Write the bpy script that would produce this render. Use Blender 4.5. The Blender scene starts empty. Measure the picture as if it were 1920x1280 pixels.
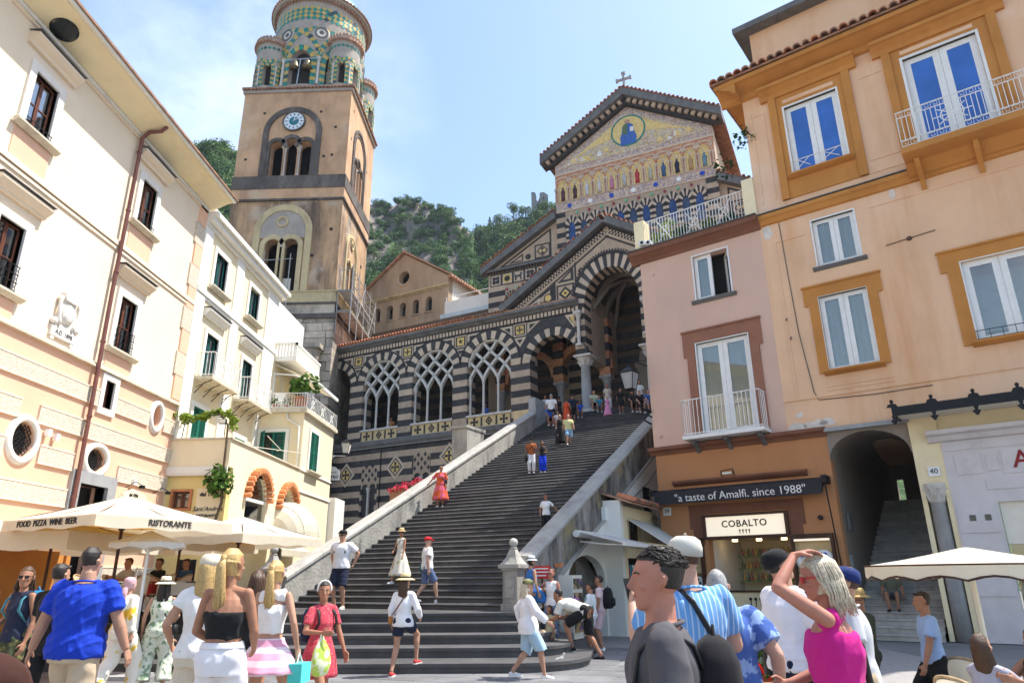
import bpy, bmesh, math, random
import numpy as np
from mathutils import Vector, Matrix
from mathutils.geometry import tessellate_polygon
R_ = math.radians
PI = math.pi
random.seed(7)
rng = np.random.default_rng(7)
SC = bpy.context.scene
COL = SC.collection
# ---------------------------------------------------------------- camera
cam_d = bpy.data.cameras.new('camera'); cam = bpy.data.objects.new('camera', cam_d); COL.objects.link(cam)
_c2 = lambda px, py: Vector((px-960., -(py-640.), -1294.99))
_z = _c2(925, -3150).normalized(); _y = _c2(1012, 1082); _y = (_y-_z*_y.dot(_z)).normalized(); _x = _y.cross(_z)
CM = Matrix((_x, _y, _z))            # camera -> world
cam.matrix_world = Matrix.Translation((0, 0, 1.65)) @ CM.to_4x4()
cam_d.sensor_width = 36; cam_d.lens = 1294.99/1920*36; cam_d.clip_end = 2000; cam_d.clip_start = .05
SC.camera = cam
# ---------------------------------------------------------------- light
SUN_EL, SUN_AZ = 62, 76              # azimuth clockwise from +Y
w = bpy.data.worlds.new('World'); SC.world = w; w.use_nodes = True
nt = w.node_tree; nt.nodes.clear()
out = nt.nodes.new('ShaderNodeOutputWorld'); bg = nt.nodes.new('ShaderNodeBackground')
sky = nt.nodes.new('ShaderNodeTexSky'); sky.sky_type = 'NISHITA'; sky.sun_disc = False
sky.sun_elevation = R_(SUN_EL); sky.sun_rotation = R_(SUN_AZ); sky.air_density = 1.2; sky.dust_density = 1.2; sky.ozone_density = 1.5
bg.inputs['Strength'].default_value = .15
tc = nt.nodes.new('ShaderNodeTexCoord')
mp = nt.nodes.new('ShaderNodeMapping'); mp.inputs['Scale'].default_value = (1.6, 1.6, 2.6)
nz = nt.nodes.new('ShaderNodeTexNoise'); nz.inputs['Scale'].default_value = 1.7; nz.inputs['Detail'].default_value = 9; nz.inputs['Roughness'].default_value = .62
rp = nt.nodes.new('ShaderNodeMapRange'); rp.inputs[1].default_value = .40; rp.inputs[2].default_value = .8; rp.inputs[3].default_value = 0; rp.inputs[4].default_value = .8
# thin cloud bank drifting over the hills to the left
dt = nt.nodes.new('ShaderNodeVectorMath'); dt.operation = 'DOT_PRODUCT'; dt.inputs[1].default_value = (-.36, .74, .57)
ms = nt.nodes.new('ShaderNodeMapRange'); ms.inputs[1].default_value = .97; ms.inputs[2].default_value = 1.0; ms.inputs[3].default_value = .0; ms.inputs[4].default_value = .6
mu = nt.nodes.new('ShaderNodeMath'); mu.operation = 'MULTIPLY'; mu.use_clamp = True
mx = nt.nodes.new('ShaderNodeMix'); mx.data_type = 'RGBA'; mx.inputs[7].default_value = (9.5, 9.8, 10.2, 1)
L = nt.links.new
L(tc.outputs['Generated'], mp.inputs[0]); L(mp.outputs[0], nz.inputs['Vector']); L(nz.outputs[0], rp.inputs[0])
L(tc.outputs['Generated'], dt.inputs[0]); L(dt.outputs['Value'], ms.inputs[0]); L(rp.outputs[0], mu.inputs[0]); L(ms.outputs[0], mu.inputs[1])
L(mu.outputs[0], mx.inputs[0]); L(sky.outputs[0], mx.inputs[6]); L(mx.outputs[2], bg.inputs[0]); L(bg.outputs[0], out.inputs[0])
sd = bpy.data.lights.new('sun', 'SUN'); sun = bpy.data.objects.new('sun', sd); COL.objects.link(sun)
sd.energy = 4.6; sd.angle = R_(.53); sd.color = (1, .95, .87)
_s = Vector((math.sin(R_(SUN_AZ))*math.cos(R_(SUN_EL)), math.cos(R_(SUN_AZ))*math.cos(R_(SUN_EL)), math.sin(R_(SUN_EL))))
sun.rotation_euler = _s.to_track_quat('Z', 'Y').to_euler(); sun.location = (60, 20, 90)
vs = SC.view_settings; vs.view_transform = 'Standard'; vs.look = 'None'; vs.exposure = .95; vs.gamma = 1; vs.use_curve_mapping = False
SC.render.engine = 'CYCLES'; cy = SC.cycles; cy.use_denoising = True; cy.max_bounces = 7; cy.diffuse_bounces = 3; cy.glossy_bounces = 3
cy.transparent_max_bounces = 12; cy.transmission_bounces = 4; cy.caustics_reflective = False; cy.caustics_refractive = False; cy.sample_clamp_indirect = 6
# ---------------------------------------------------------------- helpers
class Fr:
    def __init__(s, x, y, deg): s.x, s.y, s.a = x, y, R_(deg); s.c, s.s = math.cos(s.a), math.sin(s.a)
    def w(s, u, v, z=0.): return Vector((s.x+u*s.c-v*s.s, s.y+u*s.s+v*s.c, z))
    def l(s, p): dx, dy = p[0]-s.x, p[1]-s.y; return (dx*s.c+dy*s.s, -dx*s.s+dy*s.c, p[2])
W = Fr(0, 0, 0)
F = Fr(-.75, 17.89, -27)             # staircase and arcade: u to the right, v up the stairs
N = Fr(*F.w(-3.6, 23.3)[:2], -23.5)  # nave front
Rf = Fr(3.85, 24.5, -35)             # houses on the right
def ray(px, py): return (CM @ _c2(px, py)).normalized()
CAMO = Vector((0, 0, 1.65))
def gz(px, py, z=0.): d = ray(px, py); return CAMO+d*((z-1.65)/d.z)
def at_d(px, dist, z=0.):            # ground point under image column px at a horizontal distance
    d = ray(px, 1082); k = dist/math.hypot(d.x, d.y); return Vector((d.x*k, d.y*k, z))

class MB:
    def __init__(s): s.v = []; s.f = []
    def add(s, vs, fs):
        o = len(s.v); s.v += [tuple(p) for p in vs]; s.f += [tuple(i+o for i in f) for f in fs]; return s
    def box(s, x0, x1, y0, y1, z0, z1):
        return s.add([(x0,y0,z0),(x1,y0,z0),(x1,y1,z0),(x0,y1,z0),(x0,y0,z1),(x1,y0,z1),(x1,y1,z1),(x0,y1,z1)],
                     [(3,2,1,0),(4,5,6,7),(0,1,5,4),(1,2,6,5),(2,3,7,6),(3,0,4,7)])
    def hexa(s, p): return s.add(p, [(3,2,1,0),(4,5,6,7),(0,1,5,4),(1,2,6,5),(2,3,7,6),(3,0,4,7)])
    def prism(s, loops, o, a, b, d):
        o, a, b, d = Vector(o), Vector(a), Vector(b), Vector(d)
        if not isinstance(loops[0][0], (tuple, list)): loops = [loops]
        fl = [[Vector((p[0], p[1], 0)) for p in lp] for lp in loops]
        pts = [p for lp in fl for p in lp]; n = len(pts)
        tri = tessellate_polygon(fl) if len(loops) > 1 or len(pts) > 4 else [tuple(range(n))]
        P = [o+a*p.x+b*p.y for p in pts]; vs = P+[p+d for p in P]
        fs = [tuple(t) for t in tri]+[tuple(i+n for i in reversed(t)) for t in tri]
        k = 0
        for lp in fl:
            m = len(lp)
            for i in range(m): j = (i+1) % m; fs.append((k+i, k+j, k+j+n, k+i+n))
            k += m
        return s.add(vs, fs)
    def loft(s, rings, cap=True, close=True):
        n = len(rings[0]); vs = [p for r in rings for p in r]; fs = []
        for k in range(len(rings)-1):
            for i in range(n if close else n-1):
                j = (i+1) % n; fs.append((k*n+i, k*n+j, (k+1)*n+j, (k+1)*n+i))
        if cap: fs.append(tuple(reversed(range(n)))); fs.append(tuple(range((len(rings)-1)*n, len(rings)*n)))
        return s.add(vs, fs)
    def tube(s, path, r, n=8, close=False, flat=None):
        path = [Vector(p) for p in path]; rs = r if isinstance(r, (list, tuple)) else [r]*len(path); rings = []
        up = Vector((0, 0, 1)); m = len(path)
        for i, p in enumerate(path):
            t = (path[min(i+1, m-1)]-path[max(i-1, 0)])
            if close: t = path[(i+1) % m]-path[i-1]
            t.normalize(); a = t.cross(up) if i == 0 else pa-t*pa.dot(t)
            if a.length < .05: a = t.cross(Vector((0, 1, 0)))
            a.normalize(); pa = a; b = a.cross(t); fl = flat or 1
            rings.append([p+a*(rs[i]*math.cos(2*PI*k/n+PI/n))+b*(rs[i]*fl*math.sin(2*PI*k/n+PI/n)) for k in range(n)])
        if close: rings.append(rings[0])
        return s.loft(rings, cap=not close)
    def lathe(s, prof, n=16, c=(0, 0, 0), ax='z', a0=0, a1=2*PI, cap=True):
        full = abs(a1-a0-2*PI) < 1e-6; m = n if full else n+1; rings = []
        for r, h in prof:
            q = []
            for k in range(m):
                a = a0+(a1-a0)*k/n; x, y = r*math.cos(a), r*math.sin(a)
                q.append((c[0]+x, c[1]+y, c[2]+h) if ax == 'z' else (c[0]+x, c[1]-h, c[2]+y) if ax == 'y' else (c[0]+h, c[1]+x, c[2]+y))
            rings.append(q)
        return s.loft(rings, cap=full and cap, close=full)
    def arcblock(s, cx, cz, ri, ro, a0, a1, y0, y1, n=2, ex=1., ez=1.):
        for k in range(n):
            b0 = a0+(a1-a0)*k/n; b1 = a0+(a1-a0)*(k+1)/n; P = []
            for y in (y0, y1):
                for r, b in ((ri, b0), (ro, b0), (ro, b1), (ri, b1)): P.append((cx+r*ex*math.cos(b), y, cz+r*ez*math.sin(b)))
            s.hexa(P)
        return s
    def mesh(s, name, mat=None, smooth=False, org=(0, 0, 0)):
        me = bpy.data.meshes.new(name); ox, oy, oz = org
        me.from_pydata([(x-ox, y-oy, z-oz) for x, y, z in s.v], [], s.f)
        if mat: me.materials.append(M[mat] if isinstance(mat, str) else mat)
        if smooth: me.polygons.foreach_set('use_smooth', [True]*len(me.polygons))
        return me
def fix(me):
    b = bmesh.new(); b.from_mesh(me); bmesh.ops.recalc_face_normals(b, faces=b.faces); b.to_mesh(me); b.free(); return me
def rect(x0, x1, z0, z1): return [(x0, z0), (x1, z0), (x1, z1), (x0, z1)]
def archloop(cx, w, z0, zs, rise=None, n=12, point=0.):
    h = w/2; rise = rise or h; L_ = [(cx-h, z0), (cx+h, z0)]
    for k in range(n+1):
        a = PI*k/n; x = math.cos(a); z = math.sin(a)
        if point: z = z**(1-point*.45) * (1+0.0*point)
        L_.append((cx+h*x, zs+rise*z))
    return L_
def oval(cx, cz, rx, rz, n=24): return [(cx+rx*math.cos(2*PI*k/n), cz+rz*math.sin(2*PI*k/n)) for k in range(n)]
def link(name, me, parent=None, kind=None):
    o = bpy.data.objects.new(name, me); COL.objects.link(o)
    if parent is not None: o.parent = parent
    if kind: o['kind'] = kind
    return o
class T:
    def __init__(s, name, label, cat, fr=W, org=(0, 0, 0), group=None, kind=None, rot=0):
        s.fr, s.org = fr, org; e = bpy.data.objects.new(name, None); COL.objects.link(e); s.e = e
        e.location = fr.w(*org); e.rotation_euler = (0, 0, fr.a+rot); e.empty_display_size = .3
        if kind: e['kind'] = kind
        else:
            e['label'] = label; e['category'] = cat
            if group: e['group'] = group
    def p(s, name, mb, mat, parent=None, smooth=False, kind=None, label=None):
        me = mb.mesh(name, mat, smooth, s.org); o = link(name, me, parent or s.e, kind)
        if label: o['label'] = label
        return o
    def pb(s, name, boxes, mat, parent=None):
        for b in boxes: s.p(name, MB().box(*b), mat, parent)
    def i(s, name, me, loc=(0, 0, 0), parent=None, rot=(0, 0, 0), sc=(1, 1, 1), mat=None):
        o = link(name, me, parent or s.e); b = s.org if (parent is None or parent.type == 'EMPTY' or parent.get('_o')) else (0, 0, 0)
        o.location = (loc[0]-b[0], loc[1]-b[1], loc[2]-b[2]); o.rotation_euler = rot; o.scale = sc; return o
def root(p): p['_o'] = 1; return p    # parts at the thing's own origin
def tag(o, label, cat, group=None):
    o['label'] = label; o['category'] = cat
    if group: o['group'] = group
    return o
def single(name, label, cat, mb, mat, fr=W, org=(0, 0, 0), group=None, kind=None, smooth=False):
    o = link(name, mb.mesh(name, mat, smooth, org), None, kind); o.location = fr.w(*org); o.rotation_euler = (0, 0, fr.a)
    if not kind or kind == 'stuff': tag(o, label, cat, group)
    return o
def dup(o, parent=None):
    c = o.copy(); COL.objects.link(c); c.parent = parent
    for ch in list(o.children): dup(ch, c)
    return c
def text_mesh(s, size, mat, shear=0., ext=.006, align='CENTER', bold=0., space=1.):
    cu = bpy.data.curves.new('t', 'FONT'); cu.body = s; cu.size = size; cu.shear = shear; cu.extrude = ext; cu.align_x = align; cu.align_y = 'CENTER'
    cu.resolution_u = 3; cu.offset = bold; cu.space_character = space
    o = bpy.data.objects.new('t', cu); COL.objects.link(o); dg = bpy.context.evaluated_depsgraph_get()
    me = bpy.data.meshes.new_from_object(o.evaluated_get(dg)); bpy.data.objects.remove(o); bpy.data.curves.remove(cu)
    me.materials.clear(); me.materials.append(M[mat]); return me
def lettering(parent, name, s, size, mat, loc, face='-y', shear=0., bold=0., rz=0., tilt=0., space=1.):
    o = link(name, text_mesh(s, size, mat, shear, bold=bold, space=space), parent); o.location = loc
    o.rotation_euler = (PI/2-tilt, 0, {'-y': 0, '+x': PI/2, '-x': -PI/2}[face]+rz); return o
# ---------------------------------------------------------------- materials
M = {}
def mk(name, col, rough=.8, var=.12, sc=2., bump=.15, bsc=30., stain=None, sta=.5, stz=.18, metal=0., rnd=0., spec=.3, st_lo=.52, st_hi=.72, st2=None, sheen=0., bd=.02):
    m = bpy.data.materials.new(name); M[name] = m; m.use_nodes = True; t = m.node_tree; n = t.nodes; b = n['Principled BSDF']; l = t.links.new
    b.inputs['Roughness'].default_value = rough; b.inputs['Metallic'].default_value = metal; b.inputs['Specular IOR Level'].default_value = spec
    if sheen: b.inputs['Sheen Weight'].default_value = sheen
    geo = n.new('ShaderNodeNewGeometry'); pos = geo.outputs['Position']
    def noise(scale, det=5, vec=None, rg=.6):
        q = n.new('ShaderNodeTexNoise'); q.inputs['Scale'].default_value = scale; q.inputs['Detail'].default_value = det; q.inputs['Roughness'].default_value = rg
        l(vec or pos, q.inputs['Vector']); return q.outputs[0]
    def mixc(fac, a, c, mode='MIX'):
        q = n.new('ShaderNodeMix'); q.data_type = 'RGBA'; q.blend_type = mode
        if isinstance(fac, float): q.inputs[0].default_value = fac
        else: l(fac, q.inputs[0])
        for k, x in ((6, a), (7, c)):
            if isinstance(x, tuple): q.inputs[k].default_value = (*x, 1)
            else: l(x, q.inputs[k])
        return q.outputs[2]
    def rng_(v, a, c, d=0., e=1.):
        q = n.new('ShaderNodeMapRange'); l(v, q.inputs[0])
        for k, x in enumerate((a, c, d, e)): q.inputs[k+1].default_value = x
        return q.outputs[0]
    c = mixc(rng_(noise(sc), .3, .7), tuple(x*(1-var) for x in col), tuple(min(1, x*(1+var)) for x in col))
    if stain:
        mp_ = n.new('ShaderNodeMapping'); mp_.inputs['Scale'].default_value = (1, 1, stz); l(pos, mp_.inputs[0])
        c = mixc(rng_(noise(sc*.9, 7, mp_.outputs[0], .68), st_lo, st_hi, 0., sta), c, stain)
        if st2: c = mixc(rng_(noise(sc*.35, 6), .55, .68, 0., sta), c, st2)
    if rnd:
        oi = n.new('ShaderNodeObjectInfo'); hs = n.new('ShaderNodeHueSaturation'); l(c, hs.inputs['Color'])
        l(rng_(oi.outputs['Random'], 0, 1, 1-rnd, 1+rnd), hs.inputs['Value']); c = hs.outputs[0]
    l(c, b.inputs['Base Color'])
    if bump:
        bp = n.new('ShaderNodeBump'); bp.inputs['Strength'].default_value = bump; bp.inputs['Distance'].default_value = bd; l(noise(bsc, 4), bp.inputs['Height']); l(bp.outputs[0], b.inputs['Normal'])
    m.diffuse_color = (*col, 1); return m
def emit(name, col, s):
    m = bpy.data.materials.new(name); M[name] = m; m.use_nodes = True; b = m.node_tree.nodes['Principled BSDF']
    b.inputs['Base Color'].default_value = (*col, 1); b.inputs['Emission Color'].default_value = (*col, 1); b.inputs['Emission Strength'].default_value = s
def pane(name, tint, gl=.12, rough=.02):
    m = bpy.data.materials.new(name); M[name] = m; m.use_nodes = True; t = m.node_tree; n = t.nodes; n.remove(n['Principled BSDF']); l = t.links.new
    a = n.new('ShaderNodeBsdfTransparent'); a.inputs[0].default_value = (*tint, 1); g = n.new('ShaderNodeBsdfGlossy'); g.inputs['Roughness'].default_value = rough
    lw = n.new('ShaderNodeLayerWeight'); lw.inputs[0].default_value = .35; mr = n.new('ShaderNodeMapRange'); mr.inputs[3].default_value = gl; mr.inputs[4].default_value = .9
    x = n.new('ShaderNodeMixShader'); l(lw.outputs['Fresnel'], mr.inputs[0]); l(mr.outputs[0], x.inputs[0]); l(a.outputs[0], x.inputs[1]); l(g.outputs[0], x.inputs[2]); l(x.outputs[0], n['Material Output'].inputs[0])
def leafmat(name, col, var=.5, tr=.25):
    m = bpy.data.materials.new(name); M[name] = m; m.use_nodes = True; t = m.node_tree; n = t.nodes; b = n['Principled BSDF']; l = t.links.new
    geo = n.new('ShaderNodeNewGeometry'); nz_ = n.new('ShaderNodeTexNoise'); nz_.inputs['Scale'].default_value = .9; nz_.inputs['Detail'].default_value = 4; l(geo.outputs['Position'], nz_.inputs['Vector'])
    q = n.new('ShaderNodeMix'); q.data_type = 'RGBA'; l(nz_.outputs[0], q.inputs[0]); q.inputs[6].default_value = (*[x*(1-var) for x in col], 1); q.inputs[7].default_value = (col[0]*(1+var)*1.15, col[1]*(1+var), col[2]*(1+var*.4), 1)
    hs = n.new('ShaderNodeHueSaturation'); mr = n.new('ShaderNodeMapRange'); l(geo.outputs['Random Per Island'], mr.inputs[0]); mr.inputs[3].default_value = .6; mr.inputs[4].default_value = 1.45
    l(mr.outputs[0], hs.inputs['Value']); l(q.outputs[2], hs.inputs['Color']); l(hs.outputs[0], b.inputs['Base Color']); b.inputs['Roughness'].default_value = .6
    b.inputs['Specular IOR Level'].default_value = .2
    tn = n.new('ShaderNodeBsdfTranslucent'); l(hs.outputs[0], tn.inputs[0]); x = n.new('ShaderNodeMixShader'); x.inputs[0].default_value = tr
    l(b.outputs[0], x.inputs[1]); l(tn.outputs[0], x.inputs[2]); l(x.outputs[0], n['Material Output'].inputs[0])
def mosaic(name, cols, sc=9., rough=.45):
    m = bpy.data.materials.new(name); M[name] = m; m.use_nodes = True; t = m.node_tree; n = t.nodes; b = n['Principled BSDF']; l = t.links.new
    geo = n.new('ShaderNodeNewGeometry'); vo = n.new('ShaderNodeTexVoronoi'); vo.inputs['Scale'].default_value = sc; l(geo.outputs['Position'], vo.inputs['Vector'])
    nz_ = n.new('ShaderNodeTexNoise'); nz_.inputs['Scale'].default_value = sc*.22; nz_.inputs['Detail'].default_value = 3; l(geo.outputs['Position'], nz_.inputs['Vector'])
    sp = n.new('ShaderNodeSeparateColor'); l(vo.outputs['Color'], sp.inputs[0]); ad = n.new('ShaderNodeMath'); ad.operation = 'MULTIPLY_ADD'; l(sp.outputs[0], ad.inputs[0]); ad.inputs[1].default_value = .45
    mm = n.new('ShaderNodeMath'); mm.operation = 'MULTIPLY'; mm.inputs[1].default_value = .75; l(nz_.outputs[0], mm.inputs[0]); l(mm.outputs[0], ad.inputs[2])
    cr = n.new('ShaderNodeValToRGB'); cr.color_ramp.interpolation = 'CONSTANT'; e = cr.color_ramp.elements
    while len(e) < len(cols): e.new(.5)
    for k, c in enumerate(cols): e[k].position = .2+.62*k/len(cols) if k else 0; e[k].color = (*c, 1)
    l(ad.outputs[0], cr.inputs[0]); l(cr.outputs[0], b.inputs['Base Color']); b.inputs['Roughness'].default_value = rough
    bp = n.new('ShaderNodeBump'); bp.inputs['Strength'].default_value = .3; bp.inputs['Distance'].default_value = .01; l(vo.outputs['Distance'], bp.inputs['Height']); l(bp.outputs[0], b.inputs['Normal'])
def fabric(name, col, col2=None, pat=None, sc=20., fold=.0, rough=.85, thr=.5):
    m = mk(name, col, rough, .06, 8., .25, 220., spec=.15, sheen=.04, bd=.002); t = m.node_tree; n = t.nodes; l = t.links.new; b = n['Principled BSDF']
    if pat:
        tcn = n.new('ShaderNodeTexCoord'); src = b.inputs['Base Color'].links[0].from_socket
        q = n.new('ShaderNodeMix'); q.data_type = 'RGBA'; l(src, q.inputs[6]); q.inputs[7].default_value = (*col2, 1)
        if pat == 'dots': tx = n.new('ShaderNodeTexVoronoi'); tx.inputs['Scale'].default_value = sc; o_ = tx.outputs['Distance']; lo, hi = thr, thr-.06
        elif pat == 'blot': tx = n.new('ShaderNodeTexNoise'); tx.inputs['Scale'].default_value = sc; tx.inputs['Detail'].default_value = 3; o_ = tx.outputs[0]; lo, hi = thr, thr+.04
        else:
            tx = n.new('ShaderNodeTexWave'); tx.bands_direction = 'X' if pat == 'stripe' else 'Z'; tx.inputs['Scale'].default_value = sc; tx.inputs['Distortion'].default_value = .4; o_ = tx.outputs[1]; lo, hi = thr, thr+.1
        l(tcn.outputs['Object'], tx.inputs['Vector']); mr = n.new('ShaderNodeMapRange'); l(o_, mr.inputs[0]); mr.inputs[1].default_value = lo; mr.inputs[2].default_value = hi; l(mr.outputs[0], q.inputs[0]); l(q.outputs[2], b.inputs['Base Color'])
    return m
def skinmat(name, col):
    m = mk(name, col, .55, .12, 9., .35, 130., stain=(col[0]*1.05, col[1]*.78, col[2]*.72), sta=.4, stz=1, spec=.28, bd=.004); b = m.node_tree.nodes['Principled BSDF']; b.inputs['Subsurface Weight'].default_value = .06; b.inputs['Subsurface Radius'].default_value = (.02, .008, .005)
def hairmat(name, col):
    m = mk(name, col, .45, .35, 60., .0, spec=.4); t = m.node_tree; n = t.nodes; b = n['Principled BSDF']; tcn = n.new('ShaderNodeTexCoord'); mp_ = n.new('ShaderNodeMapping'); mp_.inputs['Scale'].default_value = (1, 1, .12)
    x = n.new('ShaderNodeTexNoise'); x.inputs['Scale'].default_value = 150; x.inputs['Detail'].default_value = 3; bp = n.new('ShaderNodeBump'); bp.inputs['Strength'].default_value = .8; bp.inputs['Distance'].default_value = .006
    t.links.new(tcn.outputs['Object'], mp_.inputs[0]); t.links.new(mp_.outputs[0], x.inputs['Vector']); t.links.new(x.outputs[0], bp.inputs['Height']); t.links.new(bp.outputs[0], b.inputs['Normal'])
mk('paving', (.17,.17,.175), .6, .25, 1.2, .35, 25, stain=(.09,.09,.095), sta=.5, stz=1, rnd=.18)
mk('mortar', (.27,.26,.25), .9, .15, 6, .3, 60)
mk('ground', (.2,.195,.19), .9, .2, .5, .2, 8)
mk('step', (.078,.076,.076), .6, .3, 1.5, .5, 22, stain=(.05,.05,.052), sta=.7, stz=1, rnd=.2)
mk('parapet', (.34,.325,.29), .85, .18, 1.5, .6, 12, stain=(.12,.115,.11), sta=.85, stz=.25, st_lo=.5, st_hi=.66, bd=.04)
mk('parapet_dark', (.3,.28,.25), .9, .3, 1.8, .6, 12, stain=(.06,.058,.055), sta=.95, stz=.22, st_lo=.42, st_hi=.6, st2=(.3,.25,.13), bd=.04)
mk('coping', (.38,.365,.33), .8, .15, 2, .5, 14, stain=(.2,.19,.18), sta=.7, stz=1, bd=.03)
mk('cream', (.46,.35,.255), .8, .12, 2.5, .25, 30, stain=(.28,.22,.17), sta=.5, stz=.5, rnd=.14)
mk('creamlight', (.55,.44,.33), .75, .1, 3, .2, 30, stain=(.4,.33,.26), sta=.35, stz=.4, rnd=.08)
mk('dark', (.045,.042,.042), .7, .3, 3, .25, 30, stain=(.12,.115,.11), sta=.4, stz=.5, rnd=.25)
mk('darkgrey', (.145,.142,.14), .75, .25, 2, .3, 25, stain=(.05,.05,.05), sta=.6, stz=.3)
mk('whitestone', (.56,.53,.48), .7, .1, 4, .2, 30, stain=(.35,.32,.28), sta=.5, stz=.25)
mk('inlay_yellow', (.66,.47,.16), .6, .12, 6, .1, 40, rnd=.1)
mk('panel_yellow', (.62,.47,.25), .7, .12, 4, .15, 40, stain=(.35,.24,.12), sta=.5, stz=.3)
mk('gold', (.72,.5,.14), .38, .2, 12, .3, 60, metal=.35, spec=.5)
mk('terracotta', (.45,.16,.08), .8, .3, 3, .4, 30, stain=(.2,.1,.07), sta=.6, stz=1, rnd=.3)
mk('tile_old', (.36,.2,.13), .85, .35, 3, .4, 30, stain=(.13,.1,.08), sta=.7, stz=1, rnd=.3)
mk('brick', (.62,.24,.1), .8, .2, 5, .3, 40, rnd=.2)
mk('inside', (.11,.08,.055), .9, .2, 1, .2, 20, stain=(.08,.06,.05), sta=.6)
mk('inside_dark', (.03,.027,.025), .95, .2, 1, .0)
mk('tower_orange', (.54,.335,.195), .88, .16, .7, .5, 9, stain=(.28,.16,.1), sta=.75, stz=.3, st_lo=.48, st_hi=.7, st2=(.6,.46,.33), bd=.04)
mk('tower_old', (.47,.30,.17), .9, .2, .8, .6, 8, stain=(.075,.06,.05), sta=.9, stz=.2, st_lo=.43, st_hi=.62, st2=(.52,.44,.35), bd=.05)
mk('tower_dark', (.1,.085,.075), .9, .3, 1.2, .5, 9, stain=(.3,.27,.23), sta=.5, stz=.3, bd=.04)
mk('tower_yellow', (.52,.42,.24), .88, .15, 1.2, .4, 10, stain=(.2,.16,.1), sta=.65, stz=.25, bd=.03)
mk('tower_stone', (.44,.37,.295), .9, .18, 1.1, .6, 9, stain=(.16,.14,.12), sta=.85, stz=.35, st_lo=.45, rnd=.3, bd=.06)
mk('tower_plaster', (.36,.315,.27), .88, .15, 1.5, .3, 14, stain=(.26,.24,.22), sta=.7, stz=.2)
mk('tile_green', (.015,.20,.155), .3, .4, 4, .1, 30, spec=.5)
mk('tile_yellow', (.48,.33,.08), .35, .25, 4, .1, 30, spec=.5)
mk('tile_dark', (.02,.06,.06), .3, .4, 4, .1, 30, spec=.5)
mk('nave_plaster', (.45,.335,.23), .9, .12, .6, .35, 8, stain=(.2,.15,.1), sta=.7, stz=.15, st_lo=.48)
mk('palazzo', (.80,.66,.50), .85, .04, .6, .12, 12, stain=(.66,.52,.38), sta=.35, stz=.15)
mk('palazzo_peach', (.78,.47,.32), .85, .05, .8, .12, 12, stain=(.62,.4,.26), sta=.35, stz=.2)
mk('palazzo_rough', (.62,.53,.42), .95, .14, 9, .7, 20, bd=.04)
mk('eave_yellow', (.84,.72,.47), .85, .07, .8, .15, 14, stain=(.6,.4,.12), sta=.4, stz=1)
mk('marble_frame', (.74,.70,.64), .7, .08, 3, .15, 30, stain=(.4,.37,.33), sta=.4, stz=.3)
mk('sill', (.62,.56,.44), .8, .15, 3, .3, 25, stain=(.25,.22,.17), sta=.5, stz=1)
mk('brownwood', (.13,.045,.025), .45, .25, 6, .15, 60)
mk('pipe', (.16,.055,.04), .4, .2, 4, .05, 40, spec=.5)
mk('greystone', (.33,.33,.33), .8, .12, 3, .3, 25, stain=(.18,.18,.18), sta=.5)
mk('white_wall', (.80,.77,.70), .85, .04, .7, .12, 14, stain=(.62,.57,.48), sta=.35, stz=.15)
mk('cream_wall', (.82,.70,.48), .85, .05, .8, .12, 14, stain=(.64,.5,.3), sta=.3, stz=.2)
mk('yellow_wall', (.80,.62,.26), .85, .06, .8, .12, 14, stain=(.66,.46,.16), sta=.3)
mk('green_paint', (.012,.14,.095), .45, .15, 5, .1, 40)
mk('teal_paint', (.01,.075,.07), .4, .15, 5, .1, 40)
mk('white_paint', (.80,.79,.76), .45, .05, 5, .08, 40, stain=(.6,.55,.48), sta=.3)
mk('iron', (.02,.02,.022), .5, .3, 8, .2, 60, metal=.5)
mk('rust_iron', (.10,.06,.045), .8, .4, 8, .3, 60)
mk('galv', (.5,.51,.53), .35, .15, 8, .05, 60, metal=.8)
mk('pink_wall', (.66,.44,.34), .88, .05, .7, .2, 10, stain=(.5,.37,.32), sta=.55, stz=.25, st_lo=.5)
mk('pink_frame', (.30,.135,.085), .85, .1, 1.5, .15, 14)
mk('shop_orange', (.48,.225,.10), .85, .06, .8, .15, 12, stain=(.36,.15,.06), sta=.35)
mk('orange_wall', (.78,.50,.31), .88, .07, .6, .2, 10, stain=(.60,.27,.1), sta=.75, stz=.12, st_lo=.5, st_hi=.74, st2=(.8,.58,.42))
mk('ochre', (.52,.225,.055), .85, .1, 1.2, .2, 14, stain=(.36,.14,.03), sta=.5, stz=.3)
mk('cornice_brown', (.2,.085,.05), .8, .15, 1.5, .15, 14, stain=(.09,.05,.035), sta=.5)
mk('awning_black', (.028,.026,.028), .7, .15, 6, .1, 60)
mk('offwhite', (.76,.72,.62), .7, .05, 5, .08, 50)
mk('marble', (.62,.58,.58), .55, .07, 2, .1, 30, stain=(.45,.42,.42), sta=.4, stz=1)
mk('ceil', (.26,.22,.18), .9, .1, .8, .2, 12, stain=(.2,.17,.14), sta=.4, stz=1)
mk('canvas', (.82,.76,.62), .85, .05, 3, .15, 120, bd=.004)
mk('canvas_white', (.83,.82,.78), .85, .04, 3, .15, 120, bd=.004)
mk('canvas_in', (.80,.52,.16), .85, .05, 3, .15, 120, bd=.004)
mk('darkwood', (.06,.025,.015), .5, .3, 6, .2, 50)
mk('wicker', (.5,.36,.2), .7, .25, 20, .4, 90)
mk('wicker_dark', (.12,.06,.03), .7, .25, 20, .4, 90)
mk('red_paint', (.55,.03,.03), .5, .1, 5, .05, 50)
mk('red_text', (.25,.01,.015), .5, .1, 5, 0)
mk('black', (.012,.012,.013), .5, .2, 8, .1, 60)
mk('ink', (.03,.03,.035), .7, .1, 8, 0)
mk('sky_reflection_glass', (.03,.13,.46), .1, .2, 1, 0, spec=.8)  # blue sky reflection is put into the pane's base colour
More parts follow.
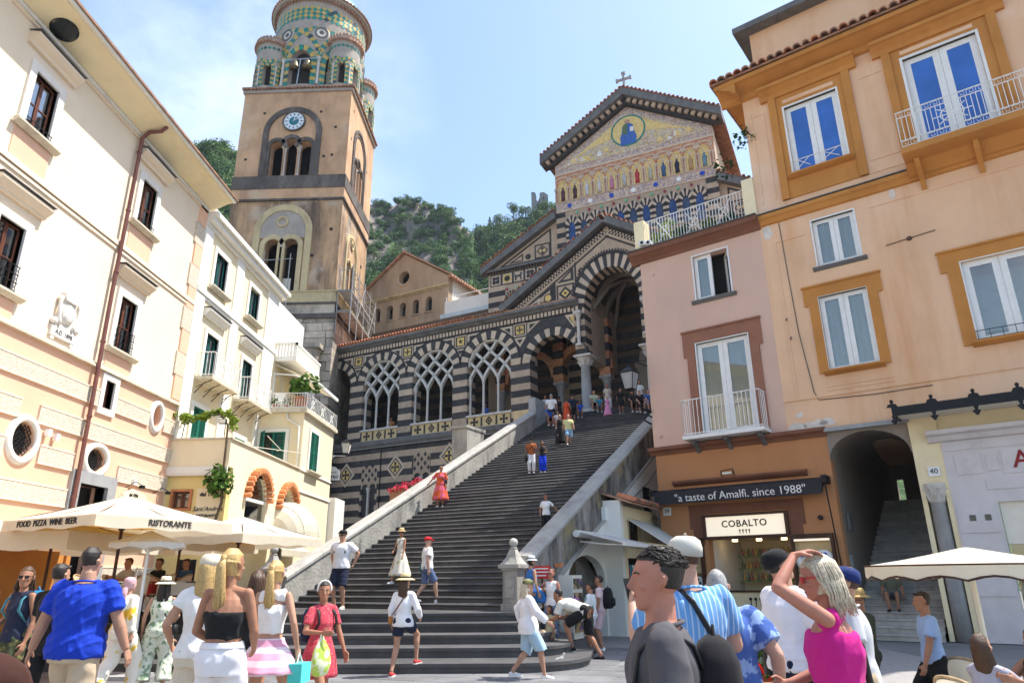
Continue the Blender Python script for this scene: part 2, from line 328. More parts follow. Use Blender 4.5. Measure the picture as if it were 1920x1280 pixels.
mk('churchglass', (.025,.06,.18), .3, .4, 3, 0, spec=.4); mk('nightglass', (.03,.045,.09), .15, .4, 2, 0, spec=.6)
mk('darkglass', (.018,.022,.024), .08, .3, 1, 0, spec=.6)
mk('curtain', (.74,.79,.73), .9, .05, 4, .1, 60)
mk('greycurtain', (.58,.64,.66), .9, .1, 2, .1, 60)
mk('planter', (.45,.2,.11), .8, .15, 4, .2, 30)
mk('bronze', (.16,.13,.07), .45, .2, 8, .1, 50, metal=.7)
mk('clockblue', (.02,.16,.2), .5, .1, 8, 0)
mk('clockwhite', (.66,.72,.78), .5, .06, 8, 0)
mk('bark', (.1,.07,.045), .9, .3, 6, .6, 30)
mk('cable', (.12,.1,.085), .7, .1, 5, 0)
mk('stuccorelief', (.72,.68,.62), .8, .12, 8, .4, 40, stain=(.4,.37,.34), sta=.5, stz=1)
mk('rock', (.24,.2,.17), .95, .3, .15, 1., .4, stain=(.09,.085,.085), sta=.9, stz=.5, st_lo=.42, st_hi=.6, st2=(.045,.07,.025), bd=1.6)
mk('soil', (.055,.1,.035), .95, .4, .2, .8, .8, bd=.6)
mk('cerwhite', (.78,.78,.76), .2, .05, 6, 0, spec=.5)
mk('cerblue', (.02,.06,.4), .25, .2, 6, 0, spec=.5)
mk('ruin', (.2,.2,.195), .9, .2, 1, .5, 4)
def addtrans(name, f):
    t = M[name].node_tree; n = t.nodes; b = n['Principled BSDF']; x = n.new('ShaderNodeMixShader'); tn = n.new('ShaderNodeBsdfTranslucent'); t.links.new(b.inputs['Base Color'].links[0].from_socket, tn.inputs[0]); x.inputs[0].default_value = f; t.links.new(b.outputs[0], x.inputs[1]); t.links.new(tn.outputs[0], x.inputs[2]); t.links.new(x.outputs[0], n['Material Output'].inputs[0])
for c_ in ('canvas', 'canvas_white', 'canvas_in', 'curtain'): addtrans(c_, .4)
pane('pane', (.93,.96,.95), .08); pane('paneglare', (.8,.86,.9), .34); pane('paneblue', (.45,.6,.85), .22)
leafmat('leaf', (.055,.13,.02)); leafmat('leaf_dark', (.025,.07,.022)); leafmat('leaf_far', (.055,.13,.04), .4, .18); leafmat('leaf_far2', (.09,.17,.045), .4, .18); leafmat('leaf_lime', (.16,.25,.03)); leafmat('petal', (.55,.05,.10), .3); leafmat('petal_red', (.6,.02,.02), .3)
mosaic('mos_scene', [(.52,.46,.4),(.6,.44,.15),(.42,.34,.26),(.64,.47,.14),(.5,.45,.4),(.4,.27,.17),(.6,.5,.36)], 11.)
mosaic('mos_band', [(.5,.4,.3),(.3,.22,.2),(.62,.5,.36),(.42,.24,.16),(.55,.46,.4),(.25,.2,.22)], 14.)
mosaic('mos_gold', [(.7,.5,.16),(.62,.42,.12),(.76,.58,.22),(.66,.48,.2)], 16., .35)
mosaic('mos_orange', [(.5,.22,.1),(.42,.16,.08),(.55,.3,.16)], 12.)
mosaic('goods', [(.3,.05,.04),(.06,.05,.05),(.4,.28,.1),(.1,.12,.06),(.5,.35,.2),(.05,.04,.04),(.12,.05,.2)], 9.)
emit('lampglow', (1., .72, .35), 4.0); emit('lightbox', (1., .86, .66), .3); emit('shelfglow', (1., .75, .4), 1.4)
# ---------------------------------------------------------------- ground, hills
def quads_mesh(name, V, mat):       # V: (n,4,3)
    n = len(V); me = bpy.data.meshes.new(name); me.vertices.add(n*4); me.vertices.foreach_set('co', V.reshape(-1).astype(np.float32))
    me.loops.add(n*4); me.loops.foreach_set('vertex_index', np.arange(n*4, dtype=np.int32)); me.polygons.add(n)
    me.polygons.foreach_set('loop_start', np.arange(0, n*4, 4, dtype=np.int32)); me.polygons.foreach_set('loop_total', np.full(n, 4, dtype=np.int32))
    me.update(calc_edges=True); me.materials.append(M[mat]); return me
def leaves(c, rad, n, size, blobs=6, flat=.75, seed=0, up=.35):
    g = np.random.default_rng(seed); c = np.array(c, float); rad = np.array(rad, float)
    bc = g.normal(size=(blobs, 3)); bc /= np.linalg.norm(bc, axis=1)[:, None]; bc *= g.uniform(.25, .75, (blobs, 1)); bc[:, 2] *= flat; br = g.uniform(.32, .6, blobs)
    k = g.integers(0, blobs, n); d = g.normal(size=(n, 3)); d /= np.linalg.norm(d, axis=1)[:, None]
    p = bc[k]+d*(br[k]*g.uniform(.55, 1.08, n)**.5)[:, None]; P = c+p*rad
    nn = d+g.normal(size=(n, 3))*.55; nn[:, 2] += up; nn /= np.linalg.norm(nn, axis=1)[:, None]
    a = np.cross(nn, g.normal(size=(n, 3))); a /= np.linalg.norm(a, axis=1)[:, None]; b = np.cross(nn, a); s = (size*g.uniform(.6, 1.3, n))[:, None]
    return np.stack([P-a*s*.5, P-b*s*.32, P+a*s*.5, P+b*s*.32], 1)
g = MB(); S_ = 900; g.add([(-S_,-S_,-.02),(S_,-S_,-.02),(S_,S_,-.02),(-S_,S_,-.02)], [(0,1,2,3)])
single('ground', '', '', g, 'ground', kind='structure')
mb = MB().box(-13, 8, 7, 25, -.015, 0.0); pav = single('piazza_paving', '', '', mb, 'mortar', kind='structure')
# individual dark stone slabs, laid on the slant
a = R_(-18); ca, sa = math.cos(a), math.sin(a); n_ = 0; row = -14
while row < 26 and n_ < 300:
    hh = random.choice((.62, .7, .8)); x = -22+random.random()
    while x < 22:
        wd = random.uniform(.9, 1.5); cx, cy_ = x+wd/2, row+hh/2; X, Y = cx*ca-cy_*sa-1, cx*sa+cy_*ca+10
        if 10.6 < Y < 18.2 and -10.2 < X < 5.5 and abs(X)*1.15 < Y and n_ < 300:
            h_, k_ = wd/2-.012, hh/2-.012; t_ = .008
            q = MB().add([(-h_,-k_,0),(h_,-k_,0),(h_,k_,0),(-h_,k_,0),(-h_+t_,-k_+t_,.012),(h_-t_,-k_+t_,.012),(h_-t_,k_-t_,.012),(-h_+t_,k_-t_,.012)], [(4,5,6,7),(0,1,5,4),(1,2,6,5),(2,3,7,6),(3,0,4,7)])
            o = link('paving_slab', q.mesh('paving_slab', 'paving'), pav); o.location = (X, Y, .001+random.uniform(0, .004)); o.rotation_euler = (0, 0, a); n_ += 1
        x += wd
    row += hh
# hills behind the town
ridge = [(-300,330),(100,270),(300,275),(350,285),(400,275),(446,285),(520,310),(620,350),(690,372),(735,380),(800,388),(850,398),(872,425),(888,441),(905,432),(935,420),(975,412),(1000,408),(1030,396),(1080,372),(1200,350),(1500,340),(2300,330)]
rx = np.array([r[0] for r in ridge], float); ry = np.array([r[1] for r in ridge], float)
from mathutils import noise as mnoise
def hill_pt(px, t):
    D = 190+25*math.sin(px*.011)+ (35 if px > 885 else 0)
    d = ray(px, float(np.interp(px, rx, ry))); hz = math.hypot(d.x, d.y); te = d.z/hz
    r = 85+(D-85)*t; cl = 690 < px < 885
    e = te*(t**(.75 if not cl else .9)) if t <= 1 else te*(1-(t-1)*2.2)
    nz_ = mnoise.fractal(Vector((px*.012, t*7, 3.1)), 1.0, 2.0, 4)
    r2 = r+nz_*(7 if cl else 4)*min(1, t*2)
    z = 1.65+r*e+(nz_*2.2 if t < .97 else 0)
    return Vector((d.x/hz*r2, d.y/hz*r2, z)) if t > 0 else Vector((d.x/hz*r, d.y/hz*r, -2))
cols = list(np.linspace(-300, 2300, 30))+list(np.linspace(330, 460, 20))+list(np.linspace(680, 1060, 90)); cols = sorted(set(round(float(c), 1) for c in cols))
ts = [0, .08]+list(np.linspace(.15, 1, 34))+[1.08, 1.4]
vs_ = [hill_pt(c, t) for c in cols for t in ts]; fs_ = []; mi = []; nt_ = len(ts)
for i in range(len(cols)-1):
    for j in range(nt_-1):
        fs_.append((i*nt_+j, (i+1)*nt_+j, (i+1)*nt_+j+1, i*nt_+j+1)); c = cols[i]; t = ts[j]
        rk = (690 < c < 880 and t > .72+.14*math.sin(c*.07)) or (950 < c < 1000 and .6 < t < .8); mi.append(1 if rk else 0)
me = bpy.data.meshes.new('hills'); me.from_pydata([tuple(v) for v in vs_], [], fs_); me.materials.append(M['soil']); me.materials.append(M['rock'])
me.polygons.foreach_set('material_index', mi); me.polygons.foreach_set('use_smooth', [True]*len(mi)); link('hills', me, None, 'structure')
A_, B_ = [], []
for k in range(1300):
    u_ = random.random()
    px = random.uniform(335, 450) if u_ < .22 else random.uniform(690, 1055); t = random.uniform(.35, 1.0)
    cl = 690 < px < 870 and t > .74
    if cl and random.random() < .3: continue
    p = hill_pt(px, t); s = random.uniform(2.3, 4.6)*(.72 if cl else 1)*(1 if t < .9 else .75)
    (A_ if random.random() < .6 else B_).append(leaves((p.x, p.y, p.z+s*.42), (s, s, s*random.uniform(.7, 1.0)), 330, .5, 7, seed=k))
for nm, ar, mt, lb in (('forest', A_, 'leaf_far', 'dark green wood covering the steep hillside behind the church'), ('forest', B_, 'leaf_far2', 'lighter green trees mixed through the hillside wood')):
    o = link(nm, quads_mesh(nm, np.concatenate(ar), mt), None, 'stuff'); tag(o, lb, 'forest')
def tree(name, label, base, h, rx_, mat, conif=False, seed=1, group=None, size=.5, n=700):
    t = T(name, label, 'tree', W, tuple(base), group); b = base
    tr = MB().tube([(b[0],b[1],b[2]-.5),(b[0]+.1,b[1],b[2]+h*.35),(b[0],b[1]+.1,b[2]+h*.8)], [h*.03,h*.022,h*.008], 7)
    for k in range(4):
        a = k*1.7+seed; z = b[2]+h*(.4+.1*k); tr.tube([(b[0],b[1],z),(b[0]+math.cos(a)*rx_*.6,b[1]+math.sin(a)*rx_*.6,z+h*.15)], [h*.012,h*.004], 5)
    t.p('trunk', tr, 'bark')
    if conif: V = np.concatenate([leaves((b[0],b[1],b[2]+h*z), (rx_*(1.05-z), rx_*(1.05-z), h*.13), n//6, size, 4, seed=seed+int(z*50)) for z in (.25,.4,.55,.7,.83,.95)])
    else: V = leaves((b[0],b[1],b[2]+h*.72), (rx_, rx_, h*.34), n, size, 8, seed=seed)
    o = link('crown', quads_mesh('crown', V-np.array(b), mat), t.e); return t
for px, h, r_, cf, lb, mt in ((893, 5.5, 1.0, True, 'slim dark cypress in the dip of the ridge', 'leaf_far'), (901, 4.6, .8, True, 'small cypress right beside the slim one on the ridge', 'leaf_far'), (918, 6.2, 2.0, True, 'tall conifer left of the rounded ridge pines', 'leaf_far'), (937, 6., 2.6, False, 'rounded pine on the ridge, middle of the skyline trees', 'leaf_far2'),
        (962, 9, 2.8, False, 'tallest skyline pine left of the ruined tower', 'leaf_far'), (985, 7, 2.6, False, 'bushy pine directly left of the ruined tower', 'leaf_far2'), (1022, 6., 2.4, False, 'pale pine in front of the ruined tower', 'leaf_far2'), (720, 4.5, 2.2, False, 'bushy tree on the cliff edge beside the bell tower', 'leaf_far'),
        (745, 4, 2., False, 'low round tree on the cliff top right of the bell tower', 'leaf_far'), (782, 4.5, 2.4, False, 'spreading tree on the cliff top above the church gable', 'leaf_far'), (828, 4.2, 2.2, False, 'dark tree on the cliff top near its right end', 'leaf_far')):
    p = hill_pt(px, .985); tree('ridge_tree', lb, (p.x, p.y, p.z-.8), h, r_, mt, cf, int(px), 'trees along the ridge', .45, 800)
# ruined watch tower on the ridge
p = hill_pt(1012, .985); t = T('ruined_tower', 'ruined grey stone watchtower on the ridge beside the church gable', 'tower', W, (p.x, p.y, p.z)); a = (p.x, p.y, p.z+.6)
k = 34/1294*math.hypot(p.x, p.y)
def wl(x0, x1, y0, y1, prof):
    m = MB(); m.prism([(x0, 0), (x1, 0)]+[(x0+(x1-x0)*q, z) for q, z in reversed(prof)], (a[0], a[1]+y0, a[2]), (1,0,0), (0,0,1), (0, y1-y0, 0)); return m
t.p('wall', wl(-k*.5, -k*.18, 0, 2.5, [(0,9.2),(.3,9.3),(.6,9.2),(.8,8.9),(1,7.6)]), 'ruin'); t.p('wall', wl(-k*.18, k*.05, 1., 2.5, [(0,6.8),(.4,6.2),(.7,7.4),(1,7.9)]), 'ruin')
m = MB(); m.prism([[(k*.02,0),(k*.55,0),(k*.55,8.2),(k*.48,8.5),(k*.3,9.3),(k*.05,9.2),(k*.02,8.6)], rect(k*.24, k*.32, 6.6, 7.6)], (a[0], a[1]+.3, a[2]), (1,0,0), (0,0,1), (0,2.4,0)); t.p('wall', m, 'ruin')
# ---------------------------------------------------------------- bell tower (world axes)
TX0, TX1, TY0, TY1 = -21.7, -13.5, 43., 50.4; TCX, TCY = (TX0+TX1)/2, (TY0+TY1)/2
tw = T('bell_tower', 'tall ochre bell tower with clock and green and yellow tiled drum on top', 'tower', W, (TCX, TCY, 0))
# rubble lower stage as single stones on the two seen faces
core = root(tw.p('masonry_core', MB().box(TX0+.1, TX1+.02, TY0+.05, TY1, 0, 19.3), 'tower_stone')); z = 6.; r_ = 0
while z < 18.2:
    h = random.choice((.5, .58, .66)); z1 = min(z+h, 18.25); x = TX0+.1+random.random()*.4 if z > 11 else -17.5
    while x < TX1+.05:
        wd = random.uniform(.8, 1.7); x1 = min(x+wd, TX1+.1)
        if x1 - x > .25 and x1 > -19: tw.p('stone', MB().box(x+.022, x1-.022, TY0-.03-random.random()*.09, TY0+.3, z+.02, z1-.02), 'tower_stone', core)
        x = x1 if x1 < TX1+.05 else 99
    y = TY0+.33
    while y < TY1:
        wd = random.uniform(.7, 1.4); tw.p('stone', MB().box(TX1-.2, TX1+.06+random.random()*.05, y+.015, min(y+wd, TY1)-.015, z+.012, z1-.012), 'tower_stone', core); y += wd
    z = z1
def ledge(z0, z1, o, mat, name='string_course'): tw.p(name, MB().box(TX0-o, TX1+o, TY0-o, TY1+o, z0, z1), mat)
ledge(18.25, 18.6, .14, 'tower_dark'); ledge(18.6, 19.3, .02, 'tower_stone'); ledge(19.3, 19.45, .1, 'tower_dark'); ledge(19.45, 20.2, .06, 'tower_yellow'); ledge(20.2, 20.3, .12, 'tower_yellow')
ledge(27.35, 27.5, .12, 'tower_dark'); ledge(27.5, 28.35, .02, 'tower_orange', 'plaster_band'); ledge(28.35, 29.4, .07, 'tower_dark', 'stone_band')
def stage(z0, z1, mat, fholes, sholes, ins=.0):
    m = MB(); m.prism([rect(TX0+ins, TX1-ins, z0, z1)]+fholes, (0, TY0+ins, 0), (1,0,0), (0,0,1), (0,.8,0)); tw.p('front_wall', m, mat)
    m = MB(); m.prism([rect(TY0+ins+.8, TY1-ins, z0, z1)]+sholes, (TX1-ins, 0, 0), (0,1,0), (0,0,1), (-.8,0,0)); tw.p('side_wall', m, mat)
    tw.p('rear_wall', MB().box(TX0+ins, TX1-.8, TY1-.8, TY1-ins, z0, z1).box(TX0+ins, TX0+.8, TY0+.8, TY1-.8, z0, z1), mat)
# upper stage: clock and three-light opening
cx = -17.7; ff = [archloop(cx+d, .98, 29.45, 31.9+(.25 if d == 0 else 0)) for d in (-1.05, 0, 1.05)]
sy = 46.2; ss = [archloop(sy+d, .72, 29.5, 31.8+(.4 if d == 0 else 0)) for d in (-.8, 0, .8)]
stage(29.4, 36.7, 'tower_orange', ff, ss)
tw.p('bell_chamber_floor_shade', MB().box(TX0+.8, TX1-.8, TY0+.8, TY1-.8, 29.2, 29.4).box(TX0+1.2, TX1-1.2, TY0+3, TY0+3.1, 29.4, 36), 'inside_dark')  # floor, plus an upright dark sheet standing in for shade inside
def archivolt(name, fac, c, zs, z0, ri, ro, d, mat, n=18, rise=1.):
    m = MB()
    def blk(P):
        if fac == 'f': m.hexa([(x, TY0-d if k < 4 else TY0+.1, z) for k, (x, z) in enumerate(P+P)])
        else: m.hexa([(TX1+d if k < 4 else TX1-.1, x, z) for k, (x, z) in enumerate(P+P)])
    for k in range(n):
        a0, a1 = PI*k/n, PI*(k+1)/n; blk([(c+r*math.cos(a), zs+r*math.sin(a)*rise) for r, a in ((ri,a0),(ro,a0),(ro,a1),(ri,a1))])
    if z0 is not None:
        for s in (-1, 1): blk([(c+s*ri, z0), (c+s*ro, z0), (c+s*ro, zs), (c+s*ri, zs)])
    return tw.p(name, m, mat)
archivolt('arch_surround', 'f', cx, 33.15, 29.4, 1.78, 2.2, .1, 'tower_dark')
for d in (-1.05, 0, 1.05): archivolt('arch_ring', 'f', cx+d, 31.9+(.25 if d == 0 else 0), None, .49, .78, .07, 'tower_dark', 12)
tw.pb('jamb_lining', ((cx-1.78, cx-1.54, TY0-.06, TY0+.1, 29.4, 32.2), (cx+1.54, cx+1.78, TY0-.06, TY0+.1, 29.4, 32.2)), 'tower_dark')
archivolt('arch_surround', 's', sy, 33.2, 29.4, 1.6, 1.85, .1, 'tower_dark'); archivolt('arch_ring', 's', sy, 33.2, 29.4, 1.3, 1.42, .06, 'tower_dark')
for d in (-.8, 0, .8): archivolt('arch_ring', 's', sy+d, 31.8+(.4 if d == 0 else 0), None, .36, .52, .06, 'tower_dark', 12)
colp = [(.2,0),(.2,.12),(.14,.2),(.13,.25),(.115,2.2),(.16,2.25),(.12,2.3),(.2,2.55),(.24,2.56),(.24,2.68),(0,2.68)]
colm = MB().lathe(colp, 12).mesh('column', 'whitestone', True)
for d in (-.53, .53): tw.i('column', colm, (cx+d, TY0+.25, 29.42), sc=(1, 1, .98))
for d in (-.4, .4): tw.i('column', colm, (TX1-.25, sy+d, 29.42), sc=(.8, .8, .95))
# clock
ck = root(tw.p('clock', MB().lathe([(0,.12),(.78,.12),(.78,0)], 40, (cx+.05, TY0, 34.05), 'y'), 'clockwhite')); tw.p('rim', MB().lathe([(.76,0),(.76,.16),(.86,.16),(.86,0)], 40, (cx+.05, TY0, 34.05), 'y'), 'tower_dark', ck)
tw.p('dial_centre', MB().lathe([(0,.15),(.36,.15),(.36,.1)], 32, (cx+.05, TY0, 34.05), 'y'), 'clockblue', ck)
m = MB()
for k in range(12):
    a = PI/6*k; ca, sa = math.cos(a), math.sin(a); X, Z = cx+.05, 34.05
    m.hexa([(X+r*ca-w_*sa, y, Z+r*sa+w_*ca) for y in (TY0-.14, TY0-.1) for r, w_ in ((.5,-.03),(.66,-.03),(.66,.03),(.5,.03))])
tw.p('hour_marks', m, 'ink', ck); m = MB()
for a, l_, w_ in ((R_(30), .6, .035), (R_(75), .38, .05)):
    ca, sa = math.cos(a), math.sin(a); m.hexa([(cx+.05+r*ca-q*sa, y, 34.05+r*sa+q*ca) for y in (TY0-.2, TY0-.17) for r, q in ((-.08,-w_),(l_,-w_*.4),(l_,w_*.4),(-.08,w_))])
tw.p('clock_hands', m, 'clockwhite', ck)
# lower belfry stage: paired lights with medallion
ff = [archloop(cx-.55, 1.1, 20.35, 23.75), archloop(cx+.72, 1.1, 20.35, 23.75)]; ss = [archloop(45.6, .72, 20.4, 23.4), archloop(46.6, .72, 20.4, 23.4)]
stage(20.3, 27.35, 'tower_old', ff, ss, .04); tw.p('chamber_shade', MB().box(TX0+1.2, TX1-1.2, TY0+3, TY0+3.1, 20, 27).box(TX0+.9, TX1-.9, TY0+.9, TY1-.9, 20.1, 20.3), 'inside_dark')  # near-black sheet and floor stand in for shade behind the paired lights
archivolt('arch_surround', 'f', cx+.1, 24.95, 20.3, 1.62, 2.08, .07, 'tower_yellow'); m = MB()
m.prism([[(cx+.1+1.62*math.cos(PI*k/20), 24.95+1.62*math.sin(PI*k/20)) for k in range(21)]+[(cx-1.52, 24.4), (cx+1.72, 24.4)]], (0, TY0-.012, 0), (1,0,0), (0,0,1), (0,.05,0)); tw.p('tympanum', m, 'tower_plaster')
for d in (-.55, .72): archivolt('arch_ring', 'f', cx+d, 23.75, 20.3, .56, .9, .06, 'tower_yellow', 14)
tw.p('medallion', MB().lathe([(.28,0),(.28,.1),(.36,.12),(.44,.1),(.44,0)], 28, (cx, TY0, 25.65), 'y'), 'tower_yellow', smooth=True); tw.i('column', colm, (cx+.08, TY0+.2, 20.35), sc=(1.15, 1.15, 1.3))
archivolt('arch_surround', 's', 46.1, 24.4, 20.3, 1.3, 1.55, .06, 'tower_yellow'); archivolt('arch_ring', 's', 46.1, 24.4, 20.3, 1.15, 1.2, .04, 'tower_yellow')
for d in (-.5, .5): archivolt('arch_ring', 's', 46.1+d, 23.4, None, .36, .48, .05, 'tower_yellow', 12)
tw.p('medallion', MB().lathe([(.2,0),(.2,.06),(.36,.08),(.36,0)], 24, (TX1, 46.1, 25.2), 'x'), 'tower_yellow'); tw.i('column', colm, (TX1-.25, 46.1, 20.4), sc=(.8, .8, 1.15))
for x, z in ((-20, 34.9), (-15.7, 34.9), (-21, 30.9), (-15.2, 31), (-14.6, 31.1), (-14.5, 33.5), (-15.4, 23), (-14.2, 25)): tw.p('putlog_hole', MB().box(x-.1, x+.1, TY0-.004, TY0+.1, z-.1, z+.1), 'inside_dark')
for y, z in ((44, 35.6), (48.7, 33.2), (43.8, 33), (48.9, 24.8)): tw.p('putlog_hole', MB().box(TX1-.1, TX1+.004, y-.12, y+.12, z-.1, z+.1), 'inside_dark')
# crowning cornice with tile edge
ledge(36.7, 36.95, .12, 'tower_plaster', 'cornice'); m = MB()
for k in range(30):
    x = TX0-.2+k*(TX1-TX0+.4)/30; m.box(x+.03, x+.23, TY0-.28, TY0, 36.95, 37.1)
for k in range(27):
    y = TY0-.2+k*(TY1-TY0+.4)/27; m.box(TX1, TX1+.28, y+.03, y+.23, 36.95, 37.1)
o = tw.p('eave_tiles', m, 'tile_old'); o['kind'] = 'stuff'
tw.p('roof_slab', MB().box(TX0-.2, TX1+.2, TY0-.2, TY1+.2, 37.1, 37.2), 'tower_plaster')
# drum and turrets
def cylp(c, r, th, z): return (c[0]+r*math.cos(th), c[1]+r*math.sin(th), z)
def drum(name, c, r, z0, z1, bays, ph, ow, oz0, ozs, tile, spr, arR, band_z, dsz, t, finial):
    st = 2*PI/bays; n = 12*bays; m = MB(); P = lambda th, z: cylp(c, r, th, z)
    def ztop(th):
        d = (th-ph+st/2) % st-st/2; s = d*r
        return ozs+math.sqrt(max(0, (ow/2)**2-s*s))*1.25 if abs(s) < ow/2-1e-6 else None
    for k in range(n):
        t0, t1 = ph+2*PI*k/n, ph+2*PI*(k+1)/n; a, b = ztop(t0+1e-4), ztop(t1-1e-4); q = lambda A0, A1, B0, B1: m.add([P(t0,A0),P(t1,B0),P(t1,B1),P(t0,A1)], [(0,1,2,3)])
        if a is None and b is None: q(z0, z1, z0, z1)
        else: q(z0, oz0, z0, oz0); q(a or ozs, z1, b or ozs, z1)
    for b in range(bays):                                   # reveals
        th = ph+b*st; h = ow/2/r; prev = None
        for k in range(13):
            x = -ow/2+ow*k/12; zz = ozs+math.sqrt(max(0, (ow/2)**2-x*x))*1.25; A, B = P(th+x/r, zz), cylp(c, r-.45, th+x/r, zz)
            if prev: m.add([prev[0], A, B, prev[1]], [(0,1,2,3)])
            prev = (A, B)
        for s in (-1, 1): m.add([P(th+s*h, oz0), P(th+s*h, ozs), cylp(c, r-.45, th+s*h, ozs), cylp(c, r-.45, th+s*h, oz0)], [(0,1,2,3)])
    wall = root(t.p(name, m, 'tower_plaster')); t.p('recess_shade', MB().lathe([(r-.45, z0), (r-.45, z1)], 40, (c[0], c[1], 0)), 'inside_dark', wall)  # added closed dark cylinder stands in for shade behind the openings
    G, Yl, Dk = MB(), MB(), MB()
    def tile_q(pts, k):                                      # pts: (s,z) corners
        mm = (G, Yl)[k % 2] if random.random() > .12 else (Dk if k % 2 == 0 else Yl)
        mm.hexa([cylp(c, r+.035, s/r, z) for s, z in pts]+[cylp(c, r-.02, s/r, z) for s, z in pts])
    def ring(sc, zs, R, wd, nn, jz=None, ez=1.):
        for k in range(nn):
            a0, a1 = PI*k/nn+.012, PI*(k+1)/nn-.012; tile_q([(sc+q*math.cos(a), zs+q*ez*math.sin(a)) for q, a in ((R,a0),(R+wd,a0),(R+wd,a1),(R,a1))], k)
        if jz:
            kk = int((zs-jz)/tile); hh = (zs-jz)/kk
            for s in (-1, 1):
                for k in range(kk): x0, x1 = sc+s*R, sc+s*(R+wd); tile_q([(x0, jz+k*hh+.01), (x1, jz+k*hh+.01), (x1, jz+(k+1)*hh-.01), (x0, jz+(k+1)*hh-.01)], k)
    for b in range(bays):
        s0 = (ph+b*st)*r; ring(s0, ozs, ow/2, tile*1.2, max(9, int(PI*ow/2/tile)), oz0, 1.25)
        ring(s0+st*r/2, spr, arR-tile*.6, tile*1.2, int(PI*arR/tile), None, 1.0)
    nb = int(2*PI*r/dsz); rows = 3 if r > 2 else 1
    for k in range(nb):
        for q in range(rows):
            for kind, off in ((G, 0), (Yl, .5)):
                if rows == 1 and kind is Yl: continue
                s = (k+off)*2*PI*r/nb; z = band_z+(q+off)*dsz*.9; d = dsz*.46; mm = kind if random.random() > .1 else Dk
                mm.hexa([cylp(c, r+.03, (s+x)/r, z+y) for x, y in ((-d,0),(0,-d),(d,0),(0,d))]+[cylp(c, r-.02, (s+x)/r, z+y) for x, y in ((-d,0),(0,-d),(d,0),(0,d))])
    for mm, mt in ((G, 'tile_green'), (Yl, 'tile_yellow'), (Dk, 'tile_dark')): t.p('majolica_tiles', mm, mt, wall, kind='stuff')
    ci = MB().lathe([(.12,0),(.12,.1),(.085,.16),(.08,spr-oz0-.3),(.14,spr-oz0-.05),(.14,spr-oz0)], 8).mesh('column', 'whitestone', True)
    for b in range(bays): p = cylp(c, r+.07, ph+(b+.5)*st, oz0); t.i('column', ci, p, wall, sc=(r/3.4+.25,)*2+(1,))
    # overhanging eave with dentils and tile edge
    t.p('eave', MB().lathe([(r, z1), (r+.12, z1+.05), (r+.14, z1+.25), (r*1.1, z1+.32), (r*1.12, z1+.45), (r*1.1, z1+.5), (r*.5, z1+.5)], 48, (c[0], c[1], 0)), 'tower_plaster', wall)
    m = MB(); nd = int(2*PI*r/(.28 if r > 2 else .24))
    for k in range(nd):
        th = 2*PI*k/nd; e = .32*2*PI/nd
        m.hexa([cylp(c, rr, th+q, zz) for rr in (r+.26, r) for q, zz in ((-e, z1+.02), (e, z1+.02), (e, z1+.24), (-e, z1+.24))])
        m.hexa([cylp(c, rr, th+q, zz) for rr in (r*1.15, r*1.0) for q, zz in ((-e, z1+.47), (e, z1+.47), (e, z1+.6), (-e, z1+.6))])
    o = t.p('eave_tiles', m, 'tile_old', wall, kind='stuff')
    if r > 2: rf = [(r*1.1, z1+.5), (r*1.02, z1+1.2), (r*.85, z1+2.2), (r*.55, z1+3.2), (.2, z1+3.8), (0, z1+3.9)]
    else: rf = [(r*1.1, z1+.5), (r*.8, z1+.62), (r*.5, z1+.78), (.14, z1+.95), (0, z1+.95)]
    t.p('roof', MB().lathe(rf, 40, (c[0], c[1], 0)), 'tile_green' if r > 2 else 'tile_old', wall, smooth=True)
    if finial: t.p('finial', MB().lathe([(.12, z1+.9), (.16, z1+1.0), (.13, z1+1.3), (.2, z1+1.34), (.18, z1+1.42), (.06, z1+1.5), (.05, z1+1.6), (.11, z1+1.68), (.11, z1+1.76), (0, z1+1.84)], 10, (c[0], c[1], 0)), 'tower_plaster', wall, smooth=True)
    return wall
dc = (TCX, TCY); dr = 3.62
dw = drum('drum', dc, dr, 37.2, 45.6, 8, -PI/2-.05, 1.75, 37.6, 39.7, .34, 40.1, dr*PI/4, 43.95, .46, tw, False)
for k in range(8):
    th = -PI/2-.05+PI/4*(k+.5); n_ = Vector((math.cos(th), math.sin(th), 0))
    m = MB().lathe([(0,.05),(.2,.05),(.22,.1),(.36,.1),(.4,.05),(.62,.05),(.66,0)], 24, (0,0,0), 'y'); o = tw.p('rosette', MB(), 'darkgrey', dw); o.data = m.mesh('rosette', 'whitestone', True)
    o.location = (n_.x*(dr-.04), n_.y*(dr-.04), 42.55); o.rotation_euler = (0, 0, th+PI/2)
    o2 = link('rosette_eye', MB().lathe([(0,.1),(.16,.1),(.16,0)], 6, (0,0,0), 'y').mesh('e', 'tower_dark'), dw); o2.location = o.location; o2.rotation_euler = o.rotation_euler
    o2 = link('rosette_ring', MB().lathe([(.42,.03),(.42,.12),(.55,.12),(.55,.03)], 24, (0,0,0), 'y').mesh('e', 'darkgrey'), dw); o2.location = o.location; o2.rotation_euler = o.rotation_euler
for x, y in ((TX0+1.25, TY0+1.2), (TX1-1.15, TY0+1.2), (TX1-1.15, TY1-1.2), (TX0+1.25, TY1-1.2)): drum('corner_turret', (x, y), 1.2, 37.2, 41.5, 6, -PI/2+.15, .62, 37.5, 39.2, .2, 39.3, 1.2*PI/6*1.05*1.0, 41.05, .34, tw, True)
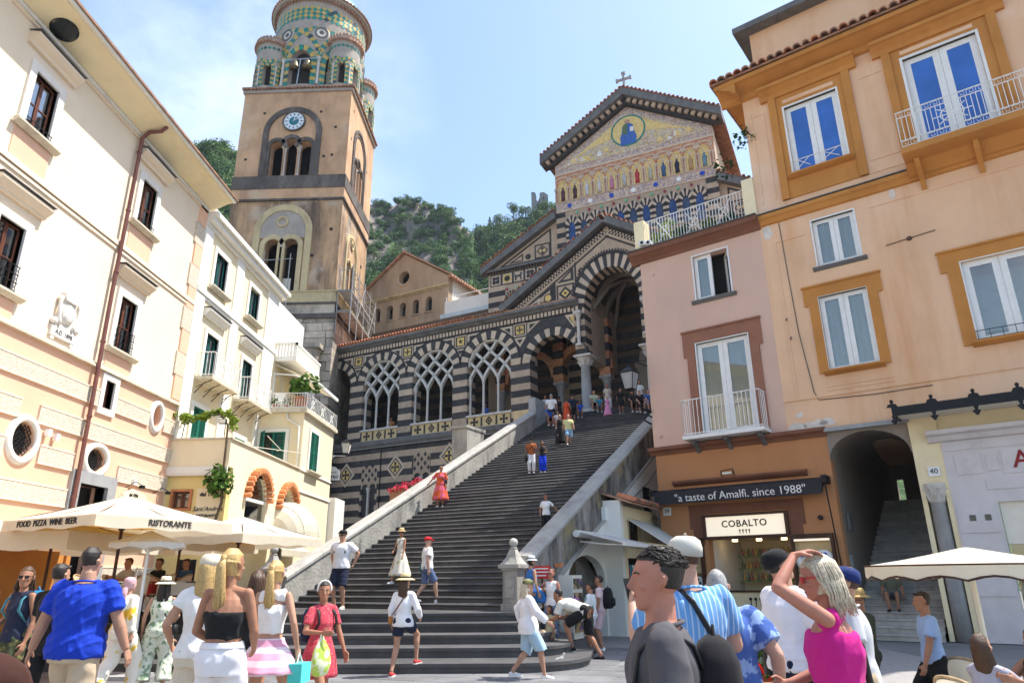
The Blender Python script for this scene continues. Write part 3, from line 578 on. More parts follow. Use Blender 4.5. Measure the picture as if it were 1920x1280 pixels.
# bells hung in the drum opening
m = MB().tube([(TCX-1.3, TCY-dr-.12, 39.75), (TCX+1.3, TCY-dr-.12, 39.85)], .05, 6).tube([(TCX-.1, TCY-dr-.12, 39.8), (TCX-.2, TCY-dr-.12, 37.5)], .04, 6); tw.p('bell_frame', m, 'galv')
for x in (-.5, .45): tw.p('bell', MB().lathe([(.42,0),(.36,.1),(.28,.35),(.24,.6),(.14,.72),(.05,.76),(0,.76)], 18, (TCX+x, TCY-dr-.1, 38.95)), 'bronze', smooth=True)
# scaffolding on the front and around the right-hand corner
sc_ = T('scaffold', 'galvanised tube scaffolding hung on the sunlit side of the bell tower', 'scaffold', W, (TX1+.6, 46, 18.6)); X0, X1 = TX1+.15, TX1+1.1
for y in (43., 44.7, 46.4, 48.1, 49.8):
    for x in (X0, X1): sc_.p('standard', MB().tube([(x, y, 17.2), (x, y, 22.2)], .035, 6), 'greystone')
    for z in (18.7, 20.2, 21.8): sc_.p('transom', MB().tube([(X0, y, z), (X1, y, z)], .03, 6), 'greystone')
for z in (18.7, 19.7, 20.2, 20.8, 21.8): sc_.p('ledger', MB().tube([(X1, 42.9, z), (X1, 50, z)], .03, 6), 'greystone')
for k, y in enumerate((43., 44.7, 46.4, 48.1)): sc_.p('brace', MB().tube([(X1, y, 18.7 if k % 2 else 21.8), (X1, y+1.7, 21.8 if k % 2 else 18.7)], .025, 6), 'greystone')
for z in (18.75, 20.25): sc_.p('deck', MB().box(X0, X1, 42.9, 49.9, z, z+.05), 'greystone')
s2 = T('scaffold', 'light scaffold frame standing in the paired belfry window', 'scaffold', W, (cx, TY0-.5, 18.6)); y = TY0-.35
for x in (-19.2, -18.6, -16.75): s2.p('standard', MB().tube([(x, y, 18.6 if x > -17 else 20), (x, y, 23.2 if x < -17 else 23)], .035, 6), 'greystone')
s2.p('ledger', MB().tube([(-19.3, y, 22.5), (-16.6, y, 22.6)], .03, 6), 'greystone'); s2.p('sheet', MB().box(-17.7, -16.9, TY0+.5, TY0+.55, 20.4, 21.5), 'offwhite')
# antique column standing against the tower foot
cb = T('antique_column', 'grey antique column with leafy capital against the foot of the bell tower', 'column', W, (-14.6, TY0-.55, 0))
cb.p('shaft', MB().lathe([(.42,0),(.42,9),(.4,14.6),(.44,14.7),(.4,14.8)], 18, (-14.6, TY0-.55, 0)), 'greystone', smooth=True)
cb.p('capital', MB().lathe([(.4,14.8),(.46,15.1),(.5,15.3),(.47,15.35),(.58,15.7),(.62,15.8),(.5,15.85)], 10, (-14.6, TY0-.55, 0)).box(-15.3,-13.9,TY0-1.2,TY0+.05,15.85,16.15), 'tower_stone')
# ---------------------------------------------------------------- church porch: arcade and portico (frame F)
FZ = 9.9; VY = 18.
po = T('church_porch', 'black and cream striped church porch with traceried arcade and tall open arch', 'porch', F, (-8, VY, FZ))
po.p('floor', MB().box(-25, 4, 17.85, 24, 9.4, FZ), 'greystone')
ARC = [(-23.62, 1.5, 13.7), (-19.55, 1.5, 13.7), (-15.5, 1.53, 13.7), (-11.44, 1.51, 13.7), (-7.2, 1.48, 13.2)]
m = MB(); hol = []
bot = [(-25.6, 13.2)]
for c, h, zs in ARC:
    R = h+.45
    bot += [(c-R, 13.2)]+[(c-R*math.cos(PI*k/16), zs+R*math.sin(PI*k/16)) for k in range(17)]+[(c+R, 13.2)]
# arches meet over the piers: keep the lower outline single valued
xs = []; lo = []
def low(x):
    z = 13.2
    for c, h, zs in ARC:
        R = h+.45
        if abs(x-c) < R: z = max(z, zs+math.sqrt(R*R-(x-c)**2))
    return z
for k in range(181): x = -25.1+k*(19.35)/180; xs.append((x, low(x)))
m.prism(xs+[(-5.75, 16.2), (-25.1, 16.2)], (0, VY+.03, 0), (1,0,0), (0,0,1), (0,.5,0)); sw = root(po.p('spandrel_wall', m, 'dark'))
for ai, (c, h, zs) in enumerate(ARC):
    nv_ = 17; nm = root(po.p('arch', MB().arcblock(c, zs, h+.5, h+.62, 0.02, PI-.02, VY-.02, VY+.3, 20), 'dark'))
    for k in range(nv_): po.p('voussoir', MB().arcblock(c, zs, h, h+.5, PI*k/nv_+.004, PI*(k+1)/nv_-.004, VY, VY+.62, 2), 'dark' if k % 2 == 0 else 'creamlight', nm)
    if ai == 0 or ai == 4: continue
    # white interlaced tracery
    tr = MB(); y0, y1 = VY+.16, VY+.40; step = 2*h/3; xs4 = [c-h+step*k for k in range(4)]; zc = 12.95
    def rib(pts, w_=.075):
        for (xa, za), (xb, zb) in zip(pts[:-1], pts[1:]):
            d = Vector((xb-xa, zb-za)); L_ = d.length; nx, nz2 = -d.y/L_*w_, d.x/L_*w_; tr.hexa([(x+sx*nx, y, z+sx*nz2) for y in (y0, y1) for x, z, sx in ((xa,za,1),(xb,zb,1),(xb,zb,-1),(xa,za,-1))])
    inside = lambda x, z: abs(x-c) <= h+.02 and (z < zs or (x-c)**2+(z-zs)**2 < (h+.04)**2)
    for x in xs4:
        for s in (-1, 1):
            for lift in (0, 1.06, 2.12):
                if lift and x not in (xs4[0], xs4[-1]): continue
                pts = []; q = 0
                while q < 3.2:
                    zz = zc+lift+q*1.1-(.12*math.exp(-q*4) if lift == 0 else 0)+.08*math.sin(q/step*PI); xx = x+s*q
                    if not inside(xx, zz): break
                    pts.append((xx, zz)); q += .1
                if len(pts) > 1: rib(pts)
    po.p('tracery', tr, 'whitestone'); m = MB().arcblock(c, zs, h-.1, h+.01, 0, PI, VY+.12, VY+.45, 20); po.p('arch_moulding', m, 'whitestone')
    cm = MB().box(-.11,.11,-.11,.11,0,.1).lathe([(.1,.1),(.075,.16),(.07,1.98),(.11,2.02),(.08,2.06),(.14,2.3),(.15,2.42)], 10).mesh('colonnette', 'whitestone')
    for q, x in enumerate(xs4):
        po.i('colonnette', cm, (x+(.08 if q == 0 else -.08 if q == 3 else 0), VY+.28, 10.66), sc=(1, 1, .96))
    # sill and inlaid parapet panel
    po.p('sill', MB().box(c-h-.02, c+h+.02, VY-.06, VY+.55, 10.56, 10.67), 'whitestone'); pn = root(po.p('parapet_panel', MB().box(c-h, c+h, VY+.05, VY+.4, FZ, 10.56), 'panel_yellow'))
    for q in (-1.0, -.34, .34, 1.0): po.p('bar', MB().box(c+q*h*.98-.05, c+q*h*.98+.05, VY+.02, VY+.06, FZ+.08, 10.5), 'dark', pn)
    for q in (-1, 0, 1):
        X, Z = c+q*h*.66, 10.25
        if q:
            mm = MB()
            for a in range(4):
                ca, sa = math.cos(a*PI/2), math.sin(a*PI/2); mm.prism([(X+ca*r-sa*w_, Z+sa*r+ca*w_) for r, w_ in ((.0,-.03),(.25,-.09),(.25,.09),(0,.03))], (0, VY+.025, 0), (1,0,0), (0,0,1), (0,.03,0))
            po.p('cross_inlay', mm, 'dark', pn)
        else:
            po.p('diamond_inlay', MB().prism([[(X-.24,Z),(X,Z-.26),(X+.24,Z),(X,Z+.26)], [(X-.14,Z),(X,Z-.15),(X+.14,Z),(X,Z+.15)]], (0, VY+.025, 0), (1,0,0), (0,0,1), (0,.03,0)).prism([(X-.08,Z),(X,Z-.09),(X+.08,Z),(X,Z+.09)], (0, VY+.025, 0), (1,0,0), (0,0,1), (0,.03,0)), 'dark', pn)
# striped piers
for x0, x1, zt in ((-22.12,-21.05,13.7), (-18.05,-17.03,13.7), (-13.97,-12.95,13.7), (-9.93,-8.68,13.7)):
    pr = root(po.p('pier', MB().box(x0+.05, x1-.05, VY+.05, VY+.9, FZ-.3, zt), 'dark')); n = 10; hh = (zt-FZ+.1)/n
    for k in range(n):
        j = random.uniform(-.006, .006); po.p('stone_course', MB().box(x0+j, x1+j, VY-.012+j, VY+.95, FZ-.1+k*hh+.004, FZ-.1+(k+1)*hh-.004), 'dark' if k % 2 == 0 else 'cream', pr)
# spandrel inlays: squares with stars and crosses, cream triangles
def tri(pts, mat='creamlight', par=None, y=VY+.012, inner=True):
    m = MB(); cx_ = sum(p[0] for p in pts)/3; cz_ = sum(p[1] for p in pts)/3
    if inner: m.prism([pts, [(cx_+(p[0]-cx_)*.5, cz_+(p[1]-cz_)*.5) for p in pts]], (0,y,0), (1,0,0), (0,0,1), (0,.03,0))
    else: m.prism(pts, (0,y,0), (1,0,0), (0,0,1), (0,.03,0))
    po.p('triangle_inlay', m, mat, par or sw)
for k, c in enumerate((-21.6, -17.52, -13.46, -9.32)):
    po.p('inlay_frame', MB().prism([rect(c-.42, c+.42, 15.02, 15.78), rect(c-.36, c+.36, 15.08, 15.72)], (0,VY+.012,0), (1,0,0), (0,0,1), (0,.03,0)), 'creamlight', sw)
    po.p('inlay_tile', MB().box(c-.25, c+.25, VY+.008, VY+.04, 15.15, 15.65), 'inlay_yellow', sw); m = MB(); na = 5 if k % 2 == 0 else 4
    for a in range(na):
        an = PI/2+a*2*PI/na; ca, sa = math.cos(an), math.sin(an); m.prism([(c+ca*r-sa*w_, 15.4+sa*r+ca*w_) for r, w_ in (((0,-.07),(.19,0),(0,.07)) if na == 5 else ((0,-.02),(.19,-.07),(.19,.07),(0,.02)))], (0,VY-.002,0), (1,0,0), (0,0,1), (0,.02,0))
    po.p('star_inlay', m, 'dark', sw)
    for s in (-1, 1): tri([(c+s*.5, 15.75), (c+s*1.35, 15.75), (c+s*.5, 15.1)])
    tri([(c-.42, 14.92), (c+.42, 14.92), (c, 14.35)])
# frieze of upright bars, cornice and tiled eave
fz = root(po.p('frieze', MB().box(-25.1, -5.3, VY-.03, VY+.5, 15.84, 16.2), 'dark'))
bar = MB().box(-.075, .075, -.03, .02, 0, .26).mesh('frieze_bar', 'creamlight')
for k in range(74): po.i('frieze_bar', bar, (-23.5+k*.245, VY-.03, 15.89), fz)
po.p('cornice', MB().prism([(0,16.2),(-.12,16.2),(-.3,16.34),(-.42,16.36),(-.42,16.5),(.6,16.62)], (-25.1, VY, 0), (0,1,0), (0,0,1), (19.6,0,0)), 'darkgrey')
m = MB(); L2 = .62; 
for a in range(7):
    pass
m.loft([[(.11*math.cos(PI*k/6), y, .11*math.sin(PI*k/6)*1.1) for k in range(7)]+[(.085*math.cos(PI*k/6), y, .085*math.sin(PI*k/6)*1.05-.005) for k in range(6, -1, -1)] for y in (0, L2)]); tile_me = m.mesh('roof_tile', 'terracotta'); tile_old = m.mesh('roof_tile', 'tile_old')
rf = root(po.p('roof', MB().hexa([(-25.1,VY-.4,16.52),(-5.6,VY-.4,16.52),(-5.6,23.2,18.6),(-25.1,23.2,18.6),(-25.1,VY-.4,16.6),(-5.6,VY-.4,16.6),(-5.6,23.2,18.7),(-25.1,23.2,18.7)]), 'tile_old'))
for k in range(64): po.i('roof_tile', tile_me if k < 54 else tile_old, (-24.8+k*.235, VY-.5+random.uniform(-.02,.02), 16.57), rf, (R_(21), 0, random.uniform(-.04,.04)))
# portico front with gable
PC = -3.55; pts = [(-5.8, 13.25), (PC-1.65, 13.25)]+[(PC-1.65*math.cos(PI*k/20), 16.+1.65*1.3*math.sin(PI*k/20)) for k in range(21)]+[(PC+1.65, 13.25), (-1.3, 13.25), (-1.3, 16.45), (2.8, 16.45), (-3.6, 20.55), (-10.0, 16.45), (-5.8, 16.45)]
pf = root(po.p('portico_front', MB().prism(pts, (0, VY, 0), (1,0,0), (0,0,1), (0,.9,0)), 'cream')); po.p('portico_side', MB().box(-5.8, -5.2, VY+.9, 23.2, 13.25, 19).box(-1.9, -1.3, VY+.9, 23.2, 9.9, 19), 'cream')
n = 27; ba = root(po.p('great_arch', MB().arcblock(PC, 16., 2.28, 2.42, .02, PI-.02, VY-.07, VY+.1, 26, 1, 1.27), 'dark'))
for k in range(n): po.p('voussoir', MB().arcblock(PC, 16., 1.63, 2.28, PI*k/n+.004, PI*(k+1)/n-.004, VY-.03, VY+.93, 1, 1, 1.29), 'dark' if k % 2 == 0 else 'creamlight', ba)
m = MB()
for k in range(46):
    a = PI*(k+.5)/46; m.box(PC+2.5*math.cos(a)-.035, PC+2.5*math.cos(a)+.035, VY-.05, VY, 16+2.5*1.26*math.sin(a)-.04, 16+2.5*1.26*math.sin(a)+.04)
po.p('bead_moulding', m, 'dark', ba)
for s in (-1, 1):
    for k in range(8):
        x = PC+s*1.63; x2 = PC+s*2.24; po.p('stone_course', MB().box(min(x,x2), max(x,x2), VY-.02, VY+.93, 13.25+k*.342+.004, 13.25+(k+1)*.342-.004), 'dark' if k % 2 == 0 else 'cream', pf)
colb = [(.36,0),(.36,.3),(.33,.34),(.36,.42),(.3,.5),(.275,.56),(.28,1.6),(.25,2.72),(.29,2.76),(.25,2.8)]
for x in (-5.42, -1.65):
    ce = root(po.p('great_column', MB().lathe(colb, 20, (x, VY+.4, FZ)), 'greystone' if x < -3 else 'whitestone', smooth=True)); po.p('pedestal', MB().box(x-.42, x+.42, VY-.02, VY+.82, FZ, FZ+.28), 'whitestone', ce)
    m = MB().lathe([(.25,2.8),(.3,2.9),(.36,3.0),(.33,3.02),(.45,3.17),(.42,3.2),(.5,3.25)], 12, (x, VY+.4, FZ)); m.box(x-.5, x+.5, VY-.1, VY+.9, FZ+3.25, FZ+3.36)
    for k in range(8): a = k*PI/4+.2; m.tube([(x+.26*math.cos(a), VY+.4+.26*math.sin(a), FZ+2.82), (x+.38*math.cos(a), VY+.4+.38*math.sin(a), FZ+3.05), (x+.48*math.cos(a), VY+.4+.48*math.sin(a), FZ+3.0)], [.07,.06,.03], 5)
    po.p('capital', m, 'whitestone', ce)
for x in (-5.5, -1.6): po.p('colonnette', MB().box(x-.16,x+.16,VY-.32,VY,13.72,13.84).lathe([(.12,13.84),(.09,13.92),(.09,15.2),(.13,15.26),(.1,15.3),(.19,15.6)], 10, (x, VY-.16, 0)).box(x-.22,x+.22,VY-.38,VY,15.6,15.74), 'whitestone')
# gable: raking cornice, beads, inlays
def rake(x0, z0, x1, z1, t0, t1, y0, y1): # strip parallel to the line, offsets perpendicular
    d = Vector((x1-x0, z1-z0)).normalized(); nx, nz2 = (-d.y, d.x) if d.x > 0 else (d.y, -d.x)
    return MB().hexa([(x+t*nx, y, z+t*nz2) for y in (y0, y1) for x, z, t in ((x0,z0,t0),(x1,z1,t0),(x1,z1,t1),(x0,z0,t1))])
for (x0, x1) in ((-10.3, -3.6), (3.1, -3.6)):
    z0, z1 = 16.55, 20.75
    rk = root(po.p('raking_cornice', rake(x0, z0, x1, z1, .0, .42, VY-.5, VY+.6), 'darkgrey')); po.p('cornice_bed', rake(x0, z0, x1, z1, -.1, .0, VY-.22, VY+.3), 'dark', rk)
    for (t0, t1, y, mt, dash) in ((-.42, -.12, .03, 'dark', 0), (-.4, -.28, .045, 'creamlight', 1), (-.26, -.14, .045, 'creamlight', 2), (-.52, -.43, .03, 'creamlight', 0), (-.68, -.58, .02, 'dark', 0)):
        if not dash: po.p('rake_band', rake(x0, z0, x1, z1, t0, t1, VY-y, VY+.02), mt, rk)
        else:
            mm = MB(); L_ = 38
            for k in range(L_):
                f0, f1 = (k+(.5 if dash == 2 else 0))/L_, (k+.5+(.5 if dash == 2 else 0))/L_
                q = rake(x0+(x1-x0)*f0, z0+(z1-z0)*f0, x0+(x1-x0)*f1, z0+(z1-z0)*f1, t0, t1, VY-y, VY+.02); mm.add(q.v, q.f)
            po.p('chequer_band', mm, mt, rk)
    for k in range(24):
        f = (k+.5)/24; po.i('roof_tile', tile_me if k % 3 else tile_old, (x0+(x1-x0)*f, VY-.55, z0+(z1-z0)*f+.48), rk, (0, R_(-32) if x1 > x0 else R_(32), 0))
po.pb('gable_base_cornice', ((-10.3, -5.9, VY-.25, VY+.1, 16.3, 16.5), (-1.2, 3, VY-.25, VY+.1, 16.3, 16.5)), 'dark')
po.p('portico_roof', MB().prism([(-10.3,16.9),(-3.6,21.1),(3.1,16.9),(3.1,17.0),(-3.6,21.2),(-10.3,17.0)], (0,VY+.1,0), (1,0,0), (0,0,1), (0,5.2,0)), 'tile_old')
tri([(-9.1,16.62),(-6.9,16.62),(-6.9,17.95)], 'dark', pf, VY-.01); tri([(-8.8,16.66),(-7.95,16.66),(-7.95,17.15)], 'creamlight', pf, VY-.022)
po.p('inlay_frame', MB().prism([rect(-6.85,-5.75,16.55,17.65), rect(-6.75,-5.85,16.65,17.55)], (0,VY-.012,0), (1,0,0), (0,0,1), (0,.03,0)), 'dark', pf)
X, Z = -6.3, 17.1; po.p('diamond_inlay', MB().prism([[(X-.42,Z),(X,Z-.42),(X+.42,Z),(X,Z+.42)], [(X-.25,Z),(X,Z-.25),(X+.25,Z),(X,Z+.25)]], (0,VY-.014,0), (1,0,0), (0,0,1), (0,.03,0)).prism([(X-.1,Z),(X,Z-.1),(X+.1,Z),(X,Z+.1)], (0,VY-.02,0), (1,0,0), (0,0,1), (0,.03,0)), 'dark', pf); po.p('diamond_field', MB().prism([(X-.25,Z),(X,Z-.25),(X+.25,Z),(X,Z+.25)], (0,VY-.008,0), (1,0,0), (0,0,1), (0,.03,0)), 'inlay_yellow', pf)
po.p('disc_inlay', MB().lathe([(0,.02),(.28,.02),(.28,-.01)], 20, (-7.4, VY-.01, 17.0), 'y'), 'dark', pf); po.p('disc_inlay', MB().lathe([(.1,.03),(.2,.03),(.2,-.01),(.1,-.01)], 20, (-7.4, VY-.01, 17.0), 'y'), 'inlay_yellow', pf)
tri([(-6.8,17.8),(-5.75,17.8),(-5.75,18.6)], 'dark', pf, VY-.012)
po.p('inlay_frame', MB().prism([(-5.68,16.6),(-5.58,16.6),(-5.58,18.95),(-5.68,18.9)], (0,VY-.012,0), (1,0,0), (0,0,1), (0,.03,0)), 'dark', pf)
po.p('hook_inlay', MB().arcblock(-5.25, 18.25, .1, .2, PI*.2, PI*1.6, VY-.02, VY+.01, 8), 'dark', pf)
tri([(-6.4, 15.75), (-5.75, 15.75), (-5.85, 14.9)], 'creamlight', sw); po.p('inlay_tile', MB().prism([(-6.1,15.6),(-5.8,15.6),(-5.9,15.2)], (0,VY-.01,0), (1,0,0), (0,0,1), (0,.03,0)), 'inlay_yellow', sw)
# porch interior: vaults, striped back wall, inner columns and door
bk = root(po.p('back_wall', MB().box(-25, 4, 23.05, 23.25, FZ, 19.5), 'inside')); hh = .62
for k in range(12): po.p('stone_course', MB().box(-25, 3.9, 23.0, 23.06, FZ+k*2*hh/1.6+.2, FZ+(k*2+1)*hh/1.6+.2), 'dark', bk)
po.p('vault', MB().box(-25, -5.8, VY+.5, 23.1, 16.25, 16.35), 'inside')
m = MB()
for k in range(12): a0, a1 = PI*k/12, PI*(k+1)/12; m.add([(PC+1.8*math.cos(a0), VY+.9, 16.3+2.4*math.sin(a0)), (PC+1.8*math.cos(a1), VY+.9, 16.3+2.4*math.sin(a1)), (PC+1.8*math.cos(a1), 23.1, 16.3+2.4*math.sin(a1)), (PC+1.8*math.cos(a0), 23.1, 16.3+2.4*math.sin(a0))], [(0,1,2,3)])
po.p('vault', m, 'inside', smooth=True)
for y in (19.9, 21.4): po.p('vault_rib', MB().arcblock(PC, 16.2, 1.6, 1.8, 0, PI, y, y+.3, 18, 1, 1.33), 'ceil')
m = MB(); 
for s in (-1, 1): m.tube([(PC-s*1.6, 19.2, 16.3), (PC-s*.9, 20.2, 17.9), (PC, 21, 18.5), (PC+s*.9, 21.8, 17.9), (PC+s*1.6, 22.8, 16.3)], .12, 6)
po.p('vault_rib', m, 'ceil')
for x, y in ((-8.3, 21.3), (-5.3, 21.3), (-12.4, 21.3), (-2.0, 22.2)):
    c_ = root(po.p('inner_column', MB().lathe([(.3,0),(.22,.2),(.2,2.3),(.24,2.35),(.2,2.4),(.34,2.75)], 14, (x, y, FZ)).box(x-.36,x+.36,y-.36,y+.36,FZ+2.75,FZ+2.9), 'greystone', smooth=False))
    for k in range(7): po.p('stone_course', MB().box(x-.33, x+.33, y-.33, y+.33, FZ+2.9+k*.5, FZ+3.38+k*.5), 'dark' if k % 2 else 'mos_orange', c_)
for c in (-10.35, -6.8): po.p('inner_arch', MB().arcblock(c, 13.2, 1.5, 1.95, 0, PI, 21.1, 21.6, 16), 'mos_orange')
dr_ = root(po.p('bronze_door', MB().box(-3.3, -1.2, 22.9, 23.0, FZ, 13.2), 'teal_paint')); po.p('door_frame', MB().box(-3.9,-3.3,22.7,23.05,FZ,13.4).box(-1.2,-.6,22.7,23.05,FZ,13.4).box(-4,-.5,22.65,23.05,13.4,13.8), 'ceil', dr_)
po.p('lunette', MB().prism([(-2.25+1.1*math.cos(PI*k/14), 13.85+1.1*math.sin(PI*k/14)) for k in range(15)], (0,22.95,0), (1,0,0), (0,0,1), (0,.05,0)), 'mos_gold', dr_); po.p('lunette_figure', MB().prism([(-2.6,13.86),(-1.9,13.86),(-2.0,14.4),(-2.25,14.7),(-2.5,14.4)], (0,22.9,0), (1,0,0), (0,0,1), (0,.05,0)), 'cerblue', dr_)
po.p('lunette_arch', MB().arcblock(-2.25, 13.85, 1.1, 1.5, 0, PI, 22.7, 23.05, 14), 'ceil', dr_)
# lower wall under the arcade: striped stones, lozenges, paired windows
lw = T('church_terrace_wall', 'striped black and cream wall with lozenges and paired windows under the arcade', 'wall', F, (-15, VY, 0)); cw = root(lw.p('core', MB().box(-24.5, -7, VY+.05, VY+1, 0, 9.45), 'dark'))
lw.p('ledge', MB().prism([(.1,9.4),(-.12,9.4),(-.28,9.62),(-.28,9.85),(.1,9.85)], (-24.5, VY, 0), (0,1,0), (0,0,1), (17.3,0,0)), 'darkgrey')
WN = ((-20.1, 7.5), (-16.1, 7.9), (-12.2, 8.2)); z = 3.4; r_ = 0
while z < 9.3:
    h = .38; x = -24.2+random.random(); 
    while x < -7.4:
        wd = random.uniform(.8, 1.6); x1 = min(x+wd, -7.3); zmin = 5.0 if x < -17 else 6.4 if x < -13.5 else 7.6
        if z > zmin-.5:
            segs = [(x, x1)]
            for wx, wt in WN:
                if wt-2.6 < z < wt+.75: segs = [(a, b) for s0, s1 in segs for a, b in ((s0, min(s1, wx-.62)), (max(s0, wx+.62), s1)) if b-a > .12]
            for s0, s1 in segs: lw.p('stone', MB().box(s0+.006, s1-.006, VY-random.uniform(.0,.012), VY+.2, z+.005, min(z+h, 9.38)-.005), 'dark' if r_ % 2 else 'cream', cw)
        x = x1 if x1 < -7.35 else 0
    z += h; r_ += 1
for wx, wt in WN:
    wi = root(lw.p('paired_window', MB().prism([rect(wx-.62, wx+.62, wt-2.6, wt+1.05), archloop(wx-.31, .46, wt-2.3, wt-.5, point=.4), archloop(wx+.31, .46, wt-2.3, wt-.5, point=.4)], (0,VY,0), (1,0,0), (0,0,1), (0,.3,0)), 'cream')); lw.p('opening', MB().box(wx-.6, wx+.6, VY+.28, VY+.32, wt-2.6, wt+.5), 'inside_dark', wi)
    lw.p('colonnette', MB().box(wx-.14,wx+.14,VY-.14,VY+.1,wt-2.5,wt-2.3).lathe([(.11,wt-2.3),(.075,wt-2.2),(.075,wt-.85),(.12,wt-.7),(.16,wt-.5)], 9, (wx, VY-.02, 0)), 'whitestone', wi); mm = MB()
    for q in range(4):
        for i_ in range(5):
            if (q+i_) % 2: continue
            X, Z = wx-.5+i_*.25, wt+.0+q*.27; mm.prism([(X-.12,Z),(X,Z-.16),(X+.12,Z),(X,Z+.16)], (0,VY-.012,0), (1,0,0), (0,0,1), (0,.02,0))
    lw.p('lozenge_pattern', mm, 'dark', wi)
    for s in (-1, 1):
        for k in range(6): lw.p('jamb_stone', MB().box(wx+s*.6-.08, wx+s*.6+.08, VY-.016, VY+.1, wt-2.6+k*.34, wt-2.6+(k+1)*.34-.01), 'dark' if k % 2 else 'cream', wi)
for X, Z in ((-22.0, 7.9), (-18.05, 8.1), (-14.1, 8.45)):
    lo_ = root(lw.p('lozenge', MB().prism([(X-.72,Z),(X,Z-.78),(X+.72,Z),(X,Z+.78)], (0,VY-.03,0), (1,0,0), (0,0,1), (0,.1,0)), 'creamlight')); lw.p('lozenge_border', MB().prism([[(X-.52,Z),(X,Z-.56),(X+.52,Z),(X,Z+.56)], [(X-.44,Z),(X,Z-.47),(X+.44,Z),(X,Z+.47)]], (0,VY-.04,0), (1,0,0), (0,0,1), (0,.05,0)), 'dark', lo_)
    lw.p('disc_inlay', MB().lathe([(0,.04),(.33,.04),(.33,0)], 18, (X, VY, Z), 'y'), 'inlay_yellow', lo_); mm = MB()
    for a in range(4): ca, sa = math.cos(a*PI/2), math.sin(a*PI/2); mm.prism([(X+ca*r-sa*w_, Z+sa*r+ca*w_) for r, w_ in ((.0,-.03),(.3,-.09),(.3,.09),(0,.03))], (0,VY-.055,0), (1,0,0), (0,0,1), (0,.03,0))
    lw.p('cross_inlay', mm, 'dark', lo_)
lw.p('plinth_panel', MB().box(-19.6, -16.2, VY-.5, VY-.1, 3.2, 5.3), 'marble_frame')
for x in (-23.2, -19.2): lw.p('rain_pipe', MB().tube([(x, VY-.06, 5), (x, VY-.06, 9.2)], .03, 6), 'iron')
dq = root(lw.p('low_door', MB().prism(archloop(-22.3, .9, 2.0, 4.4), (0,VY-.03,0), (1,0,0), (0,0,1), (0,.05,0)), 'inside_dark'))
# ---------------------------------------------------------------- church front (frame N)
ch = T('church', 'church front with gold mosaic gable, row of saints and striped pointed windows', 'church', N, (0, 2, 9.9))
cr = root(ch.p('front_wall', MB().prism([(-5.4,12),(5.5,12),(5.5,29.2),(0,32.4),(-5.4,29.2)], (0,0,0), (1,0,0), (0,0,1), (0,1,0)), 'cream')); ch.p('nave', MB().prism([(-5.3,12),(5.4,12),(5.4,29.5),(0,32.7),(-5.3,29.5)], (0,1,0), (1,0,0), (0,0,1), (0,30,0)), 'nave_plaster')
def nband(name, z0, z1, mat, y=.02, x0=-5.4, x1=5.5): return ch.p(name, MB().box(x0, x1, -y, .01, z0, z1), mat, cr)
for s in (-1, 1):
    rk = root(ch.p('raking_cornice', MB().prism([(s*6.25,29.75),(0,33.5),(0,32.95),(s*6.25,29.2)], (0,-.75,0), (1,0,0), (0,0,1), (0,1.2,0)), 'darkgrey')); ch.p('cornice_bed', MB().prism([(s*6.1,29.12),(0,32.8),(0,32.4),(s*5.45,29.12)], (0,-.3,0), (1,0,0), (0,0,1), (0,.5,0)), 'dark', rk)
    mo = MB().box(-.13,.13,-.2,0,-.14,.14).mesh('modillion', 'cream')
    for k in range(14): f = (k+.7)/14.5; ch.i('modillion', mo, (s*6.05*(1-f), -.3, 29.2+3.55*f), rk, (0, s*R_(31), 0))
    for k in range(23): f = (k+.5)/23; ch.i('roof_tile', tile_me if k % 4 else tile_old, (s*6.25*(1-f), -.82, 29.82+3.75*f), rk, (0, s*R_(31), 0))
ch.p('roof', MB().prism([(-6.25,29.8),(0,33.55),(6.25,29.8),(6.25,29.9),(0,33.68),(-6.25,29.9)], (0,-.7,0), (1,0,0), (0,0,1), (0,32,0)), 'tile_old')
# gable mosaic: border, pale multitude on gold, enthroned robed figure in a ring
ch.p('mosaic_border', MB().prism([(-5.35,28.42),(5.45,28.42),(5.45,29.1),(0,32.3),(-5.35,29.1)], (0,-.02,0), (1,0,0), (0,0,1), (0,.03,0)), 'mos_band', cr)
gm = root(ch.p('gable_mosaic', MB().prism([(-4.8,28.8),(4.9,28.8),(4.9,29.0),(0,31.85),(-4.8,29.0)], (0,-.04,0), (1,0,0), (0,0,1), (0,.03,0)), 'mos_scene', cr))
for s in (-1, 1): ch.p('gold_ground', MB().prism([(s*1.2,30.1),(s*2.9,29.75),(s*4.3,29.15),(s*2.9,29.98),(s*1.1,31.05)], (0,-.055,0), (1,0,0), (0,0,1), (0,.03,0)), 'mos_gold', cr)
ch.p('gold_disc', MB().lathe([(0,.07),(1.12,.07),(1.12,.03)], 36, (.05, 0, 30.42), 'y'), 'mos_gold', cr); ch.p('halo_ring', MB().lathe([(1.1,.05),(1.1,.09),(1.2,.09),(1.2,.05)], 36, (.05, 0, 30.42), 'y'), 'tile_green', cr)
mk('robeblue', (.05,.13,.4), .6, .3, 9, .2, 30); mk('robegreen', (.1,.16,.08), .6, .3, 9, .2, 30); mk('figskin', (.45,.28,.18), .6, .1, 9, 0); mk('figwhite', (.7,.68,.65), .6, .1, 9, .1)
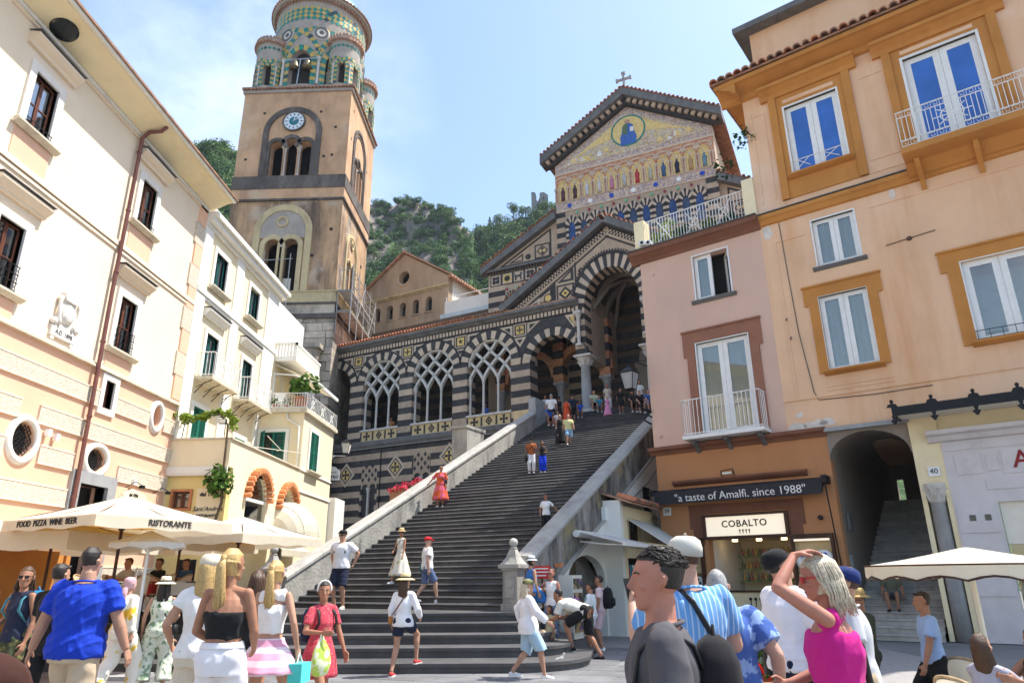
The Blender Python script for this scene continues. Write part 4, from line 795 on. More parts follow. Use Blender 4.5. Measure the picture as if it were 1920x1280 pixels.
ch.p('figure_robe', MB().prism([(-.5,29.3),(.55,29.35),(.62,29.85),(.5,30.2),(.42,30.75),(.18,30.95),(-.05,30.95),(-.3,30.8),(-.4,30.25),(-.52,29.9)], (0,-.11,0), (1,0,0), (0,0,1), (0,.05,0)), 'robeblue', cr); ch.p('figure_tunic', MB().prism([(-.34,30.1),(.0,30.15),(.05,30.9),(-.1,30.95),(-.3,30.8)], (0,-.125,0), (1,0,0), (0,0,1), (0,.05,0)), 'robegreen', cr)
ch.p('figure_head', MB().lathe([(0,.15),(.13,.14),(.17,.1)], 14, (.02, 0, 31.12), 'y'), 'figskin', cr); ch.p('figure_book', MB().box(.2, .45, -.14, -.08, 30.25, 30.6), 'figwhite', cr)
g2 = random.Random(3)
for k in range(44):     # pale figures of the multitude
    s = g2.choice((-1, 1)); x = s*g2.uniform(.9, 4.3); top = 28.85+max(.12, (4.9-abs(x))*.2+.1); z = g2.uniform(28.85, top); w_ = g2.uniform(.1, .2)
    ch.p('mosaic_figure', MB().prism([(x-w_, z), (x+w_*1.2, z), (x+w_*.6, z+w_*1.6), (x, z+w_*2.3), (x-w_*.7, z+w_*1.5)], (0,-.06-g2.random()*.02,0), (1,0,0), (0,0,1), (0,.04,0)), g2.choice(('figwhite','creamlight','creamlight','cream','mos_gold')), gm)
nband('mosaic_band', 28.3, 28.45, 'creamlight', .05); nband('mosaic_band', 25.45, 26.12, 'mos_band', .025); nband('ledge', 26.1, 26.17, 'creamlight', .06); nband('ledge', 25.38, 25.45, 'creamlight', .06)
sb = root(nband('saint_gallery', 26.17, 28.3, 'mos_orange', .02)); robes = [(.09,.03,.05),(.06,.03,.04),(.5,.5,.52),(.5,.48,.45),(.45,.18,.3),(.4,.4,.42),(.4,.03,.05),(.4,.38,.3),(.05,.1,.22),(.02,.02,.05),(.4,.25,.12),(.12,.22,.3)]
for k, c in enumerate(robes): mk('saint%d' % k, c, .6, .35, 12, .2, 30)
ncol = MB().box(-.07,.07,-.08,.02,0,.08).lathe([(.05,.08),(.045,.85),(.07,.9),(.09,1.02)], 8, (0,-.04,0)).box(-.1,.1,-.1,.02,1.02,1.1).mesh('colonnette', 'creamlight')
for k in range(13):
    c = -4.84+.88*k-.44
    for s in (-.1, .1): ch.i('colonnette', ncol, (c+s, -.02, 26.17), sb)
    if k < 12: ch.p('interlaced_arch', MB().arcblock(c+.44, 27.25, .78, .88, .12 if k < 11 else PI*.3, PI-.12 if k else PI*.7, -.07, 0, 12), 'creamlight', sb)
    if k < 12:
        c += .44; ni = root(ch.p('niche', MB().prism(archloop(c, .56, 26.2, 27.25, .45, 10, .5), (0,-.04,0), (1,0,0), (0,0,1), (0,.03,0)), 'mos_gold', sb)); ch.p('niche_arch', MB().arcblock(c, 27.25, .28, .36, 0, PI, -.07, 0, 8, 1, 1.55), 'inlay_yellow', sb)
        rings = [[(c+rx_*math.cos(a), -.06-ry_*max(0, math.sin(a)), z) for a in [2*PI*q/8 for q in range(8)]] for z, rx_, ry_ in ((26.22,.15,.08),(26.6,.13,.08),(26.85,.16,.1),(27.0,.14,.09),(27.07,.05,.05),(27.1,.06,.06),(27.2,.065,.07),(27.27,.03,.03))]
        ch.p('saint_figure', MB().loft(rings), 'saint%d' % k, sb, True); ch.p('spandrel_rosette', MB().lathe([(.05,.03),(.05,.06),(.13,.06),(.13,.02)], 12, (c+.44, 0, 27.75), 'y'), 'creamlight', sb)
for k in range(7): ch.p('medallion', MB().lathe([(0,.06),(.16,.06),(.16,.02)], 14, (-4.4+k*1.5, 0, 25.78), 'y'), 'cerwhite' if k % 2 else 'cerblue', cr)
# striped pointed windows
D1, D2 = MB(), MB()
for k in range(11):
    c = -4.28+.856*k; wi = root(ch.p('pointed_window', MB().prism(archloop(c, .46, 22.6, 24.15, .42, 10, .35), (0,-.05,0), (1,0,0), (0,0,1), (0,.03,0)), 'nightglass' if k % 2 else 'churchglass', cr))
    for q in range(9): (D1 if q % 2 == 0 else D2).arcblock(c, 24.1, .25, .62, PI*q/9+.01, PI*(q+1)/9-.01, -.1, 0, 1, .8, 1.42)
    for q in range(7):
        for s in (-1, 1): (D1 if q % 2 else D2).box(*sorted((c+s*.24, c+s*.42)), -.08, 0, 22.6+q*.21, 22.6+(q+1)*.21-.01)
    mm = MB()
    for q in range(5): mm.box(c-.23, c+.23, -.065, -.05, 22.6+q*.13, 22.6+q*.13+.02)
    for q in range(4): mm.box(c-.18+q*.12-.01, c-.18+q*.12+.01, -.068, -.05, 22.6, 23.2)
    ch.p('window_grille', mm, 'greystone', wi)
    if k < 10: 
        mt = 'med_red' if k % 2 else 'med_green'
        if mt not in M: mk(mt, (.25,.01,.03) if k % 2 else (.1,.45,.25), .3, .1, 5, 0, spec=.6)
        ch.p('medallion', MB().lathe([(0,.14),(.09,.12),(.1,.05)], 12, (c+.428, 0, 25.12), 'y'), mt, cr)
ch.p('striped_arches', D1, 'dark', cr, kind='stuff'); ch.p('striped_arches', D2, 'creamlight', cr, kind='stuff')
for s, x0, x1 in ((-1, -5.4, -4.75), (1, 4.75, 5.5)):
    for k in range(22): ch.p('stone_course', MB().box(x0, x1, -.03, .02, 17+k*.38, 17+(k+1)*.38-.008), 'dark' if k % 2 else 'cream', cr)
# aisles left and right
for s in (-1, 1):
    x0, x1 = s*5.45, s*10.8; al = root(ch.p('aisle_front', MB().prism([(x0,12),(x1,12),(x1,22.15),(x0,25.0)], (0,.25,0), (1,0,0), (0,0,1), (0,.8,0)), 'cream')); ch.p('aisle_body', MB().prism([(x0,12),(x1,12),(x1,22.2),(x0,25.1)], (0,1.05,0), (1,0,0), (0,0,1), (0,26,0)), 'nave_plaster', al)
    ch.p('raking_cornice', MB().prism([(s*11.2,22.35),(x0,25.55),(x0,25.0),(s*11.2,21.9)], (0,-.25,0), (1,0,0), (0,0,1), (0,.7,0)), 'darkgrey', al); ch.p('aisle_roof', MB().prism([(s*11.2,22.4),(x0,25.6),(x0,25.7),(s*11.2,22.5)], (0,-.2,0), (1,0,0), (0,0,1), (0,27,0)), 'tile_old', al)
    for k in range(20): f = (k+.5)/20; ch.i('roof_tile', tile_me if k % 3 else tile_old, (s*11.2+(x0-s*11.2)*f, -.34, 22.42+3.2*f), al, (0, s*R_(29), 0))
    ch.p('cornice', MB().box(*sorted((s*5.45, s*11.0)), -.05, .3, 22.05, 22.2), 'darkgrey', al); mm = MB()
    for k in range(26): X = s*(5.5+k*.21); mm.box(X-.05, X+.05, .1, .25, 21.9, 22.05)
    ch.p('dentils', mm, 'dark', al)
    def nt_(pts, mat, y, hole=None): ch.p('triangle_inlay', MB().prism([pts, hole] if hole else pts, (0,y,0), (1,0,0), (0,0,1), (0,.04,0)), mat, al)
    nt_([(s*10.0,22.32),(s*5.95,22.32),(s*5.95,24.55)], 'dark', .22, [(s*9.6,22.42),(s*6.05,22.42),(s*6.05,24.36)]); nt_([(s*9.9,22.6),(s*6.0,24.75),(s*6.0,24.95),(s*10.4,22.55)], 'mos_band', .21)
    ch.p('inlay_frame', MB().prism([rect(min(s*7.2,s*6.05), max(s*7.2,s*6.05), 22.45, 23.5), rect(min(s*7.12,s*6.13), max(s*7.12,s*6.13), 22.53, 23.42)], (0,.215,0), (1,0,0), (0,0,1), (0,.04,0)), 'dark', al)
    X, Z = s*6.62, 22.98; ch.p('diamond_inlay', MB().prism([[(X-.42,Z),(X,Z-.42),(X+.42,Z),(X,Z+.42)], [(X-.34,Z),(X,Z-.34),(X+.34,Z),(X,Z+.34)]], (0,.215,0), (1,0,0), (0,0,1), (0,.04,0)), 'dark', al)
    for a in range(4): ch.p('petal_inlay', MB().lathe([(0,.04),(.09,.04),(.09,0)], 8, (X+.16*math.cos(a*PI/2), .25, Z+.16*math.sin(a*PI/2)), 'y'), 'dark' if a % 2 else 'inlay_yellow', al)
    ch.p('disc_inlay', MB().lathe([(.12,.05),(.2,.05),(.2,0),(.12,0)], 16, (s*7.7, .25, 22.75), 'y'), 'dark', al); nt_([(s*9.2,22.5),(s*8.1,22.5),(s*8.1,23.05)], 'dark', .215, [(s*8.9,22.57),(s*8.17,22.57),(s*8.17,22.95)])
    for k in range(6):
        X, Z = s*(10.2-k*.88), 21.42; tl = root(ch.p('square_inlay', MB().box(X-.36, X+.36, .215, .26, Z-.37, Z+.37), 'creamlight', al)); ch.p('inlay_frame', MB().prism([rect(X-.44,X+.44,Z-.45,Z+.45), rect(X-.37,X+.37,Z-.38,Z+.38)], (0,.21,0), (1,0,0), (0,0,1), (0,.04,0)), 'dark', al)
        if k % 3 == 0:
            for dx in (-.14, .14):
                for dz in (-.14, .14): ch.p('ring_inlay', MB().lathe([(.09,.06),(.15,.06),(.15,0),(.09,0)], 12, (X+dx, .25, Z+dz), 'y'), 'dark', al)
        elif k % 3 == 1:
            ch.p('star_inlay', MB().prism([(X+(.3 if q % 2 else .17)*math.cos(q*PI/8), Z+(.3 if q % 2 else .17)*math.sin(q*PI/8)) for q in range(16)], (0,.2,0), (1,0,0), (0,0,1), (0,.03,0)), 'dark', al); ch.p('star_ring', MB().lathe([(.3,.04),(.34,.04),(.34,0),(.3,0)], 16, (X, .25, Z), 'y'), 'inlay_yellow', al)
        else: ch.p('beast_inlay', MB().prism([(X-.26,Z-.3),(X-.18,Z-.3),(X-.14,Z-.05),(X+.1,Z-.05),(X+.14,Z-.3),(X+.22,Z-.3),(X+.2,Z+.1),(X+.3,Z+.2),(X+.16,Z+.3),(X+.08,Z+.1),(X-.2,Z+.08),(X-.3,Z+.26),(X-.33,Z+.24)], (0,.2,0), (1,0,0), (0,0,1), (0,.03,0)), 'dark', al)
    for k in range(11): ch.p('stone_course', MB().box(*sorted((s*10.8, s*9.5)), .22, .3, 16.6+k*.4, 16.6+(k+1)*.4-.008), 'dark' if k % 2 else 'cream', al)
    mm = MB()
    for k in range(5):
        for q in range(9): mm.arcblock(s*(8.95-k*.8), 19.7, .3, .62, PI*q/9, PI*(q+.5)/9, .2, .26, 1, 1, 1.3)
    ch.p('striped_arches', mm, 'dark', al)
    for k in range(4): ch.p('medallion', MB().lathe([(0,.12),(.09,.1),(.1,.03)], 12, (s*(9.35-k*.8), .25, 20.6), 'y'), 'med_red' if k % 2 == 0 else 'med_green', al)
ch.p('cross', MB().box(-.07,.07,-.1,.04,33.4,35.25).box(-.5,.5,-.1,.04,34.62,34.76).box(-.14,.14,-.11,.05,35.1,35.28).box(-.56,-.42,-.11,.05,34.55,34.83).box(.42,.56,-.11,.05,34.55,34.83).prism([(-.3,33.45),(.3,33.45),(.08,33.9),(-.08,33.9)], (0,-.12,0), (1,0,0), (0,0,1), (0,.2,0)), 'greystone')
# ---------------------------------------------------------------- gabled chapel between tower and church
cp = T('chapel', 'plain ochre chapel gable with round window between bell tower and church', 'chapel', F, (-24.4, 26, 10)); B0 = -20.
hol = [oval(B0-4.45, 25.25, .55, .6)]+[archloop(B0+d, .62, 21.75, 22.72) for d in (-1.85, -3.14, -4.46, -5.78, -7.1)]
cp.p('front_wall', MB().prism([[(B0-9,10),(B0,10),(B0,24.45),(B0-4.45,27.4),(B0-9,24.45)]]+hol, (0,26,0), (1,0,0), (0,0,1), (0,.6,0)), 'nave_plaster'); cp.p('side_wall', MB().box(B0-.6, B0, 26.6, 34, 10, 24.4), 'white_wall'); cp.p('interior', MB().box(B0-8.9, B0-.7, 26.8, 27, 20, 24).box(B0-5.6, B0-3.3, 26.8, 27, 24, 26.2), 'inside_dark')
cp.p('oculus_moulding', MB().lathe([(.55,.0),(.58,.05),(.75,.08),(.8,0)], 28, (B0-4.45, 26, 25.25), 'y', cap=False), 'nave_plaster', smooth=True)
mm = MB()
for k in range(40): x = B0-9+k*.225; mm.box(x, x+.13, 25.88, 26, 23.5, 23.66)
cp.p('dentils', mm, 'tower_yellow'); cp.p('cornice', MB().box(B0-9, B0+.1, 25.8, 26.02, 23.66, 23.8), 'tower_yellow')
for d in (-1.85, -3.14, -4.46, -5.78, -7.1):
    wi = root(cp.p('window', MB().prism(archloop(B0+d, .62, 21.75, 22.72), (0,26.45,0), (1,0,0), (0,0,1), (0,.03,0)), 'darkglass')); cp.p('sill', MB().box(B0+d-.38, B0+d+.38, 25.9, 26.05, 21.66, 21.75), 'nave_plaster', wi)
cp.p('roof', MB().prism([(B0-9.3,24.3),(B0-4.45,27.5),(B0+.45,24.3),(B0+.45,24.45),(B0-4.45,27.66),(B0-9.3,24.45)], (0,25.75,0), (1,0,0), (0,0,1), (0,8.5,0)), 'tile_old')
mm = MB()
for k in range(24): y = 25.8+k*.35; mm.box(B0+.1, B0+.5, y, y+.2, 24.2, 24.42)
cp.p('eave_tiles', mm, 'tile_old'); cp.p('side_window', MB().prism(archloop(28.6, .7, 21.9, 22.9), (B0+.004,0,0), (0,1,0), (0,0,1), (-.05,0,0)), 'tower_yellow')
te = T('terrace_parapet', 'small white terrace parapet with rail beside the chapel, above the arcade roof', 'parapet', F, (-17, 24, 18.5)); te.p('parapet', MB().box(-19.6, -13.5, 25.0, 25.2, 18, 21.7), 'white_wall'); te.p('base', MB().box(-19.8, -13.5, 24.7, 24.98, 18, 20.6), 'greycurtain'); te.p('rail', MB().tube([(-19.6,25.1,22.1),(-13.5,25.1,22.1)], .03, 6).tube([(-19.5,25.1,21.7),(-19.5,25.1,22.1)], .03, 6).tube([(-16.5,25.1,21.7),(-16.5,25.1,22.1)], .03, 6), 'white_paint')
# ---------------------------------------------------------------- grand staircase (frame F)
ST_R, ST_T, ST_N, ST_Z0, ST_V0 = .1552, .3105, 58, .9, -.2
def stair_z(v): return ST_Z0 if v < ST_V0 else min(FZ, ST_Z0+ST_R*(math.floor((v-ST_V0)/ST_T)+1))
st = T('staircase', 'broad flight of dark stone steps climbing between parapets to the church', 'staircase', F, (-3.5, 0, 0))
vars_ = []
for q in range(5):
    m = MB(); x = 0
    while x < 7.07:
        x1 = min(7.07, x+random.uniform(1.1, 2.2)); x1 = 7.07 if 7.07-x1 < .5 else x1; j = random.uniform(-.006, .006); g_ = .004
        m.prism([(0,-.0),(0,ST_R-.062),(-.03,ST_R-.056),(-.042,ST_R-.045),(-.044,ST_R-.034),(-.012,ST_R+j*.5),(.4,ST_R+j*.5),(.4,0)], (x+g_, j, 0), (0,1,0), (0,0,1), (x1-x-2*g_,0,0)); x = x1
    vars_.append(m.mesh('step', 'step'))
for k in range(ST_N): st.i('step', vars_[(k*3+k//5) % 5], (-7.07, ST_V0+k*ST_T, ST_Z0+k*ST_R))
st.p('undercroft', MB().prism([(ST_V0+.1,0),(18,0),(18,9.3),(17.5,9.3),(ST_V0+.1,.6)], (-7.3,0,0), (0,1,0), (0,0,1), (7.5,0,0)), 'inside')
# bowed bottom steps and landing, in world axes
fr_ = [13.75, 14.7, 15.45, 16.15, 16.8]
land = T('landing_steps', 'five bowed dark stone steps at the foot of the staircase with landing', 'steps', W, (-5, 17, 0))
for k, f in enumerate(fr_):
    rr = 1.5-.22*k; xr = 1.0-.33*k; n = 10; pts = [(-11.4, 24), (-11.4, f+.75)]
    pts += [(-11.4+(xr-rr+11.4)*q/14, f+.75*(1-math.sin(PI*.5*min(1, (q/14)*1.25)))+.0) for q in range(1, 15)]
    pts += [(xr-rr+rr*math.sin(PI/2*q/n), f+rr-rr*math.cos(PI/2*q/n)) for q in range(1, n+1)]
    pts += [(xr+.55*(1 if k == 0 else .3), 19.6), (xr+.3, 24)]
    z0, z1 = .18*k, .18*(k+1); inset = [(x, y) for x, y in pts]
    land.p('step', MB().prism(pts, (0,0,z1), (1,0,0), (0,1,0), (0,0,-.06)).prism([(x-(.03 if x > -11 else 0), y+(.035 if y < 23 else 0)) for x, y in pts], (0,0,z1-.055), (1,0,0), (0,1,0), (0,0,-.125)), 'step')
# parapets
def par(u0, u1, v0, v1, h, dz, nm, mat, cop, seed):
    s_ = ST_R/ST_T; zl = lambda v: ST_Z0+.1+(v-ST_V0)*s_
    w_ = root(st.p(nm, MB().prism([(v0, zl(v0)-dz), (v1, zl(v1)-dz), (v1, zl(v1)+h), (v0, zl(v0)+h)], (u0,0,0), (0,1,0), (0,0,1), (u1-u0,0,0)), mat))
    v = v0; g_ = random.Random(seed)
    while v < v1-.05:
        e = min(v1, v+g_.uniform(1.3, 2.1)); a, b = zl(v)+h, zl(e)+h; o = .05; t_ = .16
        prof = [(u0-o, 0), (u1+o, 0), (u1+o, t_*.5), (u1-.06, t_), (u0+.06, t_), (u0-o, t_*.5)]; st.p('coping_stone', MB().loft([[(x, v+.006, a+z) for x, z in prof], [(x, e-.006, b+z) for x, z in prof]]), cop, w_); v = e
    return w_
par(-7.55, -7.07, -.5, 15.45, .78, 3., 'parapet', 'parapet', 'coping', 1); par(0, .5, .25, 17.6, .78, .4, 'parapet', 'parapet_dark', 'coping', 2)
st.p('top_parapet', MB().box(-7.5, -7.1, 15.5, 17.95, 7.5, 10.5), 'greystone'); st.p('top_panel', MB().box(-9.4, -7.5, 17.3, 17.75, 9, 10.4), 'panel_yellow'); st.p('parapet_pedestal', MB().box(-8.4, -7.6, 9.8, 11.2, 5, 7.95).box(-8.5, -7.56, 9.7, 11.3, 7.95, 8.08), 'parapet')
def pillar(u0, v0, zb):
    p = root(st.p('pillar', MB().box(u0-.2, u0+.2, v0-.2, v0+.2, zb, zb+.92).box(u0-.24, u0+.24, v0-.24, v0+.24, zb, zb+.16), 'parapet'))
    st.p('cap', MB().box(u0-.23,u0+.23,v0-.23,v0+.23,zb+.92,zb+.97).box(u0-.28,u0+.28,v0-.28,v0+.28,zb+.97,zb+1.06), 'coping', p); st.p('panel', MB().box(u0-.12,u0+.12,v0-.225,v0-.2,zb+.3,zb+.8).lathe([(.07,.25),(.1,.22)], 10, (u0, v0, zb+.58), 'y'), 'coping', p)
    m = MB(); pr = [(.25,0),(.21,.05),(.14,.16),(.09,.3),(.07,.36)]; m.loft([[(u0+sx*r, v0+sy*r, zb+1.06+h) for sx, sy in ((-1,-1),(1,-1),(1,1),(-1,1))] for r, h in pr]); m.lathe([(.07,1.42),(.095,1.44),(.06,1.47)], 12, (u0,v0,zb)); m.lathe([(.11*math.sin(PI*k/10), 1.57-.11*math.cos(PI*k/10)) for k in range(11)], 16, (u0,v0,zb)); st.p('finial', m, 'coping', p)
pillar(.16, -.05, .9); pillar(-7.3, -.8, .9)
# ---------------------------------------------------------------- windows, balconies, shutters (built facing local -y)
def sub(parent, name, mb, mat, smooth=False): return link(name, mb.mesh(name, mat, smooth), parent)
def place(t, o, loc, rz):
    o.location = (loc[0]-t.org[0], loc[1]-t.org[1], loc[2]-t.org[2]); o.rotation_euler = (0, 0, rz); return o
def win(t, loc, rz, w_, h, frame='marble_frame', fw=.16, sash='brownwood', cols=2, rows=2, curtain=None, back='inside_dark', sill='sill', hood=None, dep=.16, pm='pane', sw=.055, grille=False, name='window', proud=.06, so=.14, half=0, ajar=0):
    m = MB()
    if frame: m.prism([rect(-w_/2-fw, w_/2+fw, -fw*.4 if sill else -fw, h+fw), rect(-w_/2, w_/2, 0, h)], (0,-proud,0), (1,0,0), (0,0,1), (0,proud+dep,0))
    else: m.prism([rect(-w_/2-.02, w_/2+.02, -.02, h+.02), rect(-w_/2, w_/2, 0, h)], (0,-.005,0), (1,0,0), (0,0,1), (0,dep,0))
    o = place(t, link(name, m.mesh(name, frame or sash), t.e), loc, rz); y = dep-.07; lw_ = w_/cols
    for c in range(cols):
        x0, x1 = -w_/2+c*lw_+.004, -w_/2+(c+1)*lw_-.004; hs = [rect(x0+sw, x1-sw, sw+(h-2*sw)*r/rows+(sw*.3 if r else 0), sw+(h-2*sw)*(r+1)/rows-(sw*.3 if r < rows-1 else 0)) for r in range(rows)]
        lf = sub(o, 'casement', MB().prism([rect(x0, x1, .004, h-.004)]+hs, (0,0,0), (1,0,0), (0,0,1), (0,.05,0)), sash); lf.location = (0, y, 0)
        if ajar and c == cols-1:      # one leaf stands open into the room
            lf.location = (x1, y, 0); lf.rotation_euler = (0, 0, -ajar); lf.data = fix(MB().prism([rect(x0-x1, 0, .004, h-.004), rect(x0-x1+sw, -sw, sw, h-sw)], (0,0,0), (1,0,0), (0,0,1), (0,.05,0)).mesh('casement', sash)); continue
        pn = MB()
        for q in hs: pn.box(q[0][0], q[1][0], y+.02, y+.028, q[0][1], q[2][1])
        sub(o, 'pane', pn, pm)
    if curtain:
        m = MB(); n = 26; cw_ = w_ if not ajar else w_/2
        vs = [(-w_/2+cw_*k/n, dep+.03+.022*math.sin(k*1.9+loc[2])+.012*math.sin(k*.7), z) for z in (.02, h-.02) for k in range(n+1)]; m.add(vs, [(k, k+1, n+2+k, n+1+k) for k in range(n)]); sub(o, 'curtain', m, curtain, True)
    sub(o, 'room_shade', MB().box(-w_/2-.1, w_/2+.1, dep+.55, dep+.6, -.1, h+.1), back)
    if sill:
        s_ = sub(o, 'sill', MB().prism([(.02,-.0),(-so-.04,-.0),(-so-.04,-.05),(-so,-.07),(-so*.5,-.11),(.02,-.13)], (-w_/2-fw-.12,-proud,0), (0,1,0), (0,0,1), (w_+2*fw+.24,0,0)), sill)
    if hood:
        dz, hw, hp = hood; sub(o, 'hood', MB().prism([(.02,0),(-.08,0),(-.1,.06),(-hp*.7,.12),(-hp,.2),(-hp,.26),(.02,.3)], (-hw/2,0,h+dz), (0,1,0), (0,0,1), (hw,0,0)), 'palazzo' if frame == 'marble_frame' else frame); sub(o, 'hood_flashing', MB().box(-hw/2-.03, hw/2+.03, -hp-.04, 0, h+dz+.301, h+dz+.32), 'darkgrey')
    if grille:
        m = MB(); gh = grille
        for z in np.linspace(.06, gh, 2 if gh < .4 else 4): m.tube([(-w_/2-.04, -.1, z), (w_/2+.04, -.1, z)], .012, 5)
        for k in range(7): x = -w_/2+w_*k/6; m.tube([(x, -.1, 0), (x, -.1, gh)], .009, 5)
        sub(o, 'window_rail', m, 'iron')
    return o
def railing(parent, x0, x1, y, z0, h, mat, pitch=.12, side=None, motif=None, r=.012, loc=None):
    m = MB(); runs = [((x0, y), (x1, y))]
    if side: runs += [((x0, y), (x0, y+side)), ((x1, y), (x1, y+side))]
    for (a, b), (c, d) in runs:
        L_ = math.hypot(c-a, d-b); n = max(2, int(L_/pitch))
        for z in (z0+.06, z0+h): m.tube([(a, b, z), (c, d, z)], r*1.6, 6)
        for k in range(n+1): f = k/n; X, Y = a+(c-a)*f, b+(d-b)*f; m.tube([(X, Y, z0), (X, Y, z0+h)], r, 5)
    if motif:
        for cx_ in motif:
            for s in (-1, 1): m.tube([(cx_-.28, y-.01, z0+h*.5-s*h*.38), (cx_+.28, y-.01, z0+h*.5+s*h*.38)], r, 5)
            m.tube([(cx_+.17*math.cos(a), y-.01, z0+h*.5+.17*math.sin(a)) for a in np.linspace(0, 2*PI, 17)], r, 5)
    return link('railing', m.mesh('railing', mat), parent)
def shutter(parent, x0, x1, y, z0, z1, mat, ang=0):
    m = MB(); w_ = x1-x0; m.prism([rect(0, w_, z0, z1), rect(.06, w_-.06, z0+.06, (z0+z1)/2-.03), rect(.06, w_-.06, (z0+z1)/2+.03, z1-.06)], (0,0,0), (1,0,0), (0,0,1), (0,.04,0)); n = int((z1-z0)/.075)
    for k in range(n): z = z0+.07+k*(z1-z0-.14)/n; m.hexa([(.06,.0,z),(w_-.06,.0,z),(w_-.06,.03,z+.04),(.06,.03,z+.04),(.06,.006,z),(w_-.06,.006,z),(w_-.06,.036,z+.04),(.06,.036,z+.04)])
    o = link('shutter', m.mesh('shutter', mat), parent); o.location = (x0, y, 0); o.rotation_euler = (0, 0, ang); return o
# ---------------------------------------------------------------- palazzo on the left: wall plane x = -11.5 facing +x
PX = -11.5; RX = PI/2
pa = T('palazzo', 'cream palazzo with peach rusticated base, brown windows and deep yellow eaves', 'house', W, (PX, 14, 0))
wins = [(13.17, 11.45, .78, 1.47), (17.76, 11.45, .78, 1.47), (13.17, 7.63, .78, 1.55), (17.76, 7.63, .78, 1.55), (17.59, 6.0, .42, .75)]
hol = [rect(y-w_/2, y+w_/2, z, z+h) for y, z, w_, h in wins]+[oval(14.9, 4.67, .36, .4), oval(17.6, 4.64, .4, .3), oval(20.1, 6.34, .24, .34), rect(17.05, 18.2, .0, 3.99)]
def xwall(t, name, outer, holes, mat, x=PX, th=.35, par=None): return t.p(name, MB().prism([outer]+holes, (x,0,0), (0,1,0), (0,0,1), (-th,0,0)), mat, par)
xwall(pa, 'upper_wall', rect(2, 21.2, 6.94, 14.3), hol[:4], 'palazzo'); lowr = root(xwall(pa, 'base_wall', [(2,0),(17.05,0),(17.05,3.99),(18.2,3.99),(18.2,0),(21.2,0),(21.2,6.94),(2,6.94)], hol[4:8], 'palazzo_peach'))
pa.p('body', MB().box(PX-9, PX-.36, 21.0, 21.2, 0, 14.3).box(PX-9, PX-1.2, 2, 21, 0, 14.2), 'palazzo')
for z0 in (6.02, 5.14, 4.26, 3.38, 2.5, 1.62, .74):       # rough bands, cut round the openings
    z1 = z0+.37; cuts = []
    for y, z, rx_, rz_ in ((14.9,4.67,.56,.56), (17.6,4.64,.6,.47), (20.1,6.34,.42,.52)):
        if z0 < z+rz_ and z1 > z-rz_: dz = max(0, max(z0-z, z-z1)); hw = rx_*math.sqrt(max(.15, 1-(dz/rz_)**2)); cuts.append((y-hw, y+hw))
    if z1 > 5.85: cuts.append((17.2, 17.98))
    if z0 < 4.3: cuts.append((16.68, 18.6))
    y = 2; 
    for a, b in sorted(cuts)+[(21.2, 99)]:
        if a-y > .1: pa.p('rusticated_band', MB().box(PX, PX+.045, y, a, z0, z1), 'palazzo_rough', lowr); pa.p('band_edge', MB().box(PX, PX+.055, y, a, z1, z1+.035).box(PX, PX+.055, y, a, z0-.035, z0), 'palazzo', lowr)
        y = max(y, b)
for z0, z1, o, mt in ((6.94,7.0,.1,'sill'), (7.0,7.06,.06,'palazzo'), (10.42,10.56,.07,'palazzo'), (10.3,10.38,.04,'palazzo'), (13.98,14.08,.09,'marble_frame'), (13.9,13.98,.05,'palazzo')): pa.p('string_course', MB().box(PX-.01, PX+o, 2, 21.22, z0, z1), mt)
for y, z, w_, h in wins[:4]:
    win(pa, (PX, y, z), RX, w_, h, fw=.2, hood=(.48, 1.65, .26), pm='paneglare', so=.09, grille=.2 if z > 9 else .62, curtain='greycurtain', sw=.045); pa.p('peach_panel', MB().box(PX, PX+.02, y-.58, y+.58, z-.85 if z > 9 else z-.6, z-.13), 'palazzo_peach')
win(pa, (PX, 17.59, 6.0), RX, .42, .75, fw=.17, cols=1, rows=1, sill=None, dep=.22, name='small_window')
for y, z, ri, rj in ((14.9,4.67,.36,.4), (17.6,4.64,.4,.3), (20.1,6.34,.24,.34)):
    m = MB(); n = 32; P = [((rx_, rz_), d) for (rx_, rz_), d in (((ri,rj),.0),((ri,rj),.05),((ri+.05,rj+.05),.08),((ri+.14,rj+.14),.06),((ri+.17,rj+.17),.0))]
    m.loft([[(PX+d, y+a*math.cos(2*PI*k/n), z+b*math.sin(2*PI*k/n)) for k in range(n)] for (a, b), d in P], cap=False); ow = root(pa.p('oval_window', m, 'marble_frame', smooth=True)); pa.p('pane', MB().prism(oval(y, z, ri, rj), (PX-.2,0,0), (0,1,0), (0,0,1), (-.02,0,0)), 'darkglass', ow); m = MB()
    for s in (-1, 1):
        for k in range(-4, 5):
            q = k*.17; L_ = [(y+t_*ri*1.5+q*.7, z+s*t_*rj*1.5) for t_ in np.linspace(-1, 1, 15)]; L_ = [(a, b) for a, b in L_ if ((a-y)/ri)**2+((b-z)/rj)**2 < 1.02]
            if len(L_) > 1 and y < 20: m.tube([(PX-.06, L_[0][0], L_[0][1]), (PX-.06, L_[-1][0], L_[-1][1])], .011, 5)
    pa.p('lattice', m, 'iron', ow)
dd = root(pa.p('doorway', MB().prism([(16.7,0),(17.05,0),(17.05,3.99),(18.2,3.99),(18.2,0),(18.56,0),(18.56,4.29),(16.7,4.29)], (PX+.1,0,0), (0,1,0), (0,0,1), (-.35,0,0)), 'greystone')); pa.p('door_recess', MB().box(PX-1.2, PX-.5, 17.0, 18.3, 0, 4), 'inside_dark', dd)
for k in range(9): pa.p('quoin', MB().box(PX, PX+.05, 20.62 if k % 2 else 20.72, 21.22, 7.1+k*.775+.01, 7.1+(k+1)*.775-.01), 'palazzo_rough' if k % 2 else 'palazzo_peach')
